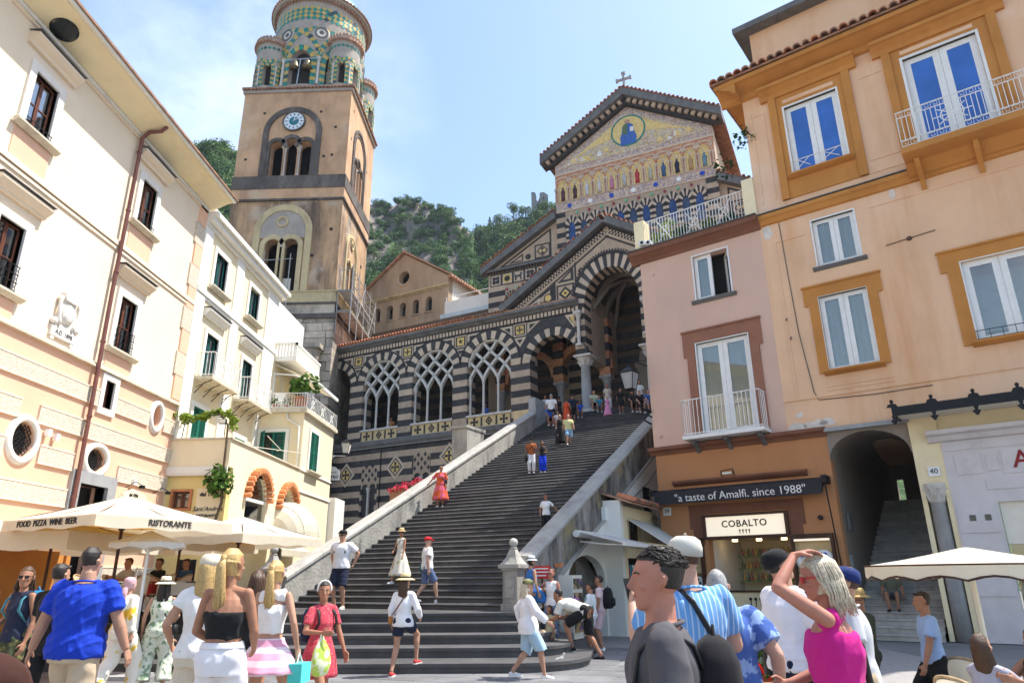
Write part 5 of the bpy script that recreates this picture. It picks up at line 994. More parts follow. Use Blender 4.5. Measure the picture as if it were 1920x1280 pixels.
pa.p('eave_cove', MB().prism([(0,14.08),(.1,14.1),(.62,14.36),(.8,14.4),(.8,14.5),(-.3,14.7),(-.3,14.08)], (PX,2,0), (1,0,0), (0,0,1), (0,19.4,0)), 'eave_yellow'); pa.p('gutter', MB().box(PX+.78, PX+.9, 2, 21.45, 14.42, 14.54), 'offwhite'); pa.p('roof', MB().hexa([(PX+.95,2,14.5),(PX+.95,21.5,14.5),(PX-6,21.5,16.6),(PX-6,2,16.6),(PX+.95,2,14.57),(PX+.95,21.5,14.57),(PX-6,21.5,16.7),(PX-6,2,16.7)]), 'tile_old')
m = MB(); m.loft([[(PX+.32+.02*d-.3*b*math.sin(2*PI*k/20)*.0+.26*math.sin(2*PI*k/20)*b, 12.9+a*math.cos(2*PI*k/20), 14.22+.13*math.sin(2*PI*k/20)*b-d*.02) for k in range(20)] for a, b, d in ((.36,1,0),(.36,1,1),(.3,.85,1.2))]); o = pa.p('attic_oculus', m, 'darkglass')
pp = [(PX+.72, 16.95, 14.38), (PX+.6, 16.9, 14.2), (PX+.3, 16.82, 14.12), (PX+.14, 16.8, 13.9), (PX+.12, 16.8, 9), (PX+.16, 16.8, 4), (PX+.16, 16.8, .1)]; dp = root(pa.p('drainpipe', MB().tube(pp, .055, 10), 'pipe', smooth=True))
for z in (13.4, 11.5, 9.6, 7.6, 5.6, 3.6): pa.p('pipe_bracket', MB().lathe([(.07,0),(.07,.05)], 10, (PX+.13 if z > 6 else PX+.15, 16.8, z)), 'pipe', dp)
# carved coat of arms
ca_ = T('coat_of_arms', 'white carved coat of arms with crest and inscribed base on the palazzo wall', 'relief', W, (PX+.02, 15.4, 7.15)); m = MB().prism([(15.05,7.45),(15.75,7.45),(15.7,7.9),(15.65,8.15),(15.4,8.25),(15.15,8.15),(15.1,7.9)], (PX+.06,0,0), (0,1,0), (0,0,1), (-.06,0,0)); ca_.p('back_plate', m, 'stuccorelief')
ca_.p('shield', MB().loft([[(PX+.05+d, 15.4+r*math.cos(2*PI*k/18), 7.82+r*1.25*math.sin(2*PI*k/18)) for k in range(18)] for r, d in ((.22,0),(.2,.05),(.1,.09),(.02,.1))]), 'stuccorelief', smooth=True); ca_.p('inscription_plaque', MB().box(PX, PX+.07, 14.95, 15.85, 7.2, 7.45).box(PX, PX+.06, 15.0, 15.1, 7.1, 7.2).box(PX, PX+.06, 15.7, 15.8, 7.1, 7.2), 'stuccorelief')
for s in (-1, 1):
    ca_.p('scroll', MB().tube([(PX+.08, 15.4+s*(.24+.03*k-.035*(k > 4)*(k-4)), 7.5+.1*k) for k in range(8)], [.05,.05,.04,.04,.04,.04,.05,.06], 7), 'stuccorelief', smooth=True); ca_.p('volute', MB().lathe([(.09,0),(.09,.07),(.04,.1)], 12, (PX+.02, 15.4+s*.4, 7.55), 'x'), 'stuccorelief')
ca_.p('crest', MB().prism([(15.18,8.15),(15.62,8.15),(15.68,8.32),(15.4,8.4),(15.12,8.32)], (PX+.12,0,0), (0,1,0), (0,0,1), (-.12,0,0)), 'stuccorelief')
o = lettering(ca_.e, 'inscription', 'A.D. 1898', .15, 'darkgrey', (.055, -.0, .17), '+x')
for y, z in ((15.55, 4.95), (15.85, 4.9), (19.35, 4.3)): single('alarm_box' if y < 19 else 'junction_box', 'small white alarm box on the rusticated wall, %s' % ('left of the pair beside the drainpipe' if y < 15.7 else 'right of the pair beside the drainpipe' if y < 19 else 'alone near the far corner'), 'box', MB().box(PX+.04, PX+.14, y-.06, y+.06, z-.08, z+.08), 'white_paint', W, (PX, y, z))
single('gilded_roundel', 'edge of a gilded round relief at the picture left', 'roundel', MB().lathe([(0,.12),(.3,.1),(.42,.14),(.5,.1),(.55,0)], 30, (PX+.02, 11.83, 6.0), 'x'), 'gold', W, (PX, 11.83, 6.0), smooth=True)
# ---------------------------------------------------------------- white house with balconies and terrace
wh = T('white_house', 'white and cream house with green shutters, iron balconies and corner terrace', 'house', W, (PX, 25, 0))
WH = [(22.75, 11.55, .95, 1.4), (25.85, 11.6, .95, 1.35), (22.85, 8.2, .92, 1.68), (25.92, 8.2, .92, 1.68), (22.65, 5.2, .95, 2.0), (26.0, 5.2, .95, 1.6)]
xwall(wh, 'main_wall', rect(21.22, 28.4, 0, 14.0), [rect(y-w_/2, y+w_/2, z, z+h) for y, z, w_, h in WH], 'cream_wall'); wh.p('body', MB().box(PX-8, PX-1.2, 21.3, 33, 0, 13.9).box(PX-1.2, PX-.35, 28.2, 33, 8.4, 13.9), 'white_wall')
for y0, y1 in ((21.22,21.85), (24.0,24.65), (27.2,28.4)): wh.p('pilaster', MB().box(PX, PX+.06, y0, y1, 5.9, 13.6), 'white_wall')
for z0, z1, o in ((11.02,11.2,.1), (10.92,11.02,.05), (13.5,13.65,.1), (13.65,13.85,.28), (13.85,14.0,.4)): wh.p('string_course', MB().box(PX-.01, PX+o, 21.24, 28.42+o, z0, z1), 'white_wall')
wh.p('roof_balustrade', MB().box(PX-.1, PX+.02, 21.6, 28.2, 14.35, 14.45), 'white_paint'); m = MB()
for k in range(40): m.box(PX-.07, PX-.01, 21.7+k*.163, 21.77+k*.163, 14.0, 14.35)
wh.p('balusters', m, 'white_paint'); wh.p('roof', MB().hexa([(PX-.6,21.6,14.35),(PX-.6,27.6,14.35),(PX-5,27.6,16.4),(PX-5,21.6,16.4),(PX-.6,21.6,14.5),(PX-.6,27.6,14.5),(PX-5,27.6,16.55),(PX-5,21.6,16.55)]), 'pipe')
for k, (y, z, w_, h) in enumerate(WH):
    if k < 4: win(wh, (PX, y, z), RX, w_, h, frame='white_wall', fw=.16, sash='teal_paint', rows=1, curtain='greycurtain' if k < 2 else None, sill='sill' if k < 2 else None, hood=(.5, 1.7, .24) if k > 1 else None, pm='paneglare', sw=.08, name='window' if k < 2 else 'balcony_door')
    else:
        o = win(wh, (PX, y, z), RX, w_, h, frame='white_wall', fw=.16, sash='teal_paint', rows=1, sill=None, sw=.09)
        for s in (0, 1): shutter(o, -w_/2+s*w_/2, -w_/2+(s+1)*w_/2, -.05, 0, h, 'green_paint')
for y0, y1 in ((22.0, 24.2), (25.1, 27.4)):
    b = place(wh, link('balcony', MB().box(-(y1-y0)/2, (y1-y0)/2, -.62, 0, -.1, 0).mesh('balcony', 'sill'), wh.e), (PX, (y0+y1)/2, 8.18), RX); h_ = (y1-y0)/2
    railing(b, -h_+.03, h_-.03, -.58, 0, .85, 'white_paint', .11, .58, (-.5, .5)); m = MB()
    for k in range(4): x = -h_+.15+k*(2*h_-.3)/3; m.tube([(x,-.55,-.12),(x,-.3,-.2),(x,0,-.55)], .016, 5).tube([(x,-.5,-.12),(x,-.02,-.35)], .012, 5)
    sub(b, 'brackets', m, 'iron')
# corner block with terrace
CX = -9.6; xwall(wh, 'corner_side_wall', rect(27.72, 32.0, 5.0, 8.2), [rect(28.65, 29.7, 5.95, 7.6)], 'cream_wall', CX, .3); wh.p('corner_front_wall', MB().prism([rect(PX, CX-.3, 5.0, 8.2), rect(-11.35, -10.3, 6.1, 7.4)], (0,27.72,0), (1,0,0), (0,0,1), (0,.3,0)), 'cream_wall')
o = win(wh, (-10.82, 27.72, 6.1), 0, 1.05, 1.3, frame='white_wall', fw=.14, sash='teal_paint', rows=1, sill=None, sw=.08); shutter(o, -.0, .52, -.05, 0, 1.3, 'green_paint'); shutter(o, -.52, -.1, -.06, 0, 1.3, 'green_paint', R_(-50))
o = win(wh, (CX, 29.17, 5.95), RX, 1.05, 1.65, frame='white_wall', fw=.16, sash='teal_paint', rows=1, sw=.08)
for s in (0, 1): shutter(o, -.52+s*.525, s*.525, -.05, 0, 1.65, 'green_paint')
for z in (5.9, 5.05): wh.p('moulding', MB().box(CX, CX+.05, 27.75, 32, z-.06, z), 'white_wall')
wh.p('terrace_slab', MB().box(PX, CX+.15, 27.55, 32.1, 8.2, 8.36), 'sill'); b = place(wh, link('terrace_edge', MB().box(0, 2.0, 0, .04, 0, .03).mesh('terrace_edge', 'sill'), wh.e), (PX, 27.6, 8.36), 0); railing(b, .0, 2.0, .03, 0, .66, 'white_paint', .11, None, (1.0,)); b2 = place(wh, link('terrace_edge', MB().box(-2.2, 2.2, 0, .04, 0, .03).mesh('terrace_edge', 'sill'), wh.e), (CX+.1, 29.85, 8.36), RX); railing(b2, -2.2, 2.2, .03, 0, .66, 'white_paint', .2, None, (-1.4, 0, 1.4))
wh.p('penthouse', MB().box(PX-.3, PX+.05, 28.4, 32, 8.36, 11.0), 'cream_wall'); win(wh, (PX+.05, 29.2, 8.4), RX, .9, 1.75, frame='white_wall', fw=.1, sash='teal_paint', rows=1, sill=None, name='terrace_door')
wh.p('upper_terrace', MB().box(PX-.2, PX+1.0, 28.6, 32, 10.75, 10.95).box(PX+.9, PX+1.0, 28.6, 32, 11.5, 11.6).box(PX-.2, PX+1.0, 28.6, 28.7, 11.5, 11.6), 'white_wall'); m = MB()
for k in range(24): m.box(PX+.92, PX+.98, 28.65+k*.14, 28.72+k*.14, 10.95, 11.5)
for k in range(8): m.box(PX-.15+k*.14, PX-.08+k*.14, 28.62, 28.68, 10.95, 11.5)
wh.p('balusters', m, 'white_wall')
aw = T('awning', 'rolled-out pale sun awning over the corner terrace of the white house', 'awning', W, (PX+.8, 29.5, 10)); aw.p('canvas', MB().hexa([(PX+.1,28.7,10.6),(PX+.1,31.8,10.6),(CX+.1,31.8,9.75),(CX+.1,28.7,9.75),(PX+.1,28.7,10.63),(PX+.1,31.8,10.63),(CX+.1,31.8,9.78),(CX+.1,28.7,9.78)]), 'canvas'); aw.p('arm', MB().tube([(PX+.1,28.7,10.2),(PX+1,28.7,10.1),(CX+.05,28.7,9.72)], .03, 6), 'white_paint'); aw.p('front_bar', MB().box(CX+.05, CX+.13, 28.6, 31.9, 9.68, 9.82), 'white_paint')
def potplant(name, label, x, y, z, s, mat='leaf', pot='planter', seed=1, group=None, n=160):
    t = T(name, label, 'plant', W, (x, y, z), group); t.p('pot', MB().lathe([(.09*s,0),(.13*s,.2*s),(.15*s,.2*s),(.15*s,.24*s),(.11*s,.24*s),(.1*s,.2*s),(0,.2*s)], 12, (x,y,z)), pot); o = link('foliage', quads_mesh('foliage', leaves((0,0,.48*s), (.3*s,.3*s,.34*s), n, .13*s, 6, seed=seed), mat), t.e); return t
potplant('potted_palm', 'tall potted plant at the terrace corner under the pale awning', CX-.25, 27.9, 8.36, 2.2, 'leaf', seed=3)
for k, (x, y) in enumerate(((-10.9, 27.75), (-10.4, 27.75), (-9.75, 30.5))): potplant('potted_plant', 'small potted plant on the white house terrace, %s' % ('left of two behind the front rail', 'right of two behind the front rail', 'alone behind the side rail')[k], x, y, 8.36, .8, 'leaf', seed=k, n=90)
tc_ = T('terrace_chair', 'white garden chair on the corner terrace behind its rail', 'chair', W, (-11.0, 28.3, 8.36)); tc_.p('seat', MB().box(-11.22,-10.78,28.1,28.5,8.76,8.8), 'white_paint'); tc_.p('backrest', MB().box(-11.22,-10.78,28.46,28.5,8.8,9.25), 'white_paint')
for x in (-11.2, -10.82):
    for y in (28.12, 28.46): tc_.p('leg', MB().box(x,x+.04,y,y+.04,8.36,8.76), 'white_paint')
# restaurant with terrace in front of the white house
re = T('restaurant', 'low cream and yellow restaurant front with terrace, brick arches and painted signs', 'restaurant', W, (-10.5, 21.2, 0))
re.p('front_wall', MB().prism([rect(PX, CX, 0, 4.75), rect(-11.25, -10.72, 3.75, 4.25)], (0,21.3,0), (1,0,0), (0,0,1), (0,.3,0)), 'yellow_wall'); re.p('terrace_parapet', MB().box(PX, CX, 21.2, 21.4, 5.0, 5.85).box(CX-.2, CX, 21.4, 27.72, 5.0, 5.85), 'cream_wall'); re.p('parapet_base', MB().prism([(0,4.72),(.03,4.72),(.06,4.8),(.06,5.0),(0,5.0)], (PX,21.2,0), (0,-1,0), (0,0,1), (1.9,0,0)), 'white_wall'); re.p('parapet_cap', MB().box(PX, CX+.06, 21.14, 21.46, 5.85, 5.9).box(CX-.26, CX+.06, 21.46, 27.72, 5.85, 5.9), 'sill'); re.p('terrace_floor', MB().box(PX, CX-.2, 21.4, 27.72, 4.75, 5.0), 'cream_wall')
A1, A2 = archloop(23.7, 1.8, 3.3, 4.2), archloop(26.6, 1.8, 2.2, 4.1)
re.p('side_wall', MB().prism([rect(21.6, 32, 0, 5.0), A1, A2], (CX,0,0), (0,1,0), (0,0,1), (-.3,0,0)), 'cream_wall'); re.p('interior', MB().box(CX-1.6, CX-1.4, 21.8, 31, 0, 4.7), 'white_wall'); re.p('door_panel', MB().box(CX-.5, CX-.4, 25.7, 27.5, 0, 4.7), 'inside')
win(re, (-10.98, 21.3, 3.75), 0, .53, .5, frame='brick', fw=.07, sash='brownwood', cols=2, rows=1, sill=None)
for c, zs in ((23.7, 4.2), (26.6, 4.1)):
    ar = root(re.p('brick_arch', MB().prism([(c-.9+0, zs-.02), (c-.88, zs-.02), (c-.88, zs), (c-.9, zs)], (CX,0,0), (0,1,0), (0,0,1), (.02,0,0)), 'brick'))
    for k in range(16):
        a = PI*(k+.5)/16; m = MB().lathe([(.075,0),(.09,.02),(.09,.3),(.07,.32)], 8, (0,0,0), 'x'); o = re.p('brick', m, 'brick', ar); o.data = m.mesh('brick', 'brick'); o.location = (CX-.1-re.org[0], c+1.0*math.cos(a)-re.org[1], zs+1.0*math.sin(a)); o.rotation_euler = (a, 0, 0); o.scale = (1, 1.3, 1)
re.p('arch_transom', MB().box(CX-.12, CX-.04, 22.8, 24.6, 4.15, 4.25), 'white_paint'); re.p('arch_pane', MB().prism(archloop(23.7, 1.8, 3.3, 4.2), (CX-.14,0,0), (0,1,0), (0,0,1), (-.01,0,0)), 'pane')
b = root(re.p('wall_sign', MB().prism([rect(-10.5,-9.75,2.75,4.35)], (0,21.28,0), (1,0,0), (0,0,1), (0,.02,0)), 'cream_wall')); o_ = re.org
for s, sz, z, sh, bo in (('dal 1934', .17, 4.16, 0, .004), ("Sant'Andrea", .19, 3.72, .35, 0), ('RISTORANTE', .11, 3.52, 0, .003), ('PIZZERIA', .11, 3.38, 0, .003), ('Cucina tipica', .07, 3.12, .2, 0), ('PIZZA PASTA', .075, 3.0, 0, 0), ('& Wine', .07, 2.88, .2, 0)): lettering(re.e, 'lettering', s, sz, 'ink', (-10.12-o_[0], 21.27-o_[1], z), '-y', sh, bo)
sg = T('signboard', "cream restaurant signboard with arched top hung on the palazzo wall", 'sign', W, (PX+.1, 19.6, 3.2)); sg.p('board', MB().prism([(18.75,3.1),(20.5,3.1),(20.5,3.75),(20.2,3.8),(19.9,4.0),(19.3,4.1),(18.9,3.95),(18.75,3.7)], (PX+.14,0,0), (0,1,0), (0,0,1), (-.05,0,0)), 'cream_wall')
for s, sz, y, z, sh in (('dal 1934', .13, 19.35, 3.93, 0), ("Sant'Andrea", .27, 19.4, 3.62, .35), ('RISTORANTE PIZZERIA', .13, 19.45, 3.3, 0), ('Cucina', .11, 20.25, 3.6, .2), ('Tipica', .11, 20.25, 3.42, .2)): lettering(sg.e, 'lettering', s, sz, 'ink', (.05, y-19.6, z-3.2), '+x', sh, .002)
for y in (18.9, 20.3): sg.p('lamp', MB().tube([(PX+.14,y,4.1),(PX+.4,y,4.25),(PX+.6,y,4.15)], .012, 5).box(PX+.55,PX+.66,y-.06,y+.06,4.06,4.14), 'iron')
for nm, yy, tx in (('notice', 21.75, 'MENU'), ('notice', 22.05, 'RISTORANTE')): pass
# vine trained over the terrace
vn = T('vine', 'leafy vine climbing the restaurant corner and trailing along the terrace top', 'vine', W, (-9.7, 21.15, 2.2))
vn.p('stem', MB().tube([(-9.66,21.1,2.2),(-9.8,21.05,2.7),(-9.72,21.02,3.3),(-9.6,21.05,3.9),(-9.66,21.05,4.6),(-9.7,21.1,5.6),(-9.75,21.15,6.3),(-10.1,21.2,6.7)], [.05,.045,.045,.04,.04,.035,.03,.02], 7), 'bark', smooth=True)
o = link('foliage', quads_mesh('foliage', leaves((-9.72+9.7,21.0-21.15,4.65-2.2), (.42,.4,.72), 420, .17, 9, 1, 5), 'leaf'), vn.e); V = np.concatenate([leaves((-9.85-.32*k+9.7, .12, 6.62-2.2+.1*math.sin(k*1.3)), (.28,.3,.17), 90, .15, 4, 1, k) for k in range(6)]+[leaves((.12, .1, 4.2), (.22,.25,.22), 70, .15, 4, 1, 77), leaves((-1.95, .1, 4.2), (.22,.2,.2), 60, .15, 4, 1, 78)]); link('foliage', quads_mesh('foliage', V, 'leaf_lime'), vn.e)
vn.p('support_pole', MB().tube([(-11.2,21.2,5.9),(-11.15,21.2,6.7)], .015, 5).tube([(-11.4,21.2,6.62),(-9.5,21.2,6.62)], .012, 5), 'iron')
single('cable', 'dark cables strung along the white house above the terrace', 'cable', MB().tube([(CX+.02,24,6.5),(CX-.2,26,6.35),(-10.6,27.65,6.6)], .012, 5).tube([(-10,21.6,6.3),(-10.6,24,6.2),(-9.55,27.6,6.5)], .012, 5), 'offwhite', W, (CX, 24, 6.4)); single('drainpipe', 'pale drainpipe bending down the corner of the white house', 'pipe', MB().tube([(-10.3,27.62,8.15),(-10.25,27.62,7.9),(-9.75,27.6,7.6),(-9.7,27.62,5.2)], .045, 8), 'offwhite', W, (-10, 27.6, 5.2), smooth=True)
s1 = T('floodlight', 'small square floodlight on a pole in the vine above the terrace', 'lamp', W, (-9.85, 21.1, 5.9)); s1.p('pole', MB().tube([(-9.8,21.1,5.9),(-9.8,21.1,6.35)], .014, 5), 'iron'); s1.p('head', MB().box(-9.98,-9.76,21.0,21.08,6.3,6.46), 'iron'); s1.p('lens', MB().box(-9.96,-9.78,20.985,20.998,6.32,6.44), 'offwhite')
# awnings on the restaurant arches
a2 = T('dome_awning', 'cream domed awning with scalloped hem over the right brick arch', 'awning', W, (CX, 26.7, 2.9)); m = MB(); R2 = 1.25; n = 12; rings = []
for k in range(9):
    a = PI/2*k/8; rings.append([(CX+1.3*math.sin(a)*math.sin(PI*q/n)**.6, 26.7-R2*math.cos(PI*q/n)*(1), 3.1+1.35*math.cos(a)*math.sin(PI*q/n)**.5) for q in range(n+1)])
m.loft(rings, cap=False, close=False); a2.p('canopy', m, 'canvas'); m = MB(); pts = [(CX+1.3*math.sin(PI*q/48)**.6, 26.7-R2*math.cos(PI*q/48)) for q in range(49)]; m.add([(x, y, 3.1) for x, y in pts]+[(x, y, 2.86+.05*abs(math.sin(q*PI/4))) for q, (x, y) in enumerate(pts)], [(k, k+1, 50+k, 49+k) for k in range(48)]); a2.p('valance', m, 'canvas')
for q in (3, 6, 9): a2.p('rib', MB().tube([(x*1+.01, y, z+.01) for x, y, z in [r_[q] for r_ in rings]], .012, 5), 'offwhite')
a3 = T('sun_awning', 'sloping cream sun awning below the left brick arch of the restaurant', 'awning', W, (CX, 23.6, 3.2)); a3.p('canvas', MB().hexa([(CX,22.4,3.45),(CX,25.2,3.45),(CX+1.5,25.2,2.55),(CX+1.5,22.4,2.55),(CX,22.4,3.48),(CX,25.2,3.48),(CX+1.5,25.2,2.58),(CX+1.5,22.4,2.58)]), 'canvas'); m = MB()
for k in range(20): y = 22.4+k*.14; m.prism([(y,2.57),(y+.14,2.57),(y+.14,2.4),(y+.07,2.34),(y,2.4)], (CX+1.5,0,0), (0,1,0), (0,0,1), (.01,0,0))
a3.p('valance', m, 'canvas')
# hanging sign and lamp at the alley
hs = T('hanging_sign', "white arched hanging sign of the cloister restaurant at the alley", 'sign', W, (-10.2, 33.2, 6.1)); hs.p('board', MB().prism([(-10.55,6.15),(-9.55,6.15),(-9.55,6.6),(-9.75,6.78),(-10.05,6.86),(-10.35,6.78),(-10.55,6.6)], (0,33.2,0), (1,0,0), (0,0,1), (0,.05,0)), 'cerwhite'); lettering(hs.e, 'lettering', 'CHIOSTRO', .19, 'ink', (.15, -.005, .2), bold=.004); lettering(hs.e, 'lettering', 'RISTORANTE', .12, 'ink', (.15, -.005, .42)); hs.p('bracket', MB().tube([(-10.6,33.22,6.95),(-9.5,33.22,6.95)], .02, 5), 'iron')
def lantern(t, c, s, glass='offwhite'):
    x, y, z = c; t.p('lantern_frame', MB().loft([[(x+sx*r*s, y+sy*r*s, z+h*s) for sx, sy in ((-1,-1),(1,-1),(1,1),(-1,1))] for r, h in ((.24,.55),(.26,.58),(.1,.72),(.05,.8),(.03,.86))]).loft([[(x+sx*r*s, y+sy*r*s, z+h*s) for sx, sy in ((-1,-1),(1,-1),(1,1),(-1,1))] for r, h in ((.04,-.06),(.13,0),(.14,.03))]), 'iron')
    m = MB()
    for sx, sy in ((-1,-1),(1,-1),(1,1),(-1,1)): m.tube([(x+sx*.14*s,y+sy*.14*s,z), (x+sx*.235*s,y+sy*.235*s,z+.56*s)], .014*s, 5)
    t.p('glazing_bar', m, 'iron'); t.p('glass', MB().loft([[(x+sx*r*s, y+sy*r*s, z+h*s) for sx, sy in ((-1,-1),(1,-1),(1,1),(-1,1))] for r, h in ((.13,.03),(.22,.55))]), glass)
ln = T('wall_lantern', 'white iron lantern on a bracket at the alley beside the striped wall', 'lamp', W, (-9.6, 33.4, 7.5)); lantern(ln, (-9.35, 33.4, 7.45), .9); ln.p('bracket', MB().tube([(-10.4,33.4,7.35),(-9.35,33.4,7.35)], .025, 6).tube([(-10.4,33.4,6.9),(-9.9,33.4,7.33)], .018, 5), 'white_paint')
single('alley_house_wall', 'low white wall closing the alley beside the staircase', 'wall', MB().box(-9.6, -9.3, 32, 33.6, 0, 5.2), 'white_wall', W, (-9.45, 32.5, 0))
# ---------------------------------------------------------------- houses on the right (frame Rf: s along the front, t into the house)
def fwall(t, name, outer, holes, mat, y=0., th=.35, par=None): return t.p(name, MB().prism([outer]+holes, (0,y,0), (1,0,0), (0,0,1), (0,th,0)), mat, par)
pk = T('pink_house', 'narrow dusty pink house with balcony door and brown cornices above the corner shop', 'house', Rf, (2.6, 0, 5.8))
fwall(pk, 'front_wall', rect(.31, 4.9, 5.85, 13.0), [rect(2.4, 3.68, 10.93, 12.65), rect(2.2, 4.02, 6.1, 9.35)], 'pink_wall'); pk.p('body', MB().box(.31, .6, .35, 9, 0, 13).box(.6, 4.9, 3.5, 9, 0, 13), 'pink_wall')
win(pk, (3.04, 0, 10.93), 0, 1.28, 1.72, frame='white_paint', fw=.05, sash='white_paint', rows=1, curtain='curtain', sill='darkgrey', sw=.13, so=.05, ajar=1.0, proud=.03); win(pk, (3.11, 0, 6.1), 0, 1.82, 3.25, frame='white_paint', fw=.04, sash='white_paint', rows=1, curtain='curtain', sill=None, sw=.16, proud=.03, name='balcony_door')
pk.p('door_surround', MB().prism([(1.85,6.0),(2.14,6.0),(2.14,9.4),(4.08,9.4),(4.08,6.0),(4.38,6.0),(4.38,8.9),(4.5,8.9),(4.5,9.8),(1.73,9.8),(1.73,8.9),(1.85,8.9)], (0,-.05,0), (1,0,0), (0,0,1), (0,.06,0)), 'pink_frame'); pk.p('surround_edge', MB().box(1.7, 4.53, -.1, 0, 9.8, 9.86), 'pink_frame')
pk.p('top_cornice', MB().prism([(.1,12.95),(-.05,12.95),(-.1,13.05),(-.28,13.2),(-.36,13.22),(-.36,13.4),(.1,13.42)], (-.02,0,0), (0,1,0), (0,0,1), (4.95,0,0)), 'cornice_brown'); pk.p('terrace_floor', MB().box(.0, 4.92, .1, 6, 13.2, 13.42), 'cornice_brown'); pk.p('lead_flashing', MB().box(-.05, 4.92, -.4, .1, 13.42, 13.45), 'darkgrey')
bl = root(pk.p('balcony', MB().box(1.7, 4.4, -.72, 0, 5.92, 6.04), 'white_paint'))
for x in (1.95, 3.05, 4.15): pk.p('bracket', MB().prism([(0,5.92),(-.5,5.92),(-.45,5.8),(-.2,5.72),(0,5.55)], (x-.07,0,0), (0,1,0), (0,0,1), (.14,0,0)), 'darkgrey', bl)
r_ = railing(bl, 1.74, 4.36, -.68, 6.04, 1.2, 'white_paint', .135, .66); r_.location = (-2.6, 0, -5.8)
lp = MB()
ed = root(pk.p('terrace_post', MB().box(.2, .62, -.1, .35, 13.45, 14.75), 'eave_yellow')); pk.p('terrace_post', MB().box(4.5, 4.9, -.1, .5, 13.45, 15.0), 'eave_yellow')
r_ = railing(pk.e, .66, 4.46, .05, 13.5, 1.2, 'white_paint', .115, None, (1.4, 2.55, 3.7), .014); r_.location = (-2.6, 0, -5.8)
o = T('security_camera', 'white double-lens security camera at the terrace corner of the pink house', 'camera', Rf, (.75, -.35, 13.65)); o.p('housing', MB().box(.55, .8, -.5, -.25, 13.5, 13.68).box(.82, 1.02, -.48, -.25, 13.46, 13.62), 'cerwhite'); o.p('lens', MB().lathe([(0,.03),(.06,.03),(.06,0)], 12, (.68,-.5,13.59), 'y').lathe([(0,.03),(.055,.03),(.055,0)], 12, (.92,-.48,13.54), 'y'), 'black')
for k, (s_, z, sz, mt, lb) in enumerate(((1.2, 13.9, .75, 'leaf_lime', 'bright green shrub rising over the terrace rail of the pink house'), (2.0, 13.6, .55, 'leaf', 'low leafy plant behind the terrace rail, second from the yellow post'), (2.9, 13.6, .6, 'leaf_lime', 'spiky yellow-green plant behind the middle of the terrace rail'), (3.8, 13.55, .45, 'leaf', 'small plant behind the terrace rail near the ochre house'))):
    t = T('terrace_plant', lb, 'plant', Rf, (s_, .6, 13.42)); t.p('tub', MB().lathe([(.2,13.42),(.26,13.8),(.22,13.8),(.2,13.75),(0,13.75)], 12, (s_,.6,0)), 'planter'); link('foliage', quads_mesh('foliage', leaves((0,0,z-13.42+.35), (sz,sz*.7,sz*.85), 240, .17, 7, 1, k+40), mt), t.e)
for z, x, r in ((12.4, .8, .06), (6.3, .6, .08)): single('wall_fitting', 'small pale wall fitting %s on the pink house' % ('high' if z > 9 else 'low'), 'fitting', MB().lathe([(0,.06),(r*.7,.06),(r,0)], 10, (x,0,z), 'y'), 'pink_wall', Rf, (x, 0, z))
# corner shop under the pink house
sh = T('corner_shop', 'orange corner shop front with black awning, lit sign and shelves of bottles', 'shop', Rf, (3.2, 0, 0))
fwall(sh, 'front_wall', [(.35,0),(1.95,0),(1.95,2.75),(4.5,2.75),(4.5,0),(6.0,0),(6.0,5.7),(.35,5.7)], [], 'shop_orange', 0, .4); sh.p('mid_cornice', MB().prism([(.1,5.62),(-.06,5.62),(-.1,5.7),(-.22,5.78),(-.22,5.88),(.1,5.9)], (.16,0,0), (0,1,0), (0,0,1), (5.85,0,0)), 'cornice_brown')
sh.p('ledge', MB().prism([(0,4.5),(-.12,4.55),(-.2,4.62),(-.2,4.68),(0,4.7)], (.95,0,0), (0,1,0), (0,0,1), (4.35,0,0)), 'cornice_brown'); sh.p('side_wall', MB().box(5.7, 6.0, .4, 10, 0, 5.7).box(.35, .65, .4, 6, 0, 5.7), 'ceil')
av = root(sh.p('awning', MB().hexa([(.45,-.55,3.9),(5.75,-.55,3.9),(5.75,-.5,3.9),(.45,-.5,3.9),(.4,-.5,4.3),(5.8,-.5,4.3),(5.8,-.05,4.42),(.4,-.05,4.42)]), 'awning_black')); sh.p('awning_case', MB().box(5.78, 5.92, -.55, -.02, 4.2, 4.42).box(.3, .42, -.5, -.02, 4.2, 4.4), 'iron', av); sh.p('awning_arm', MB().tube([(5.85,-.45,4.2),(5.87,-.06,1.9)], .02, 6), 'iron', av)
lettering(sh.e, 'awning_lettering', '"a taste of Amalfi, since 1988"', .345, 'cerwhite', (3.25-3.2, -.55, 4.06), '-y', tilt=R_(-7.5), space=1.0)
sgn = root(sh.p('sign_frame', MB().prism([rect(1.86, 4.56, 2.76, 3.52), rect(1.96, 4.46, 2.84, 3.44)], (0,-.12,0), (1,0,0), (0,0,1), (0,.14,0)), 'darkwood')); sh.p('sign_panel', MB().box(1.96, 4.46, -.06, 0, 2.84, 3.44), 'lightbox', sgn); lettering(sh.e, 'sign_lettering', 'COBALTO', .29, 'ink', (3.2-3.2, -.075, 3.2), bold=.004, space=1.1)
m = MB()
for k in range(4): x = 3.05+k*.1; m.lathe([(0,.02),(.028,.02),(.028,0)], 8, (x,-.07,3.0), 'y').box(x-.008,x+.008,-.085,-.06,2.9,2.98)
sh.p('sign_emblem', m, 'ink', sgn)
sh.p('lintel_surround', MB().prism([(1.5,2.6),(1.86,2.6),(1.86,3.56),(4.56,3.56),(4.56,2.6),(4.95,2.6),(4.95,3.1),(5.05,3.1),(5.05,3.85),(1.4,3.85),(1.4,3.1),(1.5,3.1)], (0,-.03,0), (1,0,0), (0,0,1), (0,.04,0)), 'cornice_brown')
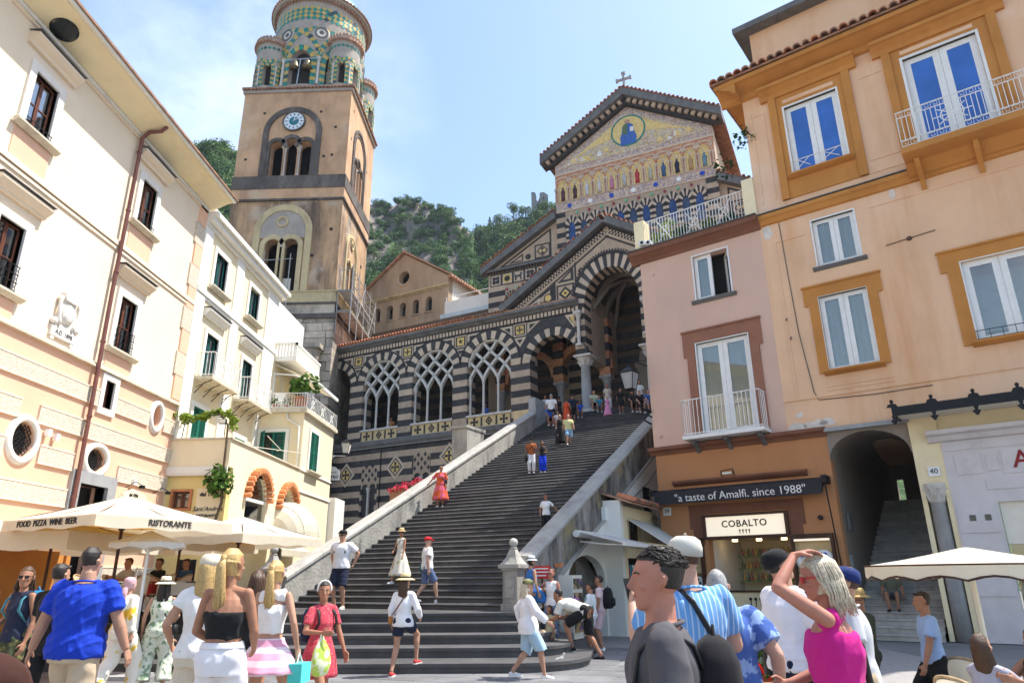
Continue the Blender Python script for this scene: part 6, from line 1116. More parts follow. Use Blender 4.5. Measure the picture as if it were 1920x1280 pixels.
sh.p('interior_back', MB().box(1.0, 5.6, 3.0, 3.1, 0, 3).box(1.0, 5.6, .4, 3.0, 2.8, 2.9), 'shelfglow' if False else 'eave_yellow'); sh.p('interior_side', MB().box(1.9, 1.95, .4, 3, 0, 2.8).box(4.5, 4.55, .4, 3, 0, 2.8), 'white_paint')
for k, x in enumerate((2.4, 3.2, 4.0)): sh.p('shop_lamp', MB().lathe([(0,2.72),(.09,2.72),(.09,2.79)], 12, (x, 1.2, 0)), 'lampglow')
mk('shelfedge', (.12,.35,.12), .2, .1, 5, 0, spec=.6)
BT = [MB().lathe([(.035,0),(.04,.02),(.04,.17),(.015,.22),(.013,.28),(0,.28)], 8) for _ in range(3)]; bcol = [(.5,.3,.03), (.04,.09,.03), (.35,.05,.03)]
for k in range(3): mk('bottle%d' % k, bcol[k], .15, .2, 5, 0, spec=.6)
bms = [b_.mesh('bottle', 'bottle%d' % k) for k, b_ in enumerate(BT)]; bn = 0
for k, z in enumerate((1.45, 1.85, 2.25)):
    s_ = T('shelf', '%s glass shelf with green edge across the corner shop' % ('lowest', 'middle', 'top')[k], 'shelf', Rf, (3.2, 2.6, z)); s_.p('board', MB().box(1.98, 4.48, 2.45, 2.8, z, z+.025), 'pane'); s_.p('edge', MB().box(1.98, 4.48, 2.43, 2.45, z, z+.025), 'shelfedge')
    for q in range(20):
        o = link('bottle', bms[(q+k+(q*k) % 2) % 3]); o.location = Rf.w(2.1+q*.12, 2.6+.05*(q % 2), z+.026); tag(o, 'small bottle in the row on the %s glass shelf of the corner shop' % ('lowest', 'middle', 'top')[k], 'bottle', 'bottles on the %s shop shelf' % ('lowest', 'middle', 'top')[k]); bn += 1
ctr = T('counter', 'pale yellow counter printed with the shop name in the doorway', 'counter', Rf, (3.3, .9, 0)); ctr.p('body', MB().box(2.2, 4.3, .8, 1.3, 0, 1.15), 'eave_yellow'); ctr.p('top', MB().box(2.15, 4.35, .75, 1.35, 1.15, 1.2), 'darkwood'); lettering(ctr.e, 'lettering', 'COBALTO', .2, 'ink', (-.2, -.105, .5)); m = MB()
for k in range(4): x = 2.85+k*.16; m.lathe([(0,.02),(.05,.02),(.05,0)], 10, (x,.795,.95), 'y').box(x-.012,x+.012,.78,.8,.72,.9)
ctr.p('emblem', m, 'ink')
def plate(s_, t_, z, r, lb, mt='cerblue'):
    t = T('ceramic_plate', lb, 'plate', Rf, (s_, t_, z)); t.p('dish', MB().lathe([(0,.03),(r*.6,.03),(r,.06),(r,.04),(r*.6,0),(0,0)], 24, (s_,t_,z), 'y'), 'cerwhite', smooth=True); g_ = random.Random(int(s_*100)); m = MB()
    for k in range(7): a = g_.uniform(0, 6.28); q = g_.uniform(.15, .7)*r; m.prism([(s_+q*math.cos(a)+r*.2*math.cos(b)*g_.uniform(.5,1.1), z+q*math.sin(a)+r*.2*math.sin(b)*g_.uniform(.5,1.1)) for b in np.linspace(0, 5.5, 7)], (0,t_-.06,0), (1,0,0), (0,0,1), (0,.02,0))
    t.p('painted_motif', m, mt)
for nm, s0, s1 in (('right', 4.58, 5.78), ('left', .95, 1.8)):
    t = T('showcase', 'dark framed wall showcase of painted ceramics %s of the shop door' % nm, 'showcase', Rf, ((s0+s1)/2, -.1, .8)); t.p('frame', MB().prism([rect(s0, s1, .8, 2.8), rect(s0+.07, s1-.07, .9, 2.68)], (0,-.22,0), (1,0,0), (0,0,1), (0,.22,0)), 'darkwood'); t.p('back', MB().box(s0+.07, s1-.07, -.03, -.005, .9, 2.68), 'panel_yellow'); t.p('light_strip', MB().box(s0+.1, s1-.1, -.2, -.16, 2.6, 2.66), 'lightbox'); t.p('shelf', MB().box(s0+.07, s1-.07, -.2, -.03, 1.7, 1.72), 'darkwood')
plate(4.92, -.1, 2.05, .27, 'white plate with dark blue leaf painting in the right showcase, left one', 'cerblue'); plate(5.45, -.1, 2.05, .29, 'white plate with blue and yellow painting in the right showcase, right one', 'cerblue'); plate(1.25, -.1, 2.1, .22, 'blue patterned plate in the left showcase of the shop', 'cerblue'); plate(1.55, -.1, 1.45, .2, 'small green patterned plate low in the left showcase', 'green_paint')
def housenum(s_, z, txt, t_=-.03, fr=Rf, lb=""):
    t = T("house_number", lb, 'sign', fr, (s_, t_, z)); t.p('tile', MB().box(s_-.14, s_+.14, t_, t_+.03, z-.13, z+.13), 'cerwhite'); lettering(t.e, 'digits', txt, .2, 'ink', (0, -.007, .0))
housenum(.62, 3.72, "39", lb="white enamel number tile left of the black shop awning"); lamp = T('wall_spotlight', 'small black spotlight above the right showcase', 'lamp', Rf, (5.5, -.1, 3.25)); lamp.p('head', MB().lathe([(.06,0),(.07,.12),(.05,.14)], 12, (5.5, 0, 3.25), 'y'), 'iron'); lamp.p('mount', MB().box(5.46,5.54,-.03,0,3.2,3.3), 'iron')
l2 = T('light_fixture', 'black wire light fixture on the ledge above the shop awning', 'lamp', Rf, (2.9, -.25, 4.7)); l2.p('cage', MB().tube([(2.7,-.25,4.7),(2.7,-.25,4.85),(3.1,-.25,4.9),(3.1,-.25,4.7)], .015, 5).tube([(2.7,-.1,4.7),(2.7,-.25,4.85)], .012, 5).tube([(3.1,-.1,4.7),(3.1,-.25,4.9)], .012, 5), 'iron'); l2.p('tube', MB().box(2.75,3.05,-.28,-.22,4.74,4.8), 'offwhite')
# street lantern on the pink corner
sl = T('street_lantern', 'large black street lantern on a scrolled bracket at the pink house corner', 'lamp', Rf, (.25, -.4, 7.6)); lantern(sl, (-.2, -.5, 8.0), 1.1, 'greystone'); sl.p('bracket', MB().tube([(.33,-.05,7.2),(.1,-.2,7.3),(-.1,-.4,7.55),(-.2,-.5,7.85)], [.06,.05,.04,.03], 7).tube([(.33,-.02,7.0),(.2,-.15,7.1),(.1,-.15,6.9),(.3,-.02,6.75)], .035, 6).tube([(-.2,-.5,9.0),(-.05,-.45,9.1),(.1,-.3,9.0),(.3,-.05,8.9)], .03, 6), 'iron', smooth=True)
# ---------------------------------------------------------------- ochre house
oc = T('ochre_house', 'tall apricot house with ochre window surrounds, deep tiled eaves and iron balcony', 'house', Rf, (9, 0, 5.8))
HW = [(7.2, 11.05, 1.27, 1.66), (7.1, 7.58, 1.4, 2.46), (7.15, 14.55, 1.72, 2.76), (11.06, 14.0, 2.0, 3.4), (11.2, 7.7, 1.76, 2.42)]
fwall(oc, 'front_wall', rect(4.9, 14.5, 5.8, 18.4), [rect(s_-w_/2, s_+w_/2, z, z+h) for s_, z, w_, h in HW], 'orange_wall'); oc.p('body', MB().box(4.9, 5.2, .35, 10, 13, 18.4).box(5.2, 14.5, 3, 10, 5.8, 18.4), 'orange_wall')
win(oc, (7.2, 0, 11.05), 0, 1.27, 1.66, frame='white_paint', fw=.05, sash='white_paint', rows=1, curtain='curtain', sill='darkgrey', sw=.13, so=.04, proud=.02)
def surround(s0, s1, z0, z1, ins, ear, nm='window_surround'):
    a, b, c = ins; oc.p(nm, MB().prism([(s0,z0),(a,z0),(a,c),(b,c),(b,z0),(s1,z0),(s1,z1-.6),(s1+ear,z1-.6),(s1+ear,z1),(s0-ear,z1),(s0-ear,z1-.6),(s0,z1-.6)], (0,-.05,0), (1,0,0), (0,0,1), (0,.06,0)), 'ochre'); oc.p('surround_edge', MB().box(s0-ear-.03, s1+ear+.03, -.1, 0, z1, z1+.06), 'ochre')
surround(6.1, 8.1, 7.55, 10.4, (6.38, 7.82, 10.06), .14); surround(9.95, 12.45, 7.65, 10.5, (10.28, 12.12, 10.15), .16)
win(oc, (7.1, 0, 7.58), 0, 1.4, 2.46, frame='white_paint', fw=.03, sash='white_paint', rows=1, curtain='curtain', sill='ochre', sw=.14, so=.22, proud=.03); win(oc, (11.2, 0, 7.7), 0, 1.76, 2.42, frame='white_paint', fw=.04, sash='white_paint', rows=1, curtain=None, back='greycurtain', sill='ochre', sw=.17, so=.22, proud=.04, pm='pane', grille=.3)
win(oc, (7.15, 0, 14.55), 0, 1.72, 2.76, frame='white_paint', fw=.06, sash='white_paint', rows=1, pm='sky_reflection_glass', sill='ochre', sw=.17, so=.22, proud=.05); win(oc, (11.06, 0, 14.0), 0, 2.0, 3.4, frame='white_paint', fw=.08, sash='white_paint', rows=1, pm='sky_reflection_glass', sill=None, sw=.19, proud=.05, name='balcony_door')
oc.p('window_rail', MB().tube([(6.3,-.3,14.95),(8.0,-.3,14.95)], .016, 5).tube([(6.3,-.3,14.95),(6.3,-.3,14.6)], .014, 5).tube([(8,-.3,14.95),(8,-.3,14.6)], .014, 5).tube([(6.5,-.3,14.62),(6.9,-.3,14.95)], .012, 5).tube([(6.9,-.3,14.62),(6.5,-.3,14.95)], .012, 5).tube([(7.3,-.3,14.62),(7.8,-.3,14.95)], .012, 5).tube([(7.8,-.3,14.62),(7.3,-.3,14.95)], .012, 5), 'offwhite')
for s0, s1, a, b, c, z0 in ((5.85, 8.45, 6.23, 8.07, 17.36, 13.75), (9.55, 12.6, 9.98, 12.14, 17.46, 14.0)):
    oc.p('window_surround', MB().prism([(s0,z0),(a,z0+.7 if s0 < 6 else z0),(a,c),(b,c),(b,z0+.7 if s0 < 6 else z0),(s1,z0),(s1,18.0),(s0,18.0)] if s0 > 6 else [[(s0,z0),(s1,z0),(s1,18.0),(s0,18.0)], rect(a,b,14.5,c)], (0,-.05,0), (1,0,0), (0,0,1), (0,.055,0)), 'ochre'); oc.pb('surround_pilaster', ((s0-.05, s0+.2, -.11, 0, z0, 17.8), (s1-.2, s1+.05, -.11, 0, z0, 17.8)), 'ochre')
    oc.p('window_hood', MB().prism([(0,17.8),(-.12,17.8),(-.16,17.95),(-.34,18.1),(-.42,18.12),(-.42,18.25),(0,18.3)], (s0-.3,0,0), (0,1,0), (0,0,1), (s1-s0+.6,0,0)), 'ochre'); oc.p('weathered_frieze', MB().box(a+.05, b-.1, -.056, -.04, c+.12, c+.26), 'orange_wall')
oc.p('string_course', MB().prism([(0,13.02),(-.08,13.05),(-.14,13.2),(-.2,13.25),(-.2,13.38),(0,13.42)], (4.88,0,0), (0,1,0), (0,0,1), (9.6,0,0)), 'ochre'); oc.p('string_flashing', MB().box(4.88, 14.5, -.22, 0, 13.42, 13.44), 'darkgrey')
for z in (13.0, 12.7): pass
oc.pb('panel_moulding', ((8.3,14.5,-.025,0,12.6,12.66), (8.3,14.5,-.025,0,13.75,13.8), (5.3,5.36,-.025,0,6.9,12.3), (5.3,6.3,-.025,0,12.3,12.36), (5.1,5.16,-.025,0,13.9,17.6), (5.55,5.6,-.025,0,13.9,17.4), (5.1,5.6,-.025,0,17.4,17.45), (8.75,9.4,-.025,0,17.3,17.35), (8.6,9.5,-.025,0,14.2,14.25)), 'orange_wall')
oc.pb('base_course', ((4.9,14.5,-.04,0,6.82,6.87), (6.2,8.1,-.02,0,7.1,7.13), (6.2,8.1,-.02,0,6.98,7.0)), 'orange_wall')
bl = root(oc.p('balcony', MB().prism([(0,13.1),(-.2,13.15),(-.5,13.45),(-.95,13.5),(-1.05,13.52),(-1.05,13.72),(0,13.74)], (9.55,0,0), (0,1,0), (0,0,1), (5,0,0)), 'ochre'))
for x in (9.8, 11.3): oc.p('bracket', MB().prism([(0,13.3),(-.7,13.45),(-.55,13.2),(-.15,12.95),(0,12.6)], (x,0,0), (0,1,0), (0,0,1), (.14,0,0)), 'ochre', bl)
m = MB(); y = -1.0; z0, z1 = 13.76, 14.95
for z in (z0, z0+.2, z1-.2, z1): m.tube([(9.6,y,z),(14.2,y,z)], .016, 5).tube([(9.6,y,z),(9.6,0,z)], .016, 5)
for k in range(36): x = 9.6+k*.128; m.tube([(x,y,z0+.2),(x,y,z1-.2)], .011, 5)
for zb in (z0, z1-.2):                                   # key pattern bands
    for k in range(20):
        x = 9.62+k*.228; P = [(0,.02),(0,.17),(.17,.17),(.17,.06),(.08,.06),(.08,.12)]; m.tube([(x+a, y, zb+b) for a, b in P], .009, 4)
for cx_ in (11.0,):
    for a in range(8): m.tube([(cx_, y-.01, 14.35), (cx_+.5*math.cos(a*PI/4), y-.01, 14.35+.36*math.sin(a*PI/4))], .014, 5)
    for r in (.12, .3): m.tube([(cx_+r*math.cos(a), y-.01, 14.35+r*.8*math.sin(a)) for a in np.linspace(0, 2*PI, 17)], .013, 5)
oc.p('railing', m, 'white_paint', bl)
ev = root(oc.p('eave_cornice', MB().prism([(0,18.2),(-.1,18.25),(-.18,18.4),(-.6,18.62),(-.72,18.64),(-.72,18.8),(0,18.9)], (4.15,0,0), (0,1,0), (0,0,1), (10.4,0,0)), 'ochre')); oc.p('side_eave', MB().prism([(4.9,18.2),(4.8,18.25),(4.7,18.4),(4.3,18.62),(4.18,18.64),(4.18,18.8),(4.9,18.9)], (0,-.7,0), (1,0,0), (0,0,1), (0,9,0)), 'ochre')
oc.p('roof', MB().hexa([(4.1,-.8,18.82),(14.6,-.8,18.82),(14.6,3,20.2),(4.1,3,20.2),(4.1,-.8,18.9),(14.6,-.8,18.9),(14.6,3,20.28),(4.1,3,20.28)]), 'tile_old')
for k in range(34): oc.i('roof_tile', tile_old if k % 3 else tile_me, (4.2+k*.3, -.9, 18.86), ev, (R_(20), 0, 0), (1.4, 1, 1.3))
for k in range(16): oc.i('roof_tile', tile_old, (4.02, -.6+k*.32, 18.85), ev, (R_(20), 0, R_(-90)), (1.4, 1, 1.3))
oc.p('penthouse_wall', MB().box(5.2, 14.5, 1.2, 8, 18.6, 22.0), 'orange_wall'); oc.p('penthouse_eave', MB().box(4.7, 14.5, .7, 8, 22.0, 22.25), 'darkgrey')
single('climbing_plant', 'wispy dark climbing plant on the eave corner of the apricot house', 'plant', MB(), 'leaf_dark', Rf, (4.6, .3, 16)).data = quads_mesh('cl', np.concatenate([leaves((.1,-.2,.9),(.35,.4,.8),70,.16,5,1,3), leaves((-.9,.2,.1),(.8,.5,.5),60,.16,6,1,4), leaves((.5,-.35,.6),(.3,.1,.25),14,.12,3,1,5)]), 'leaf_dark')
single('wall_cable', 'thin dark cable running down the apricot house beside the pink one', 'cable', MB().tube([(5.55,-.02,13.0),(5.6,-.03,11.0),(5.66,-.02,9),(5.85,-.03,7),(5.95,-.02,6.75),(7.5,-.02,6.68),(9,-.02,6.7)], .014, 5), 'cable', Rf, (5.6, 0, 7)); single('wall_anchor', 'rusty iron wall anchor on the apricot wall', 'anchor', MB().tube([(8.55,-.03,11.2),(9.9,-.03,11.3)], .014, 5).lathe([(0,.06),(.06,.05),(.08,0)], 10, (9.2,0,11.25), 'y'), 'rust_iron', Rf, (9.2, 0, 11.2))
for s_, z in ((5.35, 9.5), (5.4, 8.85)): single('iron_hook', 'small iron wall hook, %s of two beside the dark cable' % ('upper' if z > 9 else 'lower'), 'hook', MB().tube([(s_,0,z),(s_,-.12,z),(s_+.06,-.14,z+.03)], .018, 5), 'rust_iron', Rf, (s_, 0, z))
mk('bare_plaster', (.66,.6,.53), .9, .15, 4, .5, 20)
for k, (x, z, w_, h) in enumerate(((5.2, 6.0, .28, .16), (5.75, 5.98, .4, .2), (6.1, 6.05, .22, .14), (5.15, 12.75, .16, .3), (9.0, 12.9, .1, .22), (5.3, 6.35, .12, .1), (10.2, 17.75, .3, .06))):
    g_ = random.Random(k); oc.p('peeled_plaster', MB().prism([(x+w_*math.cos(a)*g_.uniform(.6, 1.2), z+h*math.sin(a)*g_.uniform(.6, 1.2)) for a in [2*PI*j/14 for j in range(14)]], (0,-.006,0), (1,0,0), (0,0,1), (0,.008,0)), 'bare_plaster')
# stepped passage between the shops
ps = T('passage', 'dark vaulted passage with stone steps rising between the shops', 'passage', Rf, (7.1, 0, 0)); n = 10; hw = 1.08; c = 7.08
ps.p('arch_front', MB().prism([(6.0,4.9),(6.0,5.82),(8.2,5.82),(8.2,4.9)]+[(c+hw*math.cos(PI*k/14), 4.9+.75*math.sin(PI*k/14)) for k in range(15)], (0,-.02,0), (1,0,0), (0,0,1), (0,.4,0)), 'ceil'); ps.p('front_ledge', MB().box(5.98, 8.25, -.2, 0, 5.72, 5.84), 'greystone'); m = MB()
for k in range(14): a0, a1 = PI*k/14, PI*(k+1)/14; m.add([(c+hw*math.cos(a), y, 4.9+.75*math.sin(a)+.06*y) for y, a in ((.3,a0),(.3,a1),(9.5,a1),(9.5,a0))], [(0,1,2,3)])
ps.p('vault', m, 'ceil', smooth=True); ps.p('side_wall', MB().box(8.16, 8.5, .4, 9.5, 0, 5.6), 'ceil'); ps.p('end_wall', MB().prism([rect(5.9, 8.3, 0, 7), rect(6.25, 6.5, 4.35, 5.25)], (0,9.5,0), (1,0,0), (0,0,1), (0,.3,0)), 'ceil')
mk('passage_step', (.36,.34,.31), .85, .2, 2, .3, 20, stain=(.15,.14,.13), sta=.6, stz=1, rnd=.12)
pst = MB().prism([(0,0),(0,.11),(-.03,.12),(-.03,.17),(.36,.17),(.36,0)], (6.02,0,0), (0,1,0), (0,0,1), (2.12,0,0)).mesh('step', 'passage_step')
for k in range(25): ps.i('step', pst, (0, -.6+k*.33, k*.17))
single('wall_box', 'grey meter box on the passage wall', 'box', MB().box(6.02, 6.1, .8, 1.2, 2.9, 3.4), 'darkgrey', Rf, (6.05, 1, 2.9)); single('wall_box', 'white glass notice plate on the apricot wall beside the passage', 'plate', MB().box(5.99, 6.03, .5, .8, 1.6, 2.2), 'greystone', Rf, (6, .6, 1.6))
# marble shop front on the far right
ms_ = T('marble_shopfront', 'white marble shop front with red letter, canopy and antique column', 'shop', Rf, (11, 0, 0))
ms_.p('pier', MB().box(8.2, 8.9, -.1, .4, 3.99, 5.8).box(8.2, 8.32, -.1, .4, 0, 3.99).box(8.78, 8.9, -.1, .4, 0, 3.99).box(8.32, 8.78, .25, .4, 0, 3.99), 'eave_yellow'); cl_ = root(ms_.p('antique_column', MB().lathe([(.22,0),(.2,1.5),(.19,3.45),(.22,3.48)], 16, (8.55,.02,0)), 'greystone', smooth=True)); m = MB().lathe([(.2,3.48),(.23,3.6),(.25,3.75),(.3,3.92),(.3,3.98)], 12, (8.55,.02,0))
for k in range(8):
    for z in (3.52, 3.7): a = k*PI/4+(z > 3.6)*.4; m.tube([(8.55+.2*math.cos(a), .02+.2*math.sin(a), z), (8.55+.27*math.cos(a), .02+.27*math.sin(a), z+.14), (8.55+.33*math.cos(a), .02+.33*math.sin(a), z+.13)], [.05,.05,.02], 5)
ms_.p('capital', m, 'whitestone', cl_)
fwall(ms_, 'marble_front', [(8.9,0),(9.9,0),(9.9,3.4),(14.5,3.4),(14.5,5.2),(8.9,5.2)], [], 'marble', -.12, .4); ms_.p('wall_above', MB().box(8.9, 14.5, -.02, .3, 5.2, 5.85), 'eave_yellow'); ms_.p('marble_cornice', MB().prism([(0,5.05),(-.12,5.08),(-.2,5.2),(-.34,5.25),(-.36,5.36),(0,5.4)], (8.62,-.1,0), (0,1,0), (0,0,1), (5.9,0,0)), 'marble')
for x0, x1, z0, z1 in ((9.15,9.75,4.15,4.7), (9.85,10.1,4.2,4.65), (10.2,14.4,4.1,4.75), (8.95,9.85,2.65,3.35), (8.95,9.85,1.9,2.6), (8.95,9.85,1.1,1.85), (8.95,9.6,4.8,5.0), (9.7,14.4,4.8,5.0), (9.75,14.4,3.72,3.98)): ms_.p('marble_panel', MB().box(x0, x1, -.145, -.1, z0, z1), 'marble')
ms_.p('diamond_relief', MB().prism([[(9.27,4.42),(9.45,4.24),(9.63,4.42),(9.45,4.6)], [(9.33,4.42),(9.45,4.3),(9.57,4.42),(9.45,4.54)]], (0,-.16,0), (1,0,0), (0,0,1), (0,.02,0)), 'marble')
for x in (9.28, 9.62): ms_.p('dark_tile', MB().box(x-.07, x+.07, -.155, -.14, 2.95, 3.1), 'darkglass')
lettering(ms_.e, 'lettering', 'A', .62, 'red_text', (10.62-11, -.15, 4.42), bold=.006); ms_.p('roller_blind', MB().box(9.92, 14, .0, .04, 2.35, 3.4), 'offwhite'); ms_.p('shop_window', MB().box(9.92, 14, .15, .17, .5, 2.4), 'pane'); ms_.p('shop_interior', MB().box(9.9, 14, 1.2, 1.3, 0, 3.4), 'eave_yellow')
cn = root(ms_.p('canopy', MB().box(8.05, 14.5, -1.15, .02, 5.8, 5.86), 'offwhite')); ms_.p('canopy_frame', MB().box(8.02, 14.5, -1.2, -1.14, 5.74, 5.98).box(8.02, 8.08, -1.14, 0, 5.74, 5.98), 'iron', cn)
for k in range(7): x = 8.05+k*.95; ms_.p('drop_finial', MB().prism([(x-.02,5.5),(x+.02,5.5),(x+.1,5.62),(x+.03,5.64),(x+.06,5.74),(x-.06,5.74),(x-.03,5.64),(x-.1,5.62)], (0,-1.19,0), (1,0,0), (0,0,1), (0,.03,0)), 'iron', cn); ms_.p('finial', MB().prism([(x-.14,5.98),(x+.14,5.98),(x+.1,6.06),(x+.03,6.08),(x+.05,6.16),(x,6.2),(x-.05,6.16),(x-.03,6.08),(x-.1,6.06)], (0,-1.19,0), (1,0,0), (0,0,1), (0,.03,0)), 'iron', cn)
housenum(8.62, 4.3, "40", -.14, lb="white enamel number tile above the antique column by the passage")
# ---------------------------------------------------------------- shops built against the staircase (frame F, wall facing +u)
us = T('stair_shop', 'white shop front with dark arched opening under the staircase parapet', 'shop', F, (.6, 3, 0)); zl = lambda v: ST_Z0+.1+(v-ST_V0)*ST_R/ST_T-.4
op = [(2.3,.0),(5.0,.0),(5.0,1.5)]+[(3.65+1.35*math.cos(PI*k/12), 1.5+.75*math.sin(PI*k/12)) for k in range(1, 12)]+[(2.3,1.3)]
us.p('front_wall', MB().prism([(.3,0),(2.3,0),(2.3,1.3)]+list(reversed(op[3:-1]))+[(5.0,1.5),(5.0,0),(12,0),(12,zl(12)),(.3,zl(.3)+.02)], (.52,0,0), (0,1,0), (0,0,1), (-.25,0,0)), 'white_wall'); us.p('string_mould', MB().prism([(.3,zl(.3)+.04),(12,zl(12)+.04),(12,zl(12)+.14),(.3,zl(.3)+.14)], (.5,0,0), (0,1,0), (0,0,1), (.08,0,0)), 'coping'); us.p('interior', MB().prism([(2.1,0),(6,0),(6,2.5),(2.1,1.4)], (-.9,0,0), (0,1,0), (0,0,1), (.2,0,0)).box(-.8, .2, 5.4, 5.5, 0, 2.8), 'inside'); us.p('glass_door', MB().box(.2, .22, 3.5, 4.9, 0, 2.1), 'pane'); us.p('interior_lamp', MB().lathe([(0,0),(.12,0),(.12,.06)], 12, (-.1, 3.6, 2.0)), 'lampglow')
nn = 0
for v_, z, w_, h in ((2.5,.3,.5,.9), (3.0,.2,.4,1.3), (4.4,.2,.5,1.0), (3.6,1.5,.5,.4)): us.p('display_goods', MB().box(-.4, -.1, v_, v_+w_, z, z+h), 'goods')
an = T('box_awning', 'narrow white folding-arm awning over the stair shop opening', 'awning', F, (.6, 4, 2.6)); an.p('cassette', MB().lathe([(.09,0),(.1,.05),(.1,3.2),(.09,3.25)], 10, (.64, 2.7, 2.78), 'y') if False else MB().tube([(.62,2.7,2.8),(.62,5.6,2.8)], .1, 10), 'white_paint'); an.p('canvas', MB().hexa([(.65,2.75,2.85),(.65,5.5,2.85),(2.0,5.5,2.5),(2.0,2.75,2.5),(.65,2.75,2.87),(.65,5.5,2.87),(2.0,5.5,2.52),(2.0,2.75,2.52)]), 'canvas_white'); an.p('front_bar', MB().box(1.98,2.06,2.7,5.55,2.44,2.54), 'white_paint')
for v_ in (3.0, 5.3): an.p('arm', MB().tube([(.62,v_,2.6),(1.4,v_-.1,2.5),(2.0,v_,2.47)], .02, 5), 'white_paint')
an.p('crank_rod', MB().tube([(2.0,5.4,2.46),(2.02,5.4,1.0)], .015, 5), 'white_paint')
kb = T('kiosk', 'small cream lean-to shop with tiled roof and wooden window beside the stairs', 'kiosk', F, (1, 6.5, 0)); kb.p('wall', MB().prism([rect(5.3, 8.6, 0, 3.75), rect(5.75, 6.9, 2.5, 3.4), rect(5.6, 8.4, 0, 2.2)], (1.05,0,0), (0,1,0), (0,0,1), (-.2,0,0)).box(.5,.85,5.3,5.45,0,3.75), 'eave_yellow'); kb.p('pier', MB().box(.52, 1.08, 5.05, 5.28, 0, 3.9), 'white_wall'); kw = root(kb.p('window', MB().prism([rect(5.75, 6.9, 2.5, 3.4), rect(5.83, 6.82, 2.58, 3.32)], (1.07,0,0), (0,1,0), (0,0,1), (-.1,0,0)), 'panel_yellow')); kb.p('pane', MB().box(.96, .98, 5.8, 6.85, 2.55, 3.35), 'darkglass', kw); m = MB()
for k in range(5): m.box(.985, 1.0, 5.9+k*.2, 5.92+k*.2, 2.58, 3.32)
kb.p('window_bars', m, 'darkwood', kw); kr = root(kb.p('roof', MB().hexa([(.5,5.0,4.1),(.5,8.7,4.1),(1.5,8.7,3.75),(1.5,5.0,3.75),(.5,5.0,4.16),(.5,8.7,4.16),(1.5,8.7,3.81),(1.5,5.0,3.81)]), 'tile_old'))
for k in range(16): kb.i('roof_tile', tile_old if k % 3 else tile_me, (1.6, 5.1+k*.235, 3.82), kr, (R_(19), 0, R_(90)))
a4 = T('sun_awning', 'white sloping canvas awning of the cream lean-to shop', 'awning', F, (1.2, 7, 2.4)); a4.p('canvas', MB().hexa([(1.1,5.6,3.35),(1.1,8.5,3.35),(2.4,8.5,2.5),(2.4,5.6,2.5),(1.1,5.6,3.37),(1.1,8.5,3.37),(2.4,8.5,2.52),(2.4,5.6,2.52)]), 'canvas_white'); a4.p('arm', MB().tube([(1.1,5.6,2.7),(2.4,5.6,2.5)], .025, 5).tube([(1.1,8.5,2.7),(2.4,8.5,2.5)], .025, 5), 'panel_yellow'); kb.p('goods_rack', MB().box(.5, .7, 5.6, 8.4, 0, 2.2), 'inside_dark')
mk('cloth_red', (.4,.03,.03), .8, .2, 6, 0); mk('cloth_teal', (.05,.2,.25), .8, .2, 6, 0)
for k in range(9): o = T('hanging_garment', 'hanging %s garment in the lean-to shop, number %s from the stairs' % (('red','teal','cream')[k % 3], ('one','two','three','four','five','six','seven','eight','nine')[k]), 'garment', F, (.95, 5.75+k*.3, 1)); v_ = 5.75+k*.3; o.p('cloth', MB().loft([[(.9+d, v_-w_, z), (.98+d, v_+w_, z), (.9+d, v_+w_, z), (.84+d, v_, z)] for z, w_, d in ((.9,.12,0),(1.4,.1,.02),(1.9,.13,0),(2.0,.03,0))]), ('cloth_red','cloth_teal','offwhite')[k % 3]); o.p('hanger', MB().tube([(.9,v_,2.0),(.9,v_,2.15)], .008, 4), 'iron')
gr = T('barred_window', 'dark grated window in the weathered wall under the staircase parapet', 'window', F, (.55, 9.3, 3.6)); gr.p('opening', MB().box(.5, .53, 9.0, 9.75, 3.7, 4.75), 'inside_dark'); m = MB()
for k in range(7): m.tube([(.56,9.0+k*.125,3.7),(.56,9.0+k*.125,4.75)], .012, 4)
for k in range(8): m.tube([(.56,9.0,3.75+k*.14),(.56,9.75,3.75+k*.14)], .012, 4)
gr.p('grating', m, 'iron'); gr.p('sill', MB().box(.5,.6,8.9,9.85,3.6,3.7), 'coping'); single('wall_cable', 'black cable sagging along the wall under the right parapet', 'cable', MB().tube([(.56,6.2,3.95),(.56,8,4.3),(.56,9.6,4.95),(.56,11.5,6.0)], .018, 5), 'cable', F, (.56, 8, 4.2))
for k, (v_, z) in enumerate(((5.0, 3.3), (1.6, 1.9))): single('wall_lamp', ('white box lamp on the wall beside the lean-to shop', 'small brown wall lamp low on the stair wall')[k], 'lamp', MB().box(.52, .66, v_-.09, v_+.09, z, z+.4) if k == 0 else MB().prism([(.52,z),(.64,z),(.7,z+.1),(.52,z+.1)], (0,v_-.1,0), (1,0,0), (0,0,1), (0,.2,0)), 'white_paint' if k == 0 else 'brick', F, (.58, v_, z))
ib = T('iron_scroll', 'black wrought iron scroll bracket beside the house number thirty-nine', 'bracket', F, (1.4, 7.6, 3)); ib.p('scroll', MB().tube([(1.3+.14*math.cos(a)*(1-a/14), 7.7, 3.2+.14*math.sin(a)*(1-a/14)) for a in np.linspace(0, 9, 24)], .012, 5).tube([(1.3+.12*math.cos(a)*(1-a/14), 7.7, 3.45+.12*math.sin(a)*(1-a/14)) for a in np.linspace(0, 9, 24)], .012, 5).box(1.12,1.46,7.69,7.71,3.02,3.05), 'iron')
